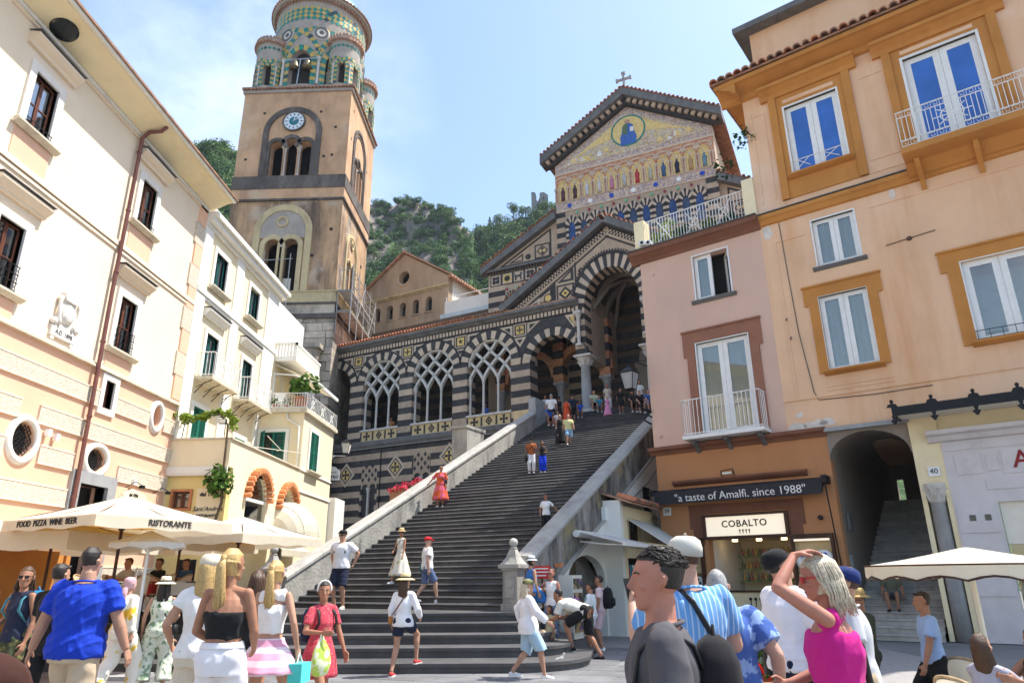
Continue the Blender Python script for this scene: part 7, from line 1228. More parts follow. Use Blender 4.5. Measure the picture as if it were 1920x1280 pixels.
# ---------------------------------------------------------------- restaurant furniture and street things
def parasol(label, c, r, z, n=4, mat='canvas', under='canvas_in', drop=.34, hgt=.5, rot=0., text=None, ribs=8, pole='darkwood', group=None, trim=None, zb=0.):
    t = T('parasol', label, 'parasol', W, (c[0], c[1], zb), group); sg_ = 1 if n == 4 else 1; m = MB(); seg = 48 if n == 4 else n*4; P = []
    def edge(a):
        if n == 4: ca, sa = math.cos(a), math.sin(a); q = 1/max(abs(ca), abs(sa)); return q*ca*r, q*sa*r
        st_ = 2*PI/n; b = (a % st_)-st_/2; q = math.cos(st_/2)/math.cos(b); return r*q*math.cos(a), r*q*math.sin(a)
    def ro(x, y): return x*math.cos(rot)-y*math.sin(rot)+c[0], x*math.sin(rot)+y*math.cos(rot)+c[1]
    E_ = [edge(2*PI*k/seg+PI/4) for k in range(seg)]; rg = []
    for f in (.03, .35, .7, 1.0): rg.append([(*ro(x*f, y*f), z+hgt*(1-f)**1.15) for x, y in E_])
    m.loft(rg, cap=False); t.p('canopy', m, mat); m = MB(); m.loft([[(x, y, q-.025) for x, y, q in g_] for g_ in rg], cap=False); t.p('lining', m, under)
    m = MB(); top = [(*ro(x, y), z) for x, y in E_]; low = [(*ro(x*1.005, y*1.005), z-drop+(.045*abs(math.cos(k*PI/4)) if n != 4 else .02*math.sin(k*1.3))) for k, (x, y) in enumerate(E_)]; m.loft([top, low], cap=False); t.p('valance', m, mat)
    if trim: t.p('trim', MB().tube(low, .012, 5, close=True).tube(top, .01, 5, close=True), trim)
    pl = t.p('pole', MB().tube([(c[0], c[1], zb), (c[0], c[1], z+hgt-.03)], .03, 8), pole); t.p('hub', MB().lathe([(.05,0),(.06,.03),(.05,.1)], 10, (c[0], c[1], z-.15)), pole); t.p('base', MB().box(c[0]-.3, c[0]+.3, c[1]-.3, c[1]+.3, zb, zb+.08), 'greystone')
    for k in range(ribs):
        a = 2*PI*k/ribs+PI/4; x, y = edge(a); A = (*ro(x*.05, y*.05), z+hgt*.94-.04); B = (*ro(x*.97, y*.97), z-.0); t.p('rib', MB().tube([A, B], .014, 5), pole); t.p('strut', MB().tube([(c[0], c[1], z-.08), (*ro(x*.5, y*.5), z+hgt*.42)], .012, 5), pole)
    if text:
        for s, fx, fy, rz in text:
            X, Y = ro(fx*r, fy*r); o = lettering(t.e, 'lettering', s, .15, 'ink', (X-c[0], Y-c[1], z-drop*.45-zb), '-y', 0, .002, rz+rot)
            o.location += V3((math.sin(rz+rot), -math.cos(rz+rot), 0))*.012
    return t
V3 = Vector
c = at_d(213, 15.6); parasol('large cream square parasol lettered food pizza wine beer', (c.x, c.y), 1.4, 2.72, 4, rot=R_(-26), drop=.2, text=(('FOOD  PIZZA  WINE  BEER', 0, -1, 0), ('RISTORANTE', 1, 0, PI/2)))
c = at_d(85, 17.6); parasol('large cream square parasol at the far left, partly hidden', (c.x, c.y), 1.5, 2.55, 4, rot=R_(-4))
c = at_d(440, 18.2); parasol('large cream square parasol nearest the staircase', (c.x, c.y), 1.35, 2.6, 4, rot=R_(-20), drop=.2); c = at_d(330, 19.6); parasol('cream square parasol behind the lettered one', (c.x, c.y), 1.3, 2.5, 4, rot=R_(-15), drop=.2)
c = at_d(270, 15.2); parasol('small round white parasol under the big cream ones', (c.x, c.y), .68, 2.32, 8, 'canvas_white', 'canvas_white', .12, .24, pole='white_paint', zb=.0)
c = at_d(1822, 9.8); parasol('cream scalloped parasol with brown trim at the far right', (c.x, c.y), 1.08, 1.74, 14, 'canvas', 'canvas', .16, .2, pole='offwhite', trim='darkwood', ribs=12)
def chair(label, c, face, group=None, mat='wicker', zb=0.):
    fr = Fr(c[0], c[1], face); t = T('bistro_chair', label, 'chair', fr, (0, 0, zb), group); t.p('seat', MB().lathe([(0,.44),(.21,.44),(.22,.46),(.2,.475),(0,.475)], 20, (0,0,zb)), mat)
    t.p('backrest', MB().add([(.24*math.cos(a)*(1+.1*f), -.22*math.sin(a)*(1+.1*f)+.02, zb+.48+.4*f*(.55+.45*math.sin(a))) for f in (0, 1) for a in np.linspace(.1, PI-.1, 14)], [(k, k+1, 15+k, 14+k) for k in range(13)]), 'canvas', smooth=True); t.p('back_frame', MB().tube([(.27*math.cos(a), -.245*math.sin(a)+.02, zb+.48+.42*(.55+.45*math.sin(a))) for a in np.linspace(-.1, PI+.1, 18)], .016, 6), mat, smooth=True)
    for x in (-.17, .17):
        for y in (-.17, .17): t.p('leg', MB().tube([(x*.9, y*.9, zb+.44), (x*1.15, y*1.15, zb)], .015, 6), mat)
    return t
def table(label, c, cloth='canvas_white', zb=0., r=.42):
    t = T('table', label, 'table', W, (c[0], c[1], zb)); t.p('top', MB().box(c[0]-r, c[0]+r, c[1]-r, c[1]+r, zb+.71, zb+.735), 'darkwood'); t.p('leg', MB().tube([(c[0], c[1], zb), (c[0], c[1], zb+.71)], .03, 8), 'iron'); t.p('foot', MB().box(c[0]-.25, c[0]+.25, c[1]-.04, c[1]+.04, zb, zb+.03).box(c[0]-.04, c[0]+.04, c[1]-.25, c[1]+.25, zb, zb+.03), 'iron')
    n = 32; o = single('tablecloth', label.replace('table', 'table cloth', 1)+' top', 'tablecloth', MB().loft([[(c[0]+q*math.copysign(1, math.cos(a))*abs(math.cos(a))**.35*(1+.03*(zz < 0)*math.sin(a*7)), c[1]+q*math.copysign(1, math.sin(a))*abs(math.sin(a))**.35*(1+.03*(zz < 0)*math.sin(a*7)), zb+.737+zz) for a in [2*PI*k/n for k in range(n)]] for q, zz in ((.02,.006),(r*.98,.006),(r*1.03,-.02),(r*1.06,-.3))], cap=False), cloth, W, (c[0], c[1], zb+.73), smooth=True)
ZR = .9
for k, (px, d, cl, lb) in enumerate(((265, 19.5, 'red_paint', 'red-clothed restaurant table below the white parasol'), (300, 20.5, 'canvas_white', 'white-clothed restaurant table behind the jumpsuit'), (345, 19.0, 'canvas_white', 'white-clothed restaurant table near the yellow wall'), (375, 20.3, 'red_paint', 'red-clothed restaurant table near the staircase pillar'), (215, 19.0, 'canvas_white', 'white-clothed restaurant table by the palazzo door'))):
    c = at_d(px, d); table(lb, (c.x, c.y), cl, ZR)
    for q, s in enumerate((-1, 1)): chair('wicker bistro chair %s the %s' % (('left of', 'right of')[q], lb), (c.x+s*.62, c.y-.1), -90*s*-1, 'restaurant chairs', 'wicker', ZR)
def lay(zb, px, d, lb, col, face=150): q = at_d(px, d, zb); return (lb, q, face, col)
SEATED = [lay(ZR, 296, 20.2, 'diner in black shirt seated under the cream parasols', (.015,.015,.017)), lay(ZR, 347, 20.6, 'diner in blue shirt seated near the yellow restaurant wall', (.03,.1,.28)), lay(ZR, 238, 20.0, 'diner with red hair seated behind the pink headscarf', (.5,.48,.46))]
single('restaurant_deck_screen', 'orange panelled timber screen of the left restaurant terrace', 'screen', MB().box(-11.3, -10.9, 12.6, 16.4, 0, 2.3).box(-10.9, -10.84, 12.6, 12.75, 0, 2.3).box(-10.9, -10.84, 14.2, 14.35, 0, 2.3).box(-10.9, -10.84, 16.2, 16.35, 0, 2.3), 'ochre', W, (-11, 14.5, 0))
t = T('menu_board', 'dark menu board standing by the restaurant entrance', 'sign', W, (-9.6, 19.5, .9)); t.p('board', MB().box(-9.9, -9.4, 19.5, 19.54, 1.2, 2.2), 'black'); t.p('leg', MB().box(-9.88,-9.84,19.5,19.54,.9,1.2), 'darkwood'); t.p('leg', MB().box(-9.46,-9.42,19.5,19.54,.9,1.2), 'darkwood')
# terrace furniture on the right
c = at_d(1850, 8.4); chair('cream bistro chair with wicker frame at the far right, front', (at_d(1772, 8.0).x, at_d(1772, 8.0).y), -70, None, 'wicker', -.12); chair('pale bistro chair at the far right, behind the front one', (at_d(1790, 9.6).x, at_d(1790, 9.6).y), -60, None, 'wicker', -.1); table('white-clothed cafe table at the far right', (c.x, c.y), 'canvas_white', -.1, .36)
chair('bistro chair beside the dark bag at the right picture edge', (at_d(1905, 8.9).x, at_d(1905, 8.9).y), 80, None, 'wicker_dark', -.1)
t = T('terracotta_planter', 'large terracotta pot of red geraniums in front of the corner shop', 'planter', W, tuple(at_d(1398, 8.8))); c = at_d(1398, 8.8); t.p('pot', MB().lathe([(.2,0),(.24,.1),(.3,.45),(.34,.5),(.34,.58),(.29,.58),(.27,.5),(0,.5)], 20, (c.x,c.y,0)), 'planter'); t.p('pot_stand', MB().box(c.x-.3, c.x+.3, c.y-.3, c.y+.3, -.02, .02), 'iron'); link('foliage', quads_mesh('foliage', leaves((0,0,.82), (.36,.34,.36), 420, .085, 8, 1, 9), 'leaf'), t.e); link('blossoms', quads_mesh('blossoms', leaves((0,-.03,.9), (.37,.35,.36), 90, .07, 9, 1, 19), 'petal_red'), t.e)
t = T('plant_guard', 'grey wrought iron guard with pointed arches round the geranium pot', 'fence', W, (c.x, c.y-.6, 0)); m = MB()
for k in range(6): x = c.x-.45+k*.18; m.tube([(x,c.y-.55,0),(x,c.y-.55,.5)], .01, 5).tube([(x,c.y-.55,.36),(x+.09,c.y-.55,.58),(x+.18,c.y-.55,.36)], .009, 5)
t.p('railing', m, 'galv'); t.p('top_rail', MB().tube([(c.x-.45,c.y-.55,.36),(c.x+.63,c.y-.55,.36)], .01, 5), 'galv')
pl = MB()
for k, px in enumerate((748, 768, 790)):
    d = ray(px, 918-k*7); un = F.w(1, 0)-F.w(0, 0); p_ = CAMO+d*((F.w(-8, 0)-CAMO).dot(un)/d.dot(un)); p_ = (p_.x, p_.y, p_.z); t = T('flower_tub', 'pink flowers showing over the left stair parapet, %s clump' % ('lower', 'middle', 'upper')[k], 'flowers', W, p_); t.p('tub', MB().box(p_[0]-.3, p_[0]+.3, p_[1]-.2, p_[1]+.2, p_[2]-2.2, p_[2]-.1), 'planter'); link('blossoms', quads_mesh('blossoms', leaves((0,0,.02), (.45,.35,.24), 150, .1, 6, 1, k), 'petal'), t.e); link('foliage', quads_mesh('foliage', leaves((0,0,-.05), (.42,.35,.2), 70, .12, 6, 1, k+5), 'leaf'), t.e)
# pigeon
c = gz(1048, 1254); fr_ = Fr(c.x, c.y, -60); t = T('pigeon', 'grey pigeon standing on the paving by the first step', 'pigeon', fr_, (0, 0, 0)); n = 12
t.p('body', MB().loft([[(rx*math.cos(2*PI*j/n), y, z+rz*math.sin(2*PI*j/n)) for j in range(n)] for y, z, rx, rz in ((-.2,.12,.025,.008),(-.12,.13,.04,.03),(-.03,.14,.06,.06),(.05,.16,.055,.06),(.09,.2,.035,.04),(.1,.24,.028,.03),(.12,.265,.026,.026),(.145,.262,.012,.012),(.17,.255,.003,.003))]), 'greystone', smooth=True)
for s in (-.02, .02): t.p('leg', MB().tube([(s,0,.1),(s,.01,0),(s,.03,0)], .005, 5), 'brick')
for s in (-1, 1): t.p('wing', MB().loft([[(s*(.05+.012*math.cos(a)), y, z+r*math.sin(a)) for a in [2*PI*j/8 for j in range(8)]] for y, z, r in ((-.17,.13,.01),(-.1,.14,.03),(0,.16,.045),(.05,.17,.03))]), 'darkgrey', smooth=True)
# red notice and postcard racks by the pillar
c = F.w(.75, .3, 0); t = T('notice_sign', 'red notice sign with white lines on a post behind the right pillar', 'sign', F, (.75, .3, 0)); t.p('panel', MB().box(.5, .98, .3, .32, 1.62, 1.92), 'red_paint'); t.p('post', MB().tube([(.74,.33,.0),(.74,.33,1.9)], .02, 6), 'iron')
for k in range(3): t.p('text_line', MB().box(.55, .93-.06*(k == 2), .29, .299, 1.84-.08*k, 1.87-.08*k), 'cerwhite')
t = T('postcard_rack', 'white rack of goods beside the stair shop', 'rack', F, (.9, 1.4, 0)); t.p('frame', MB().box(.75, 1.15, 1.2, 1.8, .2, 1.7), 'offwhite')
for k in range(4): t.p('card_row', MB().box(1.15, 1.17, 1.25, 1.75, .35+k*.34, .6+k*.34), 'goods')
# ---------------------------------------------------------------- people
V3 = Vector
QUEUE = []
def ik(a, c, l1, l2, pole):
    d = c-a; L_ = min(d.length, (l1+l2)*.998); d = d.normalized(); x = (l1*l1-l2*l2+L_*L_)/(2*L_); h = math.sqrt(max(0, l1*l1-x*x)); p = pole-d*pole.dot(d)
    p = p.normalized() if p.length > 1e-4 else V3((0, 0, 1)); return a+d*x+p*h, a+d*L_
def rings(m, lst, n=16):     # (center, right, fwd, rx, ry)
    m.loft([[c+r*(rx*math.cos(2*PI*k/n))+f*(ry*math.sin(2*PI*k/n)) for k in range(n)] for c, r, f, rx, ry in lst]); return m
def lerp(a, b, t): return a+(b-a)*t
def ball(m, c, r, n=8): m.lathe([(r*math.sin(PI*q/n), -r*math.cos(PI*q/n)) for q in range(n+1)], 12, tuple(c))
HEADR = [(0,.03,.03,.055),(.012,.043,.046,.044),(.045,.056,.07,.024),(.085,.066,.088,.008),(.125,.072,.096,.002),(.165,.073,.099,-.004),(.2,.065,.09,-.008),(.222,.045,.064,-.01),(.235,.016,.022,-.01)]
for nm, c in (('skin', (.43,.24,.16)), ('skin_tan', (.34,.165,.10)), ('skin_fair', (.48,.285,.205)), ('skin_dark', (.20,.10,.065)), ('skin_red', (.43,.19,.13))): skinmat(nm, c)
for nm, c in (('hair_dark', (.02,.014,.011)), ('hair_brown', (.07,.035,.018)), ('hair_blond', (.50,.33,.13)), ('hair_ash', (.52,.45,.33)), ('hair_red', (.12,.035,.015)), ('hair_grey', (.3,.29,.28))): hairmat(nm, c)
FAB = {}
def fab(spec):
    if isinstance(spec, str): return spec
    if spec not in FAB: FAB[spec] = 'fabric_%d' % len(FAB); fabric(FAB[spec], *spec)
    return FAB[spec]
def zat(loc, px, py): d = ray(px, py); return 1.65+d.z*math.hypot(loc[0], loc[1])/math.hypot(d.x, d.y)
def person(label, loc, face, h=1.7, sex='m', skin='skin', w_=1., lod=1, pose='stand', feet=None, hands=None, lean=0, side=0, turn=0, nod=0, pz=None, twist=0, top=None, sleeve='short', hem=-.06, bottom=None, blen=.9, bfit=1.25, skirt=None, hem_z=.5, flare=.28, hair='short', hairc='hair_dark', hat=None, hatc=None, shoes='black', glasses=None, face_on=False, straps=None, band=None, hat_band=None, group=None, neck_open=0, loose=1., headcloth=None, nm='person', polez=None, dz=0, hdir=None, curl=.5, waistband=None, ty=None):
    if ty: h = zat(loc, *ty)-loc[2]-(.045 if hat else .015)
    k = h/1.75; fr = Fr(loc[0], loc[1], face); t = T(nm, label, 'person', fr, (0, 0, loc[2]), group); t.org = (0, 0, 0); R = {0: .0065, 1: .011, 2: .019}[lod]; parts = {}
    fem = sex == 'f'; S = lambda *p: V3(p)*k
    ft = {'stand': ((.1,.02,0),(-.1,-.02,0)), 'walk': ((.09,.27,.0),(-.09,-.3,.04)), 'walk2': ((.09,-.28,.04),(-.09,.27,0)), 'climb': ((.1,.28,.18),(-.1,-.1,0)), 'sit': ((.12,.42,.0),(-.12,.40,.0)), 'astride': ((.17,.02,0),(-.17,.04,0))}[pose] if feet is None else feet
    pzz = pz if pz is not None else {'walk': .92, 'walk2': .92, 'climb': .95, 'sit': .52}.get(pose, .945)
    pel = S(0, 0 if pose != 'climb' else .08, pzz); cl, sl = math.cos(R_(lean)), math.sin(R_(lean)); up = V3((math.sin(R_(side)), sl, cl)).normalized(); fwd = V3((0, cl, -sl)); rt = V3((1, 0, 0)); rt = (rt-up*rt.dot(up)).normalized()
    tw_ = Matrix.Rotation(R_(twist), 3, up); rtc, fwc = tw_ @ rt, tw_ @ fwd
    sw = (.185 if not fem else .16)*(.75+.25*w_); P = lambda d: pel+up*(d*k)
    sh = {1: P(.465)+rtc*sw*k, -1: P(.465)-rtc*sw*k}; hip = {s: pel+rt*(s*.092*k)-up*.03*k for s in (1, -1)}
    nb = P(.53); hd = Matrix.Rotation(R_(turn), 3, 'Z') @ Matrix.Rotation(R_(-nod-lean*.55), 3, 'X'); hu, hf, hr = hd @ V3((0,0,1)), hd @ V3((0,1,0)), hd @ V3((1,0,0)); chin = nb+up*.034*k+hf*.01*k; HP = lambda x, y, z: chin+hr*(x*k)+hf*(y*k)+hu*(z*k)
    an, kn, el, wr = {}, {}, {}, {}; i2 = {1: 0, -1: 1}
    for s, f in zip((1, -1), ft): an[s] = S(f[0], f[1], f[2]+.085); kn[s], an[s] = ik(hip[s], an[s], .44*k, .425*k, V3((.12*s, 1, .25)))
    for i_, s in enumerate((1, -1)):
        tg = hands[i_] if hands and hands[i_] else (s*(.27+.05*(w_-1)*3), .06, .90)
        if not hands or not hands[i_]: tg_ = sh[s]+V3((s*(.05+.04*w_), .06+.12*(0 if pose[:4] != 'walk' else (1 if (s > 0) == (pose == 'walk2') else -1)), -.52))*k
        else: tg_ = S(*tg) if tg != 'head' else HP(-.05,.1,.262)
        el[s], wr[s] = ik(sh[s], tg_, .29*k, .255*k, V3((s*.55, -.65, -.55)) if not polez or not polez[i_] else V3(polez[i_]))
    TR = [(-.13,.145,.1),(-.03,.165,.115),(.1,.145,.104),(.2,.15,.11),(.32,.172,.122),(.42,.172,.108),(.485,.115,.08),(.525,.062,.06),(.6,.054,.058)] if not fem else [(-.13,.155,.108),(-.03,.172,.122),(.11,.122,.092),(.19,.124,.098),(.30,.146,.122),(.385,.146,.098),(.46,.105,.07),(.505,.05,.05),(.6,.045,.05)]
    def tr(d, off=0, ws=1.): # torso ring at spine height d
        for (d0, a0, b0), (d1, a1, b1) in zip(TR[:-1], TR[1:]):
            if d <= d1: f = max(0, (d-d0)/(d1-d0)); break
        else: f = 1
        tt = max(0, min(1, (d-.05)/.3)); q = Matrix.Rotation(R_(twist)*tt, 3, up); wf = w_ if d < .45 else 1+(w_-1)*.4
        return (P(d), q @ rt, q @ fwd, (lerp(a0,a1,f)*wf*ws+off)*k, (lerp(b0,b1,f)*(1+(wf-1)*1.4)*ws+off)*k)
    AR = (.052 if not fem else .041)*(.6+.4*w_); LR = (.086 if not fem else .084)*(.6+.4*w_)
    m = MB(); rings(m, [tr(d) for d in (-.13,-.08,-.03,.04,.1,.15,.2,.26,.32,.37,.42,.455,.485,.505,.525,.56,.6)]); m.tube([nb-up*.03*k, chin+hu*.06*k-hf*.02*k], [.056*k*(1 if not fem else .85), .052*k*(1 if not fem else .85)], 12)
    rings(m, [(HP(0, y, z), hr, hf, rx*k, ry*k) for z, rx, ry, y in HEADR], 18)
    m.tube([HP(0,.096,.132), HP(0,.104,.112), HP(0,.116,.088), HP(0,.098,.08)], [.009*k,.011*k,.0145*k,.012*k], 8); m.tube([HP(-.045,.079,.138), HP(0,.094,.141), HP(.045,.079,.138)], [.009*k,.012*k,.009*k], 8); m.tube([HP(-.02,.081,.051), HP(0,.091,.052), HP(.02,.081,.051)], [.007*k,.011*k,.007*k], 8); m.tube([HP(-.012,.07,.012), HP(.012,.07,.012)], .017*k, 8)
    for s in (1, -1):
        m.tube([HP(s*.066,.0,.085), HP(s*.081,-.012,.105), HP(s*.083,-.02,.13), HP(s*.07,-.008,.142)], [.009*k,.016*k,.017*k,.009*k], 8, flat=.6); m.tube([HP(s*.05,.062,.1), HP(s*.04,.07,.085)], [.02*k,.018*k], 8)
        ball(m, sh[s], AR*.98*k); m.tube([nb-up*.04*k, lerp(nb-up*.05*k, sh[s], .6), sh[s]], [.05*k, .042*k, AR*.78*k], 10); m.tube([sh[s], lerp(sh[s], el[s], .3), lerp(sh[s], el[s], .7), el[s]], [AR*.98*k, AR*1.04*k, AR*.92*k, AR*.82*k], 12); ball(m, el[s], AR*.82*k); m.tube([el[s], lerp(el[s], wr[s], .25), lerp(el[s], wr[s], .7), wr[s]], [AR*.82*k, AR*.86*k, AR*.66*k, AR*.54*k], 12)
        ball(m, kn[s], LR*.64*k); m.tube([hip[s]+up*.02*k, lerp(hip[s], kn[s], .25), lerp(hip[s], kn[s], .65), kn[s]], [LR*k, LR*.98*k, LR*.76*k, LR*.64*k], 14); m.tube([kn[s], lerp(kn[s], an[s], .28)-V3((0,.012*k,0)), lerp(kn[s], an[s], .65), an[s]], [LR*.64*k, LR*.68*k, LR*.48*k, LR*.4*k], 14)
        # hand: palm, four fingers, thumb from the side of the palm
        d = (wr[s]-el[s]).normalized(); d = V3(hdir[i2[s]]).normalized() if hdir and hdir[i2[s]] else d; inn = V3((-s, .25, 0)) if not (hdir and hdir[i2[s]]) else -hu; inn = (inn-d*inn.dot(d)).normalized(); lat = d.cross(inn)*s; q = (wr[s]+d*.005*k)
        m.loft([[c+lat*(a*k*math.cos(2*PI*j/10))+inn*(b*k*math.sin(2*PI*j/10)) for j in range(10)] for c, a, b in ((q-d*.02*k,.024,.02),(q+d*.02*k,.033,.017),(q+d*.06*k,.041,.015),(q+d*.09*k,.041,.013))])
        if lod < 2:
            for j, ln_ in enumerate((.068,.078,.073,.056)):
                b0 = q+d*.085*k+lat*((.029-.0195*j)*k); d1 = (d+inn*curl*.8).normalized(); d2 = (d+inn*curl*2.2).normalized(); m.tube([b0, b0+d1*ln_*.5*k, b0+d1*ln_*.5*k+d2*ln_*.5*k], [.0098*k,.0092*k,.0078*k], 7)
            b0 = q+d*.025*k+lat*.03*k; m.tube([b0, b0+(d*.6+lat*.6+inn*.35)*.045*k, b0+(d*.6+lat*.6+inn*.35)*.045*k+(d+inn*.5)*.032*k], [.014*k,.012*k,.009*k], 7)
        # foot inside the shoe
        fd = V3((.12*s, 1, 0)).normalized(); a_ = an[s]; m.tube([a_, a_-V3((0,0,.05*k))+fd*.03*k], [.036*k,.04*k], 10)
    body = t.p('body', MB(), M[skin]); body.data = m.mesh('body', skin, True); QUEUE.append((body, R, 5 if lod == 0 else 3, 0))
    def garment(name, mb, mat, vox=None, amp=.006, sm=5):
        if lod == 0: sm = 22; amp *= 2.0
        o = t.p(name, MB(), M[fab(mat)]); o.data = mb.mesh(name, fab(mat), True); QUEUE.append((o, vox or R*1.35, sm, amp if lod < 2 else 0)); return o
    if top:
        m = MB(); t0, t1 = hem, (.5 if not neck_open else .5-neck_open); of = .014*loose
        if sleeve == 'band': t0, t1 = .13, .335; of = .01
        ds = list(np.linspace(t0, t1, 12)); rings(m, [tr(d, of+(.012*loose if d < .1 else 0)*(1 if sleeve != 'band' else 0)) for d in ds], 22)
        if sleeve != 'band':
            for s in (1, -1):
                m.tube([P(.44), lerp(P(.455), sh[s], .9)], [.085*k, .06*k], 12)
                if sleeve == 'none': m.tube([P(.40)+rtc*s*.09*k, P(.49)+rtc*s*.085*k, P(.49)+rtc*s*.085*k-fwc*.05*k], .035*k, 8); continue
                e_ = {'short': .72, 'cap': .45, 'elbow': .95, 'long': 1}[sleeve]; sr = AR*(1.33 if sleeve != 'long' else 1.35)*(.7+.3*loose)+.004
                ball(m, sh[s]-up*.012*k, sr*.95*k); m.tube([nb-up*.06*k, lerp(nb-up*.06*k, sh[s], .55), sh[s]-up*.01*k], [.06*k, .066*k, sr*.88*k], 10); pts = [sh[s], lerp(sh[s], el[s], .4*e_), lerp(sh[s], el[s], e_)]; rr = [sr*.94, sr*.98, sr*1.04]
                if sleeve == 'long': pts += [lerp(el[s], wr[s], .4), lerp(el[s], wr[s], .93)]; rr += [sr*.95, sr*.8]
                m.tube(pts, [r*k for r in rr], 14)
        if lod == 0 and sleeve not in ('band', 'none'):
            c_, r_, f_, a_, b_ = tr(.505, .012); m2 = MB().tube([c_+r_*(a_*.95*math.cos(q))+f_*(b_*1.0*math.sin(q))-up*(.02*k*math.sin(q)) for q in [2*PI*j/24 for j in range(24)]], .009*k, 6, close=True); t.p('collar', m2, fab(top), smooth=True)
        garment('shirt' if not skirt or skirt[0] != 'dress' else 'dress_top', m, top, amp=.007 if lod == 0 else .006)
    if bottom:
        m = MB(); rings(m, [tr(d, .016) for d in (-.13,-.08,-.03,.02,.06,.1)], 22)
        for s in (1, -1):
            ball(m, hip[s]+up*.01*k, LR*1.22*k); ball(m, hip[s]-fwd*.045*k+up*.02*k, LR*1.12*k); pts = [hip[s]+up*.02*k, lerp(hip[s], kn[s], .35)]; rr = [LR*1.13, LR*1.1*bfit/1.2]
            if blen <= 1: pts += [lerp(hip[s], kn[s], .35+(.65*blen)*.55), lerp(hip[s], kn[s], blen)]; rr += [LR*.98*bfit/1.1, LR*.86*bfit]
            else: f = blen-1; pts += [kn[s], lerp(kn[s], an[s], f*.5), lerp(kn[s], an[s], f)]; rr += [LR*.8*bfit, LR*.76*bfit, LR*.72*bfit*(1 if bfit < 1.5 else 1.25)]
            m.tube(pts, [r*k for r in rr], 16)
        garment('shorts' if blen <= 1 else 'trousers', m, bottom, amp=.007)
        if waistband: m = MB(); rings(m, [tr(d, .022) for d in (.065,.075,.1,.11)], 24); t.p('waistband', m, fab(waistband), smooth=True)
    if skirt:
        kind, mat, d0 = skirt; n = 48; m = MB(); st_ = tr(d0, .016); c0 = st_[0]; cz = (an[1]+an[-1])/2; rr = []; L_ = 9
        for q in range(L_+1):
            f = q/L_; z = lerp(c0.z, hem_z*k, f); c = V3((lerp(c0.x, cz.x, f), lerp(c0.y, cz.y, f*.8), z)); hips = tr(-.03, .02); fl = f*f*.35+f*.65; bump_ = math.sin(min(1, f*2.2)*PI/2)
            rx = lerp(st_[3], max(hips[3], 0), bump_)+flare*k*max(0, f-.15)*.55; ry = lerp(st_[4], max(hips[4], 0), bump_)+flare*k*max(0, f-.15)*.6; amp = .02*f*k*(.4+flare*2)
            rr.append([c+V3((rx*math.cos(2*PI*j/n), ry*math.sin(2*PI*j/n), 0))*(1+amp*math.sin(j*2*PI/n*9+q*.25)/max(rx, .1)) for j in range(n)])
        m.loft(rr); t.p('dress' if kind == 'dress' else 'skirt', m, fab(mat), smooth=True)
    for s in (1, -1):          # shoes
        if lod == 0 and loc[2] < .01 and h < 0: continue
        fd = V3((.14*s, 1, 0)).normalized(); fl = V3((fd.y, -fd.x, 0)); a_ = an[s]; z0 = a_.z-.08*k; m = MB(); pr = [(-.065,.03,.055),(-.04,.038,.075),(.02,.038,.085),(.07,.043,.06),(.13,.047,.045),(.165,.04,.035),(.185,.02,.02)]
        if shoes != 'sandal': m.loft([[V3((a_.x,a_.y,z0))+fd*(y*k)+fl*(a*k*math.cos(2*PI*j/12))+V3((0,0,max(0, b*k*(.42+.58*math.sin(2*PI*j/12))))) for j in range(12)] for y, a, b in pr]); t.p('shoe', m, fab(shoes), smooth=True); sl_ = MB().loft([[V3((a_.x,a_.y,z0-.008))+fd*(y*k*1.03)+fl*(a*1.06*k*x)+V3((0,0,zz)) for x, zz in ((-1,0),(1,0),(1,.02),(-1,.02))] for y, a, b in pr])
        else: sl_ = MB().loft([[V3((a_.x,a_.y,z0-.005))+fd*(y*k*1.03)+fl*(a*1.0*k*x)+V3((0,0,zz)) for x, zz in ((-1,0),(1,0),(1,.02),(-1,.02))] for y, a, b in pr]); m.loft([[V3((a_.x,a_.y,z0+.012))+fd*(y*k)+fl*(a*.85*k*math.cos(2*PI*j/12))+V3((0,0,max(0, b*.6*k*(.42+.58*math.sin(2*PI*j/12))))) for j in range(12)] for y, a, b in pr]); t.p('foot', m, M[skin], smooth=True)
        t.p('sole', sl_, 'cerwhite' if shoes not in ('black', 'sandal') else 'black')
    # hair
    if hair:
        m = MB(); hs = 1.07; lo = {'short': .075, 'crop': .1, 'messy': .085}.get(hair, .03); rg = []
        for z, rx, ry, y in [(lo,)+HEADR[2][1:]]+HEADR[3:-1]+[(.243,.03,.04,-.01)]:
            ring = []
            for j in range(24):
                a = 2*PI*j/24; sn = math.sin(a); fr_ = 1 if z > .198 else (max(0, min(1, (sn+.05)/.35))); q = hs+.02 if hair != 'crop' else 1.035; q = lerp(q, .9, 0 if z > .198 else fr_); ring.append(HP(rx*q*math.cos(a), y-.004+ry*q*sn, z+(0.006 if z > .2 else 0)))
            rg.append(ring)
        m.loft(rg); hv = R*1.2
        if hair == 'short': m.tube([HP(-.05,.075,.208), HP(0,.088,.215), HP(.05,.075,.208)], [.016*k,.02*k,.016*k], 8)
        strands = MB()
        def lock(pts, r): strands.tube([HP(*p) for p in pts], [r*thin*k*x for x in (.7,1,1,.85,.25)[:len(pts)]], 5)
        g_ = random.Random(int(abs(loc[0])*97+h*1000)); ns = {0: 230, 1: 40, 2: 0}[lod]; thin = .5 if lod == 0 else 1.
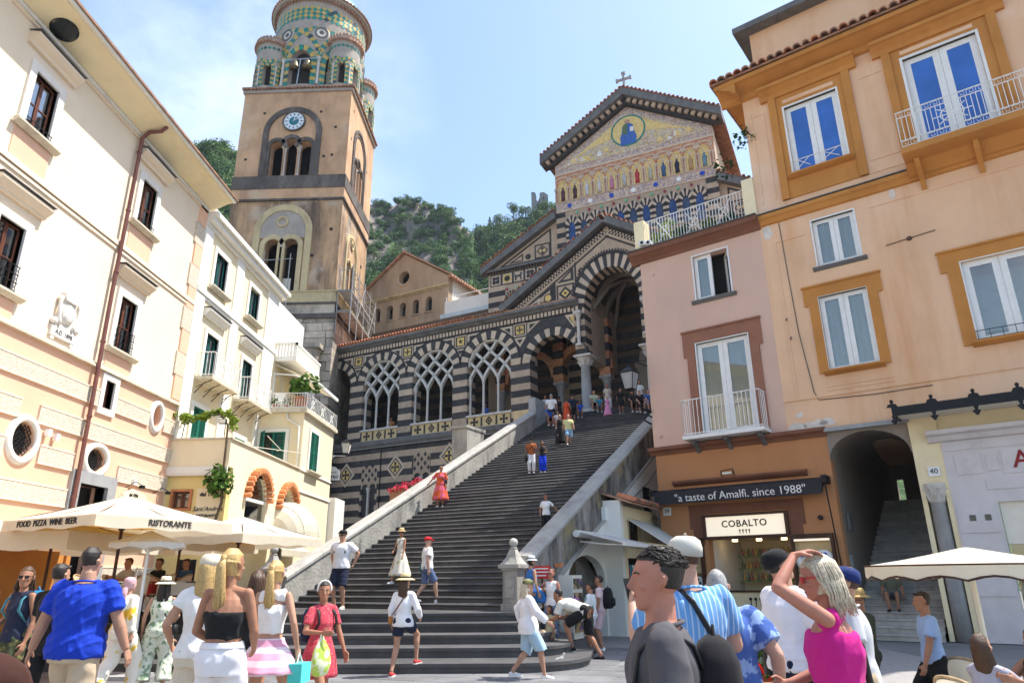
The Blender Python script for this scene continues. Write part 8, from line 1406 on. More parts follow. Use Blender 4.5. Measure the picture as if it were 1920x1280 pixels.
        if hair in ('long', 'curly'):
            m.loft([[HP((.07 if f < .5 else .085+.02*f)*math.cos(a)*1.12, -.02+(.085-.02*f)*math.sin(a)*(1 if math.sin(a) < 0 else .12), .13-f*.36) for a in [2*PI*j/20 for j in range(20)]] for f in (0, .2, .45, .7, .9, 1)])
            for j in range(ns): a = PI+g_.random()*PI; b = .03*g_.uniform(-1, 1); wv = .02 if hair == 'curly' else .004; lock([(.07*math.cos(a), -.01+.09*math.sin(a), .2), (.086*math.cos(a), -.015+.1*math.sin(a), .12), (.095*math.cos(a)+wv*math.sin(j), -.02+.1*math.sin(a)+wv, .0), (.105*math.cos(a)-wv*math.sin(j), -.02+.095*math.sin(a)-wv, -.12), (.1*math.cos(a)+b, -.02+.08*math.sin(a), -.22+b*2)], .011 if hair == 'long' else .016)
        if hair == 'pony':
            m.tube([HP(0,-.075,.17), HP(0,-.12,.18), HP(0,-.125,.1), HP(0,-.11,-.03), HP(.005,-.105,-.16), HP(.01,-.1,-.27)], [.026*k,.024*k,.024*k,.024*k,.018*k,.004*k], 10)
            for j in range(ns): a = g_.random()*2*PI; c_, s_ = math.cos(a), math.sin(a); lock([(.012*c_,-.115+.01*s_,.19), (.036*c_,-.13+.028*s_,.1), (.045*c_,-.118+.03*s_,-.05), (.036*c_+g_.uniform(-.02,.02),-.105+.03*s_+g_.uniform(-.012,.012),-.17), (.006*c_+g_.uniform(-.02,.02),-.1,-.2-g_.random()*.2)], .008)
            for j in range(ns//2): a = PI*j/(ns//2)+PI; lock([(.074*math.cos(a),.1*math.sin(a)*.6+.03,.06+.1*g_.random()), (.08*math.cos(a),-.02+.1*math.sin(a),.14), (.03*math.cos(a),-.105,.172)], .007)
        if hair == 'bun': m.tube([HP(0,-.09,.19), HP(0,-.13,.21), HP(0,-.12,.24)], [.03*k,.045*k,.02*k], 10)
        if hair == 'messy':
            for j in range(420):
                a = g_.random()*2*PI; z = .17+.07*g_.random(); r = math.sqrt(max(.05, 1-((z-.13)/.115)**2)); x, y = .076*r*math.cos(a), .1*r*math.sin(a)-.006
                if z > .2 or math.sin(a) < .3: lock([(x,y+.012,z), (x*1.05+g_.uniform(-.006,.006),y,z+.014), (x*1.1+g_.uniform(-.008,.008),y*1.04-.03,z+.012*g_.uniform(-.6,1))], .008)
        if hair == 'loose':
            for j in range(420):
                a = g_.random()*2*PI; sn = math.sin(a); b = g_.uniform(-.025, .025)
                if sn < .75: lock([(.03*math.cos(a),.05*sn-.01,.238), (.074*math.cos(a),.095*sn-.012,.2), (.09*math.cos(a)+b*.4,.105*min(sn,.35)-.022,.12), (.1*math.cos(a)-b,.1*min(sn,.1)-.03,.02), (.1*math.cos(a)+b*1.6,.1*min(sn,0)-.03+b,-.05-.06*g_.random())], .0085)
        o = t.p('hair', MB(), M[hairc]); o.data = m.mesh('hair', hairc, True); QUEUE.append((o, hv, 2, .004 if lod < 2 else 0))
        if strands.v: t.p('hair_strands', strands, hairc, smooth=True)
    if headcloth: m = MB(); rings(m, [(HP(0, y-.012, z), hr, hf, rx*1.17*k, (ry*1.12 if z > .17 else ry*1.05)*k) for z, rx, ry, y in HEADR[2:]], 18); m.tube([HP(0,-.09,.06), HP(.02,-.11,-.03), HP(.03,-.1,-.14)], [.05*k,.05*k,.02*k], 8); garment('headscarf', m, headcloth, amp=.004)
    if band: t.p('headband', MB().tube([HP(.083*math.cos(a), .02+.035*math.sin(a)*0-.0, .15+.1*math.sin(a)) for a in np.linspace(-.3, PI+.3, 16)], .017*k, 8), fab(band), smooth=True)
    if hat:
        m = MB(); hm = fab(hatc); b = None
        def hring(z, r, y=0, tl=0): return [HP(r*.86*math.cos(2*PI*j/28), y+r*math.sin(2*PI*j/28), z+tl*math.sin(2*PI*j/28)) for j in range(28)]
        if hat == 'cap':
            m.loft([hring(.15, .108, -.005, .02), hring(.19, .109, -.005, .012), hring(.222, .094, -.007), hring(.244, .06, -.008), hring(.25, .01, -.008)]); vz = []
            m.loft([[HP(x, y, z+dz_) for x, y, z in [(.085*math.sin(a), .085+q*math.cos(a)*1.0, .17-.25*q*q-.25*abs(math.sin(a))**2*.06) for a in np.linspace(-1.25, 1.25, 13)]]+[HP(x, y, z-.006) for x, y, z in [(.085*math.sin(a), .085+q*math.cos(a), .17-.25*q*q-.25*abs(math.sin(a))**2*.06) for a in np.linspace(1.25, -1.25, 13)]] for q in (-.02, .03, .07, .1) for dz_ in (0,)]); o = t.p('cap', m, hm, smooth=True); t.p('cap_button', MB().lathe([(.01,0),(.006,.006),(0,.007)], 8, tuple(HP(0,-.008,.257))), hm)
        else:
            br = {'sun': .2, 'bucket': .15, 'panama': .165}[hat]; dr_ = .02 if hat == 'sun' else .012
            m.loft([hring(.195, .1), hring(.19, .112), hring(.186, .14), hring(.18-dr_, br), hring(.174-dr_, br), hring(.178, .11), hring(.182, .098)], cap=False); m.loft([hring(.185, .108), hring(.24, .1), hring(.275, .09), hring(.285, .07), hring(.28, .02)]); o = t.p('hat', m, hm, smooth=True)
            if hat_band: t.p('hat_band', MB().loft([hring(.188, .1105), hring(.215, .107)], cap=False), fab(hat_band), o, True)
    if glasses:
        m = MB()
        for s in (1, -1): m.loft([[HP(s*.034+.024*math.cos(a), .1-abs(s*.034+.024*math.cos(a))*.18+dy, .122+.019*math.sin(a)) for a in [2*PI*j/12 for j in range(12)]] for dy in (0, .006)]); m.tube([HP(s*.056,.094,.128), HP(s*.079,.04,.128), HP(s*.08,-.01,.118)], .0035*k, 5)
        m.tube([HP(-.012,.104,.125), HP(.012,.104,.125)], .004*k, 5); t.p('sunglasses', m, glasses)
    if face_on:
        for s in (1, -1):
            e = t.p('eye', MB().loft([[HP(s*.033+.012*q*math.cos(a), .0825+.003*(1-q), .119+.0045*q*math.sin(a)) for a in [2*PI*j/10 for j in range(10)]] for q in (1, .6, .1)]), 'cerwhite', smooth=True); t.p('iris', MB().loft([[HP(s*.033+.0062*q*math.cos(a), .0862, .119+.0044*q*math.sin(a)) for a in [2*PI*j/10 for j in range(10)]] for q in (1, .1)]), 'black', e)
            t.p('eyebrow', MB().tube([HP(s*.014,.099,.139), HP(s*.035,.094,.145), HP(s*.054,.08,.139)], [.003*k,.0042*k,.0025*k], 6), hairc)
        t.p('mouth', MB().tube([HP(-.023,.084,.051), HP(-.008,.0955,.053), HP(.008,.0955,.053), HP(.023,.084,.051)], [.003*k,.0052*k,.0052*k,.003*k], 6), 'lip', smooth=True)
    if straps:
        m = MB()
        for s in (1, -1): m.tube([P(.16)+rtc*s*.13*k-fwc*.0, P(.3)+rtc*s*.135*k+fwc*.13*k, P(.42)+rtc*s*.12*k+fwc*.1*k, P(.51)+rtc*s*.1*k, P(.44)+rtc*s*.1*k-fwc*.11*k, P(.36)+rtc*s*.1*k-fwc*.14*k], .02*k, 6, flat=.5)
        t.p('bag_straps', m, straps, smooth=True)
    return dict(t=t, fr=fr, k=k, P=P, sh=sh, wr=wr, el=el, rt=rtc, fw=fwc, up=up, HP=HP, z=loc[2], an=an, hip=hip)
skinmat('lip', (.42,.13,.11))
def worn(p, name, label, cat, mb, mat, smooth=True, group=None):   # a bag or other thing carried by a person
    t = T(name, label, cat, p['fr'], (0, 0, p['z']), group); q = MB(); q.v = [(x, y, z+0) for x, y, z in mb.v]; q.f = mb.f
    o = link(name+'_body', q.mesh(name, fab(mat), smooth), t.e); return t
def backpack(p, label, mat, s=1.):
    c = p['P'](.27)-p['fw']*(.2*p['k']); k = p['k']*s; m = MB(); n = 16
    m.loft([[c+p['up']*(z*k)+p['rt']*(a*k*(abs(math.cos(2*PI*j/n))**.6)*math.copysign(1, math.cos(2*PI*j/n)))+p['fw']*(b*k*(abs(math.sin(2*PI*j/n))**.6)*math.copysign(1, math.sin(2*PI*j/n))) for j in range(n)] for z, a, b in ((-.22,.1,.06),(-.2,.14,.1),(-.05,.15,.115),(.12,.14,.1),(.2,.11,.07),(.23,.06,.03))])
    t = worn(p, 'backpack', label, 'backpack', m, mat); q = MB(); q.loft([[c+p['up']*(z*k)+p['rt']*(a*k*math.cos(2*PI*j/n))-p['fw']*((.105+b*max(0, -math.sin(2*PI*j/n)))*k)+p['up']*0 for j in range(n)] for z, a, b in ((-.17,.09,.03),(-.14,.11,.06),(-.02,.11,.06),(.02,.08,.02))]); link('front_pocket', q.mesh('front_pocket', fab(mat), True), t.e); link('grab_loop', MB().tube([c+p['up']*.22*k+p['rt']*-.03*k, c+p['up']*.27*k, c+p['up']*.22*k+p['rt']*.03*k], .008*k, 6).mesh('grab_loop', fab(mat)), t.e); return t
def shoulderbag(p, label, mat, s=1, side=1, dz=-.02, strap='black', size=(.1,.05,.08)):
    k = p['k']; c = p['P'](dz)+p['rt']*(side*.24*k)+p['fw']*.03*k; m = MB(); a, b, h_ = [x*k*s for x in size]; n = 12
    m.loft([[c+p['up']*z*h_+p['fw']*(a*f*(abs(math.cos(2*PI*j/n))**.5)*math.copysign(1, math.cos(2*PI*j/n)))+p['rt']*(b*f*(abs(math.sin(2*PI*j/n))**.5)*math.copysign(1, math.sin(2*PI*j/n))) for j in range(n)] for z, f in ((-1,.8),(-.9,1),(.7,.95),(1,.6))]); t = worn(p, 'shoulder_bag', label, 'bag', m, mat)
    link('strap', MB().tube([c+p['up']*h_*.8, p['P'](.2)+p['rt']*side*.1*k+p['fw']*.15*k, p['P'](.38)-p['rt']*side*.03*k+p['fw']*.145*k, p['P'](.5)-p['rt']*side*.09*k+p['fw']*.02*k, p['P'](.38)-p['rt']*side*.03*k-p['fw']*.145*k, p['P'](.15)+p['rt']*side*.14*k-p['fw']*.12*k, c+p['up']*h_*.8-p['fw']*a*.6], .012*k, 6, flat=.5).mesh('strap', strap, True), t.e); return t
def flush():
    for o, vox, sm, amp in QUEUE:
        r = o.modifiers.new('r', 'REMESH'); r.mode = 'VOXEL'; r.voxel_size = vox; r.use_smooth_shade = True; s = o.modifiers.new('s', 'SMOOTH'); s.factor = .5; s.iterations = sm
    dg = bpy.context.evaluated_depsgraph_get()
    for o, vox, sm, amp in QUEUE:
        old = o.data; me = bpy.data.meshes.new_from_object(o.evaluated_get(dg)); o.modifiers.clear(); o.data = me
        if not me.materials or me.materials[0] is None: me.materials.clear(); me.materials.append(old.materials[0])
        n = len(me.vertices)
        if amp and n:
            co = np.empty(n*3, np.float32); me.vertices.foreach_get('co', co); co = co.reshape(-1, 3); nr = np.empty(n*3, np.float32); me.vertices.foreach_get('normal', nr); nr = nr.reshape(-1, 3); g_ = np.random.default_rng(n % 999)
            f = np.zeros(n)
            for q in range(5): d = g_.normal(size=3); d[2] *= .45; d /= np.linalg.norm(d); fr_ = g_.uniform(20, 70); f += (.55-np.abs(np.sin(.5*(co @ d)*fr_+1.6*np.sin(co @ g_.normal(size=3)*6)+g_.uniform(0, 6))))*1.6/(1+.5*q)
            co += nr*np.maximum(-.004, amp*(f*.5+.12))[:, None]; me.vertices.foreach_set('co', co.reshape(-1))
        me.polygons.foreach_set('use_smooth', [True]*len(me.polygons)); me.update(); bpy.data.meshes.remove(old)
    QUEUE.clear()
# ---------------------------------------------------------------- the crowd
WHITE = ((.74,.73,.71),); NAVY = ((.02,.025,.05),); BLACK = ((.015,.015,.016),); DENIM = ((.12,.17,.28),); KHAKI = ((.42,.33,.22),); CREAM = ((.68,.62,.5),)
def G(px, d, z=0.): return at_d(px, d, z)
def ST(px, py):       # point on the flight of steps under an image point, standing on a tread
    d = ray(px, py); n_ = F.w(0, 1)-F.w(0, 0); s_ = ST_R/ST_T; p0 = F.w(0, ST_V0-.15, ST_Z0); nn = V3((0, 0, 1))-n_*s_; q = CAMO+d*((p0-CAMO).dot(nn)/d.dot(nn)); u, v, z = F.l(q); k = math.floor((v-ST_V0)/ST_T); return F.w(u, ST_V0+(k+.55)*ST_T, stair_z(ST_V0+(k+.5)*ST_T))
# foreground, left
p = person('large man seen from behind in royal blue shirt and khaki shorts', G(165, 8.6), 8, ty=(172,1018), w_=1.3, lod=0, pose='walk2', top=((.012,.045,.42),), bottom=((.50,.40,.28),), blen=.95, bfit=1.32, hair='crop', hairc='hair_dark', skin='skin', hands=((.40,.06,.86),(-.42,.1,.84)), shoes=WHITE, loose=1.3, hem=-.1, turn=-12)
p = person('woman with long blond ponytail, black strapless top and white trousers', G(432, 6.9), -3, 1.76, 'f', 'skin_tan', 1.12, 0, ty=(450,1026), top=BLACK, sleeve='band', bottom=((.74,.72,.74),), blen=1.9, bfit=1.35, hair='pony', hairc='hair_blond', hands=((.14,.26,1.0),(-.16,.24,1.02)), shoes=WHITE, turn=-14, waistband=((.72,.7,.72),))
p = person('blond woman in white puff blouse with cream cap', G(392, 7.8), 12, 1.76, 'f', 'skin', 1.15, 0, ty=(412,1030), top=WHITE, sleeve='cap', bottom=((.62,.55,.44),), blen=.8, bfit=1.3, hair='long', hairc='hair_blond', hat='cap', hatc=((.62,.56,.44),), hands=((.2,.25,1.0),(-.3,.18,1.0)), loose=1.4, shoes=WHITE, turn=-20)
p = person('girl with blond ponytail, tied white top and pink ruffled skirt', G(517, 8.6), -6, 1.74, 'f', 'skin', .95, 0, ty=(508,1044), top=WHITE, sleeve='none', hem=.1, bottom=None, skirt=('skirt', ((.72,.33,.45), (.78,.62,.66), 'stripeh', 2.5), .06), hem_z=.66, flare=.3, hair='pony', hairc='hair_blond', pose='walk', hands=((.28,.05,.88),None), shoes=WHITE, neck_open=.12)
c = p['wr'][1]; k = p['k']; t = worn(p, 'gift_bag', 'small turquoise carrier held by the girl in the pink skirt', 'bag', MB().box(c.x-.02, c.x+.13, c.y-.14, c.y+.1, c.z-.33, c.z-.14), ((.08,.55,.5),), False); link('handle', MB().tube([(c.x+.05,c.y-.08,c.z-.14),(c.x+.03,c.y,c.z-.04),(c.x+.05,c.y+.05,c.z-.14)], .006, 5).mesh('handle', 'cerwhite'), t.e)
p = person('brown-haired woman between the two blond ponytails', G(484, 10.), 0, 1.68, 'f', 'skin_tan', 1, 1, ty=(484,1066), top=BLACK, bottom=BLACK, blen=.8, hair='curly', hairc='hair_brown')
p = person('curly-haired woman in navy tank top, camouflage shorts and sunglasses', G(50, 11.5), 165, 1.74, 'f', 'skin_tan', 1., 0, ty=(58,1060), top=NAVY, sleeve='none', bottom=((.05,.06,.03), (.16,.15,.06), 'blot', 9.), blen=.5, bfit=1.35, hair='curly', hairc='hair_brown', glasses='black', hands=((.2,.14,1.02),None), shoes=BLACK, turn=35, straps='cloth_teal'); backpack(p, 'bright blue backpack of the curly-haired woman', ((.02,.2,.4),), 1.1)
p = person('woman at the left picture edge, only long auburn hair in view', G(-66, 2.6), 48, 1.70, 'f', 'skin', 1., 0, ty=(-46,1024), top=((.05,.02,.015),), sleeve='long', bottom=DENIM, blen=1.9, hair='long', hairc='hair_red')
t = T('tote_bag', 'cream canvas tote bag hanging at the lower left edge', 'bag', W, tuple(G(52, 6.0, .55))); q = G(52, 6.0); t.p('body', MB().loft([[(q.x+x, q.y+y, z) for x, y in ((-.15,-.05),(.15,-.05),(.15,.05),(-.15,.05))] for z in (.55,.6,.98,1.0)]), 'canvas'); t.p('handle', MB().tube([(q.x-.08,q.y,1.0),(q.x-.03,q.y,1.1),(q.x+.03,q.y,1.1),(q.x+.08,q.y,1.0)], .012, 5), 'canvas')
person('walker in black half hidden behind the large man in blue', G(112, 10.4), -10, 1.66, 'm', 'skin', 1, 1, 'walk', ty=(118,1050), top=BLACK, bottom=BLACK, blen=1.0, hair='short')
p = person('woman in pink headscarf, flowing white and yellow floral outfit', G(246, 13.6), -20, 1.64, 'f', 'skin', 1.1, 1, 'walk', ty=(256,1075), top=((.72,.68,.58), (.65,.4,.04), 'blot', 5., 0, .85, .55), sleeve='long', bottom=((.74,.68,.58), (.65,.42,.06), 'blot', 4., 0, .85, .58), blen=1.95, bfit=1.7, hair=None, headcloth=((.55,.33,.36),), loose=1.7, hem=-.15, shoes=CREAM)
p = person('woman in straw hat and pale green patterned jumpsuit', G(312, 13.6), 20, 1.66, 'f', 'skin', 1.15, 1, 'astride', ty=(325,1079), top=((.6,.62,.5), (.2,.28,.17), 'blot', 14., 0, .85, .54), sleeve='none', bottom=((.6,.62,.5), (.2,.28,.17), 'blot', 14., 0, .85, .54), blen=1.9, bfit=1.75, hair='long', hairc='hair_dark', hat='sun', hatc=((.7,.63,.48),), hat_band=BLACK, shoes=BLACK, hands=((.2,.25,1.05),None)); shoulderbag(p, 'small dark shoulder bag of the woman in the jumpsuit', 'black')
# foreground, middle
p = person('woman in red patterned dress and white headband walking to the right', G(610, 9.4), -128, 1.66, 'f', 'skin_tan', 1.05, 0, 'walk', ty=(632,1083), top=((.50,.06,.085), (.72,.55,.5), 'dots', 42., 0, .85, .2), sleeve='short', hem=.05, skirt=('dress', ((.50,.06,.085), (.72,.55,.5), 'dots', 42., 0, .85, .2), .12), hem_z=.58, flare=.12, hair='bun', hairc='hair_dark', band=((.7,.66,.6),), face_on=True, turn=-32, hands=((.2,.3,1.12),None), straps='fabric_navy' if False else 'black', shoes='sandal'); backpack(p, 'navy backpack of the woman in the red dress', ((.02,.025,.06),), .95)
c = p['wr'][1]; t = worn(p, 'plastic_bag', 'lime green plastic bag carried by the woman in the red dress', 'bag', MB().loft([[V3((c.x,c.y,c.z))+V3((r*math.cos(a)*(1+.12*math.sin(3*a)), r*.6*math.sin(a), z)) for a in [2*PI*j/16 for j in range(16)]] for z, r in ((-.46,.06),(-.44,.1),(-.32,.13),(-.18,.1),(-.06,.03),(.0,.012))]), ((.42,.6,.1), (.66,.7,.5), 'blot', 12.))
p = person('woman in straw hat, white blouse and navy shorts stepping up the first step', gz(752, 1268), -12, 1.72, 'f', 'skin', 1., 1, ty=(768,1073), feet=((.14,.36,.18),(-.12,-.18,.02)), top=((.76,.76,.78),), sleeve='long', hem=-.1, loose=1.5, bottom=NAVY, blen=.48, bfit=1.4, hair='long', hairc='hair_brown', hat='sun', hatc=((.62,.5,.28),), hat_band=BLACK, shoes=((.45,.05,.05),), turn=-30, hands=((.25,.2,1.0),None)); shoulderbag(p, 'tan leather bag of the woman stepping up', ((.4,.17,.05),), 1, -1, .02, 'brownwood')
z_ = .9; p = person('man in white shirt, black cap and navy shorts on the landing, hands behind', gz(634, 1142, z_), 168, 1.84, 'm', 'skin', 1.18, 1, ty=(630,990), top=((.76,.76,.78),), bottom=NAVY, blen=.98, bfit=1.3, hair='crop', hat='cap', hatc=BLACK, glasses='black', straps='black', shoes=((.5,.48,.42),), hands=((.26,-.12,.98),(-.26,-.12,.98)), loose=1.2)
p = person('woman in straw hat and long cream dress on the lower steps', ST(748, 1094), 150, 1.72, 'f', 'skin_tan', .95, 1, 'walk', ty=(755,987), top=((.72,.69,.6),), sleeve='none', hem=.05, skirt=('dress', ((.70,.67,.57), (.45,.42,.14), 'blot', 6., 0, .85, .62), .14), hem_z=.24, flare=.42, hair='bun', hairc='hair_dark', hat='panama', hatc=((.6,.45,.24),), glasses='black', hands=((.1,.26,1.0),None), shoes=WHITE, turn=30); shoulderbag(p, 'black camera bag of the woman in the cream dress', 'black', .8, 1, .02)
p = person('man in red cap, white shirt and blue shorts walking right on the steps', ST(797, 1131), -62, 1.78, 'm', 'skin_fair', 1.1, 1, 'walk', ty=(802,1001), top=WHITE, bottom=((.10,.14,.26),), blen=.9, bfit=1.3, hair='crop', hairc='hair_grey', hat='cap', hatc=((.55,.02,.03),), shoes=WHITE, loose=1.4); shoulderbag(p, 'teal shoulder bag of the man in the red cap', ((.01,.14,.16),), 1.6, -1, 0, 'cloth_teal')
p = person('woman in loose orange and pink dress descending by the left parapet', ST(826, 950), 178, 1.7, 'f', 'skin_tan', 1.15, 1, ty=(828,872), top=((.62,.10,.03), (.65,.12,.2), 'blot', 5.), sleeve='elbow', hem=.0, skirt=('dress', ((.62,.10,.03), (.65,.12,.2), 'blot', 5.), .14), hem_z=.3, flare=.3, loose=1.7, hair='bun', hairc='hair_dark', glasses='black', hands=((.5,.1,1.0),None), shoes=WHITE); shoulderbag(p, 'black belt bag of the woman in the orange dress', 'black', .9, -1, .12)
p = person('man in rust shirt and white trousers, left of the couple mid-stairs', ST(996, 888), 178, 1.8, 'm', 'skin_dark', 1, 2, ty=(997,818), top=((.36,.10,.03),), bottom=((.68,.66,.68),), blen=1.9, bfit=1.25, hat='cap', hatc=BLACK, hair='crop', glasses='black', hands=(None,(-.1,.15,1.3)), shoes=WHITE); shoulderbag(p, 'black holdall of the man in the rust shirt', 'black', 1.8, 1, -.2)
p = person('woman in black top and cobalt trousers, right of the couple mid-stairs', ST(1015, 888), 182, 1.68, 'f', 'skin_dark', 1, 2, ty=(1012,826), top=BLACK, sleeve='none', bottom=((.01,.04,.5),), blen=1.95, bfit=1.6, hair='long', hairc='hair_dark', shoes=WHITE, hands=(None,(-.1,.2,1.1)))
p = person('woman in long black dress descending in the upper flight', ST(1049, 835), 175, 1.72, 'f', 'skin_tan', 1, 2, ty=(1050,776), top=BLACK, sleeve='none', skirt=('dress', BLACK, .14), hem_z=.12, flare=.2, hair='bun', hairc='hair_blond', shoes='sandal')
person('man in yellow shirt and light blue shorts beside the woman in black', ST(1068, 835), 180, 1.78, 'm', 'skin', 1.15, 2, 'walk', ty=(1068,775), top=((.62,.6,.3),), bottom=((.25,.42,.62),), blen=.95, hair='crop', hairc='hair_grey', shoes=WHITE)
p = person('woman in white shirt, black trousers and sunglasses by the right parapet', ST(1024, 1008), 178, 1.72, 'f', 'skin_tan', 1, 1, ty=(1026,925), top=WHITE, bottom=BLACK, blen=1.9, bfit=1.35, hair='bun', hairc='hair_dark', glasses='red_text', hands=((-.0,.0,0),(-.52,.1,1.02)) if False else (None,(-.5,.1,1.05)), shoes=BLACK)
# upper landing and top steps
def topp(px, py): return ST(px, py)
person('man in white shirt standing with his back turned at the stair head', ST(1036, 800), -10, 1.75, 'm', 'skin', 1.15, 2, ty=(1037,738), top=WHITE, bottom=BLACK, blen=.95, hair='crop', hairc='hair_grey')
person('woman in black dress at the stair head beside the white shirt', ST(1051, 795), 10, 1.68, 'f', 'skin_tan', 1, 2, ty=(1051,742), top=BLACK, sleeve='none', skirt=('dress', BLACK, .14), hem_z=.5, flare=.15, hair='bun', hairc='hair_dark')
person('woman in orange-red dress near the stair head', ST(1064, 800), -5, 1.68, 'f', 'skin_tan', 1, 2, ty=(1062,745), top=((.6,.08,.03),), sleeve='none', skirt=('dress', ((.6,.08,.03),), .14), hem_z=.2, flare=.2, hair='bun', hairc='hair_brown')
person('boy in navy shirt beside the orange-red dress', ST(1075, 793), 20, 1.5, 'm', 'skin_tan', 1, 2, top=NAVY, bottom=BLACK, hair='short')
for px, py, lb, c, sk in ((1033, 800, 'person in blue seated on the steps below the white shirt, left', (.03,.1,.4), 'skin_tan'), (1046, 806, 'child in white seated on the steps beside the left parapet', (.6,.58,.6), 'skin'), (1090, 784, 'boy in bright blue seated on the top steps right of the column foot', (.02,.08,.45), 'skin_tan'), (1113, 775, 'woman in pale green seated at the top, left of the pink dress', (.4,.45,.3), 'skin'), (1126, 774, 'child in teal seated at the top just left of the pink dress', (.03,.2,.3), 'skin_tan'), (1187, 776, 'person in black shirt and shorts seated at the top, left of two', (.015,.015,.018), 'skin_tan'), (1203, 776, 'person in black shirt seated at the top, right of two', (.02,.018,.02), 'skin'), (1218, 776, 'person in blue shirt seated at the top beside the pink house', (.04,.12,.32), 'skin')):
    q = ST(px, py); person(lb, q, 172+(px % 17), 1.62 if 'child' not in lb and 'boy' not in lb else 1.3, 'm', sk, 1, 2, 'sit', top=((c),), bottom=BLACK if px % 2 else DENIM, blen=.9, hair='short' if px % 3 else 'bun', hairc='hair_dark' if px % 2 else 'hair_brown', pz=.5, hands=((.14,.4,.62),(-.14,.4,.62)), shoes=WHITE)
person('woman in long pink dress at the top of the stairs, back turned', ST(1139, 783), 15, 1.7, 'f', 'skin', 1, 2, ty=(1139,742), top=((.62,.25,.42),), sleeve='cap', skirt=('dress', ((.62,.25,.42),), .14), hem_z=.15, flare=.35, hair='bun', hairc='hair_blond')
person('dark-haired woman in flowered white just behind the pink dress', F.w(-4.3, 18.6, FZ), 190, 1.66, 'f', 'skin_tan', 1, 2, top=((.6,.5,.4),), bottom=WHITE, blen=1.8, hair='long', hairc='hair_dark')
person('woman in black shirt dress standing at the top, facing down', ST(1165, 776), 178, 1.76, 'f', 'skin_tan', 1.1, 2, ty=(1166,727), top=BLACK, skirt=('dress', BLACK, .14), hem_z=.55, flare=.1, hair='bun', hairc='hair_dark', shoes=WHITE)
person('woman in white shirt standing behind the seated pair at the top', F.w(-2.6, 18.9, FZ), 170, 1.7, 'f', 'skin', 1, 2, top=WHITE, bottom=BLACK, blen=1.8, hair='long', hairc='hair_brown')
for px, u_, lb, c in ((718, -19.3, 'visitor in orange leaning at the first traceried arch', (.5,.22,.08)), (897, -12.2, 'visitor with dark hair and blue shirt at the third traceried arch', (.05,.12,.4)), (1000, -8.2, 'visitor in white sitting inside the open arch', (.6,.6,.62))): person(lb, F.w(u_, 18.9, FZ), 175, 1.62, 'f', 'skin_tan', 1, 2, top=((c),), bottom=BLACK, blen=1.8, hair='bun', hairc='hair_dark')
# group by the right pillar
p = person('woman in flowing white shirt, cap and pale blue shorts striding right', gz(992, 1272), -82, 1.74, 'f', 'skin', 1.12, 1, 'walk', ty=(998,1078), top=((.76,.75,.77),), sleeve='long', hem=-.16, loose=2.2, bottom=((.36,.50,.62),), blen=1.05, bfit=1.6, hair='long', hairc='hair_ash', hat='cap', hatc=((.2,.2,.09), (.1,.1,.05), 'blot', 9.), shoes=WHITE, hands=((.3,.32,.98),(-.3,-.1,.95))); shoulderbag(p, 'dark strap bag of the woman in the flowing white shirt', 'black', .8, -1, 0)
person('woman in blue dress and white sun hat seated behind the pillar', V3((-.2, 17.3, .9)), -60, 1.62, 'f', 'skin', 1.1, 1, 'sit', top=((.04,.16,.42),), sleeve='none', skirt=('dress', ((.04,.16,.42),), .14), hem_z=.2, flare=.2, hair='bun', hairc='hair_dark', hat='panama', hatc=((.7,.7,.72),), hat_band=NAVY, pz=.5)
person('red-haired woman in white tank top stretching an arm by the shop', G(1034, 17.2, .18), 150, 1.66, 'f', 'skin_red', 1, 1, top=WHITE, sleeve='none', bottom=DENIM, blen=1.8, hair='bun', hairc='hair_red', glasses='black', hands=((.62,.1,1.35),None))
person('man in white shirt and black shorts bending far forward', V3((.95, 15.9, .0)), 62, 1.9, 'm', 'skin_tan', 1.05, 1, feet=((.14,-.25,.0),(-.16,.22,.16)), pz=.88, lean=72, top=((.68,.66,.58),), bottom=BLACK, blen=.95, bfit=1.35, hair='crop', hands=((.1,.72,.75),(-.1,.75,.72)), shoes=BLACK, nod=-25)
p = person('boy in white shirt and long white basketball shorts', gz(1112, 1226), 70, 1.42, 'm', 'skin_tan', 1, 1, ty=(1112,1090), top=((.66,.68,.68), (.1,.3,.32), 'blot', 8., 0, .85, .6), bottom=((.70,.70,.74),), blen=1.08, bfit=1.5, hair='short', hairc='hair_dark', hands=((.12,.28,1.12),(-.12,.28,1.12)), shoes=BLACK, loose=1.5); c = (p['wr'][1]+p['wr'][-1])/2; worn(p, 'toy_package', 'pink and purple toy package held by the boy', 'toy', MB().box(c.x-.08, c.x+.08, c.y+.05, c.y+.13, c.z-.02, c.z+.22), ((.6,.3,.5), (.3,.1,.5), 'blot', 12.), False)
p = person('bearded man in pale pink shirt and shorts with black backpack', gz(1130, 1220), 72, 1.74, 'm', 'skin_tan', 1.05, 1, ty=(1124,1077), top=((.62,.48,.48),), bottom=((.58,.42,.44),), blen=.95, bfit=1.35, hair='short', hairc='hair_dark', straps='black', shoes=WHITE, hands=((.12,.2,1.0),None)); backpack(p, 'black backpack of the man in pale pink', BLACK, 1.1)
person('child seated low on the step beside the bending man', V3((.2, 16.2, .18)), 120, 1.2, 'f', 'skin_tan', 1, 1, 'sit', top=((.4,.42,.25),), bottom=KHAKI, pz=.5, hair='long', hairc='hair_brown', shoes=WHITE)
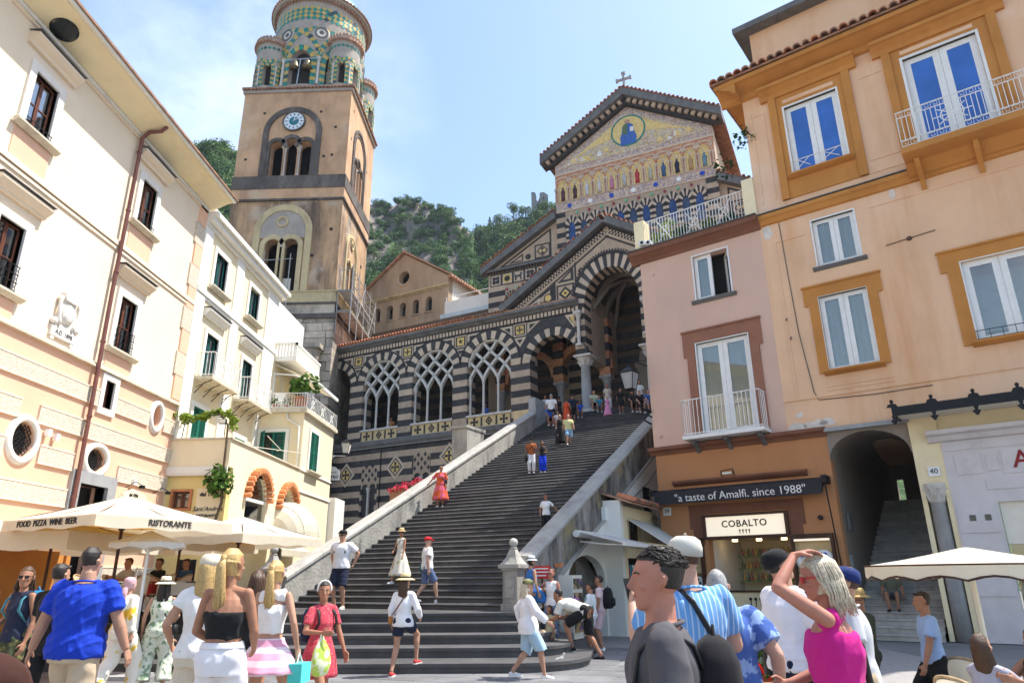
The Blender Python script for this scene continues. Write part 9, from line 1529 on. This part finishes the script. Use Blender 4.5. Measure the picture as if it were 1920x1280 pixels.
# foreground, right
p = person('dark-haired man in charcoal shirt in profile with backpack', G(1234, 3.1), 84, 1.755, 'm', 'skin_red', 1.1, 0, ty=(1225,1022), top=((.085,.08,.086),), bottom=DENIM, blen=1.9, hair='messy', hairc='hair_dark', face_on=True, straps='black', turn=4, nod=-3, loose=1.0, hem=-.08); backpack(p, 'dark grey backpack of the man in charcoal', ((.02,.018,.02),), .88)
p = person('man in light blue striped shirt and beige cap photographing with phone', G(1288, 4.8), 10, 1.83, 'm', 'skin_fair', 1.15, 0, ty=(1270,993), top=((.14,.32,.62), (.42,.55,.72), 'stripe', 9., 0, .85, .8), sleeve='short', bottom=KHAKI, blen=1.9, hair='crop', hairc='hair_brown', hat='cap', hatc=((.52,.51,.45),), turn=20, nod=-4, hands=((.2,.3,1.1),(-.25,.3,1.36)), loose=1.1, polez=(None, (-.25,-.3,-1)))
c = p['wr'][-1]; t = worn(p, 'phone', 'dark smartphone held up in the hand of the man in blue stripes', 'phone', MB().hexa([V3((c.x,c.y,c.z))+V3(q) for q in ((-.01,.05,.02),(.065,.08,.02),(.065,.09,.02),(-.01,.06,.02),(-.04,.05,.17),(.035,.08,.17),(.035,.09,.17),(-.04,.06,.17))]), 'black', False); worn(p, 'shoulder_strap', 'black shoulder strap across the striped blue back', 'strap', MB().tube([p['P'](-.02)+p['rt']*.17-p['fw']*.16, p['P'](.25)+p['rt']*.06-p['fw']*.205, p['P'](.44)-p['rt']*.04-p['fw']*.17, p['P'](.525)-p['rt']*.09-p['fw']*.02], .024, 6, flat=.4), 'black')
p = person('man in blue floral shirt with his back turned behind the stripes', G(1345, 5.4), -8, 1.74, 'm', 'skin_fair', 1.3, 0, ty=(1320,1058), top=((.06,.12,.36), (.25,.36,.6), 'blot', 11., 0, .85, .52), bottom=KHAKI, blen=1.9, hair='crop', hairc='hair_grey', loose=1.6, hands=((.36,.05,.95),None), nod=35)
p = person('man in white shirt with gold watch and camera bag', G(1468, 6.4), -75, 1.76, 'm', 'skin', 1.15, 0, ty=(1492,1018), top=((.76,.76,.8),), bottom=NAVY, blen=.95, hair='crop', hairc='hair_dark', hat='cap', hatc=BLACK, hands=((.12,.36,1.2),(-.2,.3,1.1)), loose=1.5, nod=-20); shoulderbag(p, 'black camera bag hanging at the white shirt', 'black', 1.25, -1, -.02); q = p['wr'][1]; d = (p['wr'][1]-p['el'][1]).normalized(); worn(p, 'wristwatch', 'gold wristwatch on the arm of the man in white', 'watch', MB().tube([q-d*.035, q-d*.015], [.033, .033], 12), 'gold')
p = person('blond woman in magenta top with one hand on her head', G(1545, 4.6), 64, 1.735, 'f', 'skin_red', 1.15, 0, ty=(1510,1036), top=((.56,.02,.22),), sleeve='none', bottom=((.56,.02,.22),), blen=1.0, hair='loose', hairc='hair_ash', glasses='red_paint', hands=((.1,.28,1.05),'head'), hdir=(None, (.25,-.85,.2)), polez=(None, (-.6,.8,-.1)), neck_open=.1, turn=8, nod=8, loose=1.2, hem=-.2, face_on=True); worn(p, 'bag_strap', 'black bag strap across the magenta top', 'strap', MB().tube([p['P'](-.1)+p['rt']*.2-p['fw']*.08, p['P'](.12)+p['rt']*.1-p['fw']*.15, p['P'](.32)-p['rt']*.0-p['fw']*.14, p['P'](.5)-p['rt']*.1], .022, 6, flat=.4), 'black')
person('man in dark blue cap and glasses behind the woman in magenta', G(1580, 6.2), 70, 1.73, 'm', 'skin', 1.1, 0, ty=(1558,1052), top=((.5,.5,.52),), bottom=KHAKI, blen=1.9, hair='crop', hairc='hair_brown', hat='cap', hatc=((.015,.03,.12), (.4,.4,.45), 'dots', 40., 0, .85, .12), glasses='black', nod=-10)
person('person in olive shirt and straw hat reading a leaflet by the passage', G(1604, 9.5), 100, 1.56, 'm', 'skin_tan', 1, 1, ty=(1590,1100), top=((.055,.06,.035),), bottom=((.06,.06,.05),), blen=1.0, hair='crop', hat='panama', hatc=((.5,.36,.16),), glasses='black', hands=((.12,.3,1.05),(-.12,.3,1.05)))
person('boy in light blue polo shirt and black shorts walking left', G(1722, 9.4), 78, 1.52, 'm', 'skin_tan', .95, 1, 'walk', ty=(1695,1102), top=((.30,.42,.66),), bottom=BLACK, blen=.95, bfit=1.4, hair='short', hairc='hair_dark', loose=1.4)
person('shop assistant in navy shirt and white cap at the shop counter', Rf.w(3.95, .3, 0), 160, 1.72, 'm', 'skin_tan', 1, 1, top=NAVY, bottom=NAVY, blen=1.8, hair='crop', hat='cap', hatc=WHITE)
person('person in olive sitting on the passage steps', Rf.w(6.9, .9, .51), 150, 1.65, 'm', 'skin_tan', 1, 1, 'sit', top=((.12,.13,.09),), bottom=((.1,.1,.1),), pz=.62, feet=((.12,.42,.17),(-.12,.4,.17)), hair='short')
flush()
for lb, q, fa, col in SEATED: person(lb, q, fa, 1.7, 'm', 'skin', 1.05, 1, 'sit', top=((col),), bottom=BLACK, hair='short', hairc='hair_dark' if 'red' not in lb else 'hair_red', pz=.52, hands=((.14,.4,.85),(-.14,.4,.85)))
person('woman in grey top and jeans seated on the front bistro chair', (at_d(1815, 8.3).x, at_d(1815, 8.3).y, -.12), -60, 1.62, 'f', 'skin', 1, 0, 'sit', top=((.35,.35,.42),), bottom=DENIM, blen=1.8, hair='long', hairc='hair_brown', pz=.53, hands=((.1,.45,.9),(-.1,.45,.88)), nod=-12)
person('dark-haired woman in black seated at the right picture edge', (at_d(1912, 8.6).x, at_d(1912, 8.6).y, -.1), 110, 1.66, 'f', 'skin_tan', 1, 0, 'sit', top=BLACK, sleeve='none', bottom=BLACK, blen=1.8, hair='curly', hairc='hair_dark', pz=.53, hands=((.1,.45,.9),(-.1,.45,.88)))
flush()
# ---------------------------------------------------------------- summer haze
hz = MB().box(-420, 420, -60, 420, -1.2, 190); hm = bpy.data.materials.new('haze'); hm.use_nodes = True; n = hm.node_tree.nodes; n.remove(n['Principled BSDF']); pv = n.new('ShaderNodeVolumePrincipled'); pv.inputs['Color'].default_value = (.72, .83, 1, 1); pv.inputs['Density'].default_value = .0002; pv.inputs['Anisotropy'].default_value = .2
hm.node_tree.links.new(pv.outputs[0], n['Material Output'].inputs['Volume']); o = link('haze', hz.mesh('haze', hm), None, 'stuff'); tag(o, 'thin pale summer haze over the town and hills', 'haze')
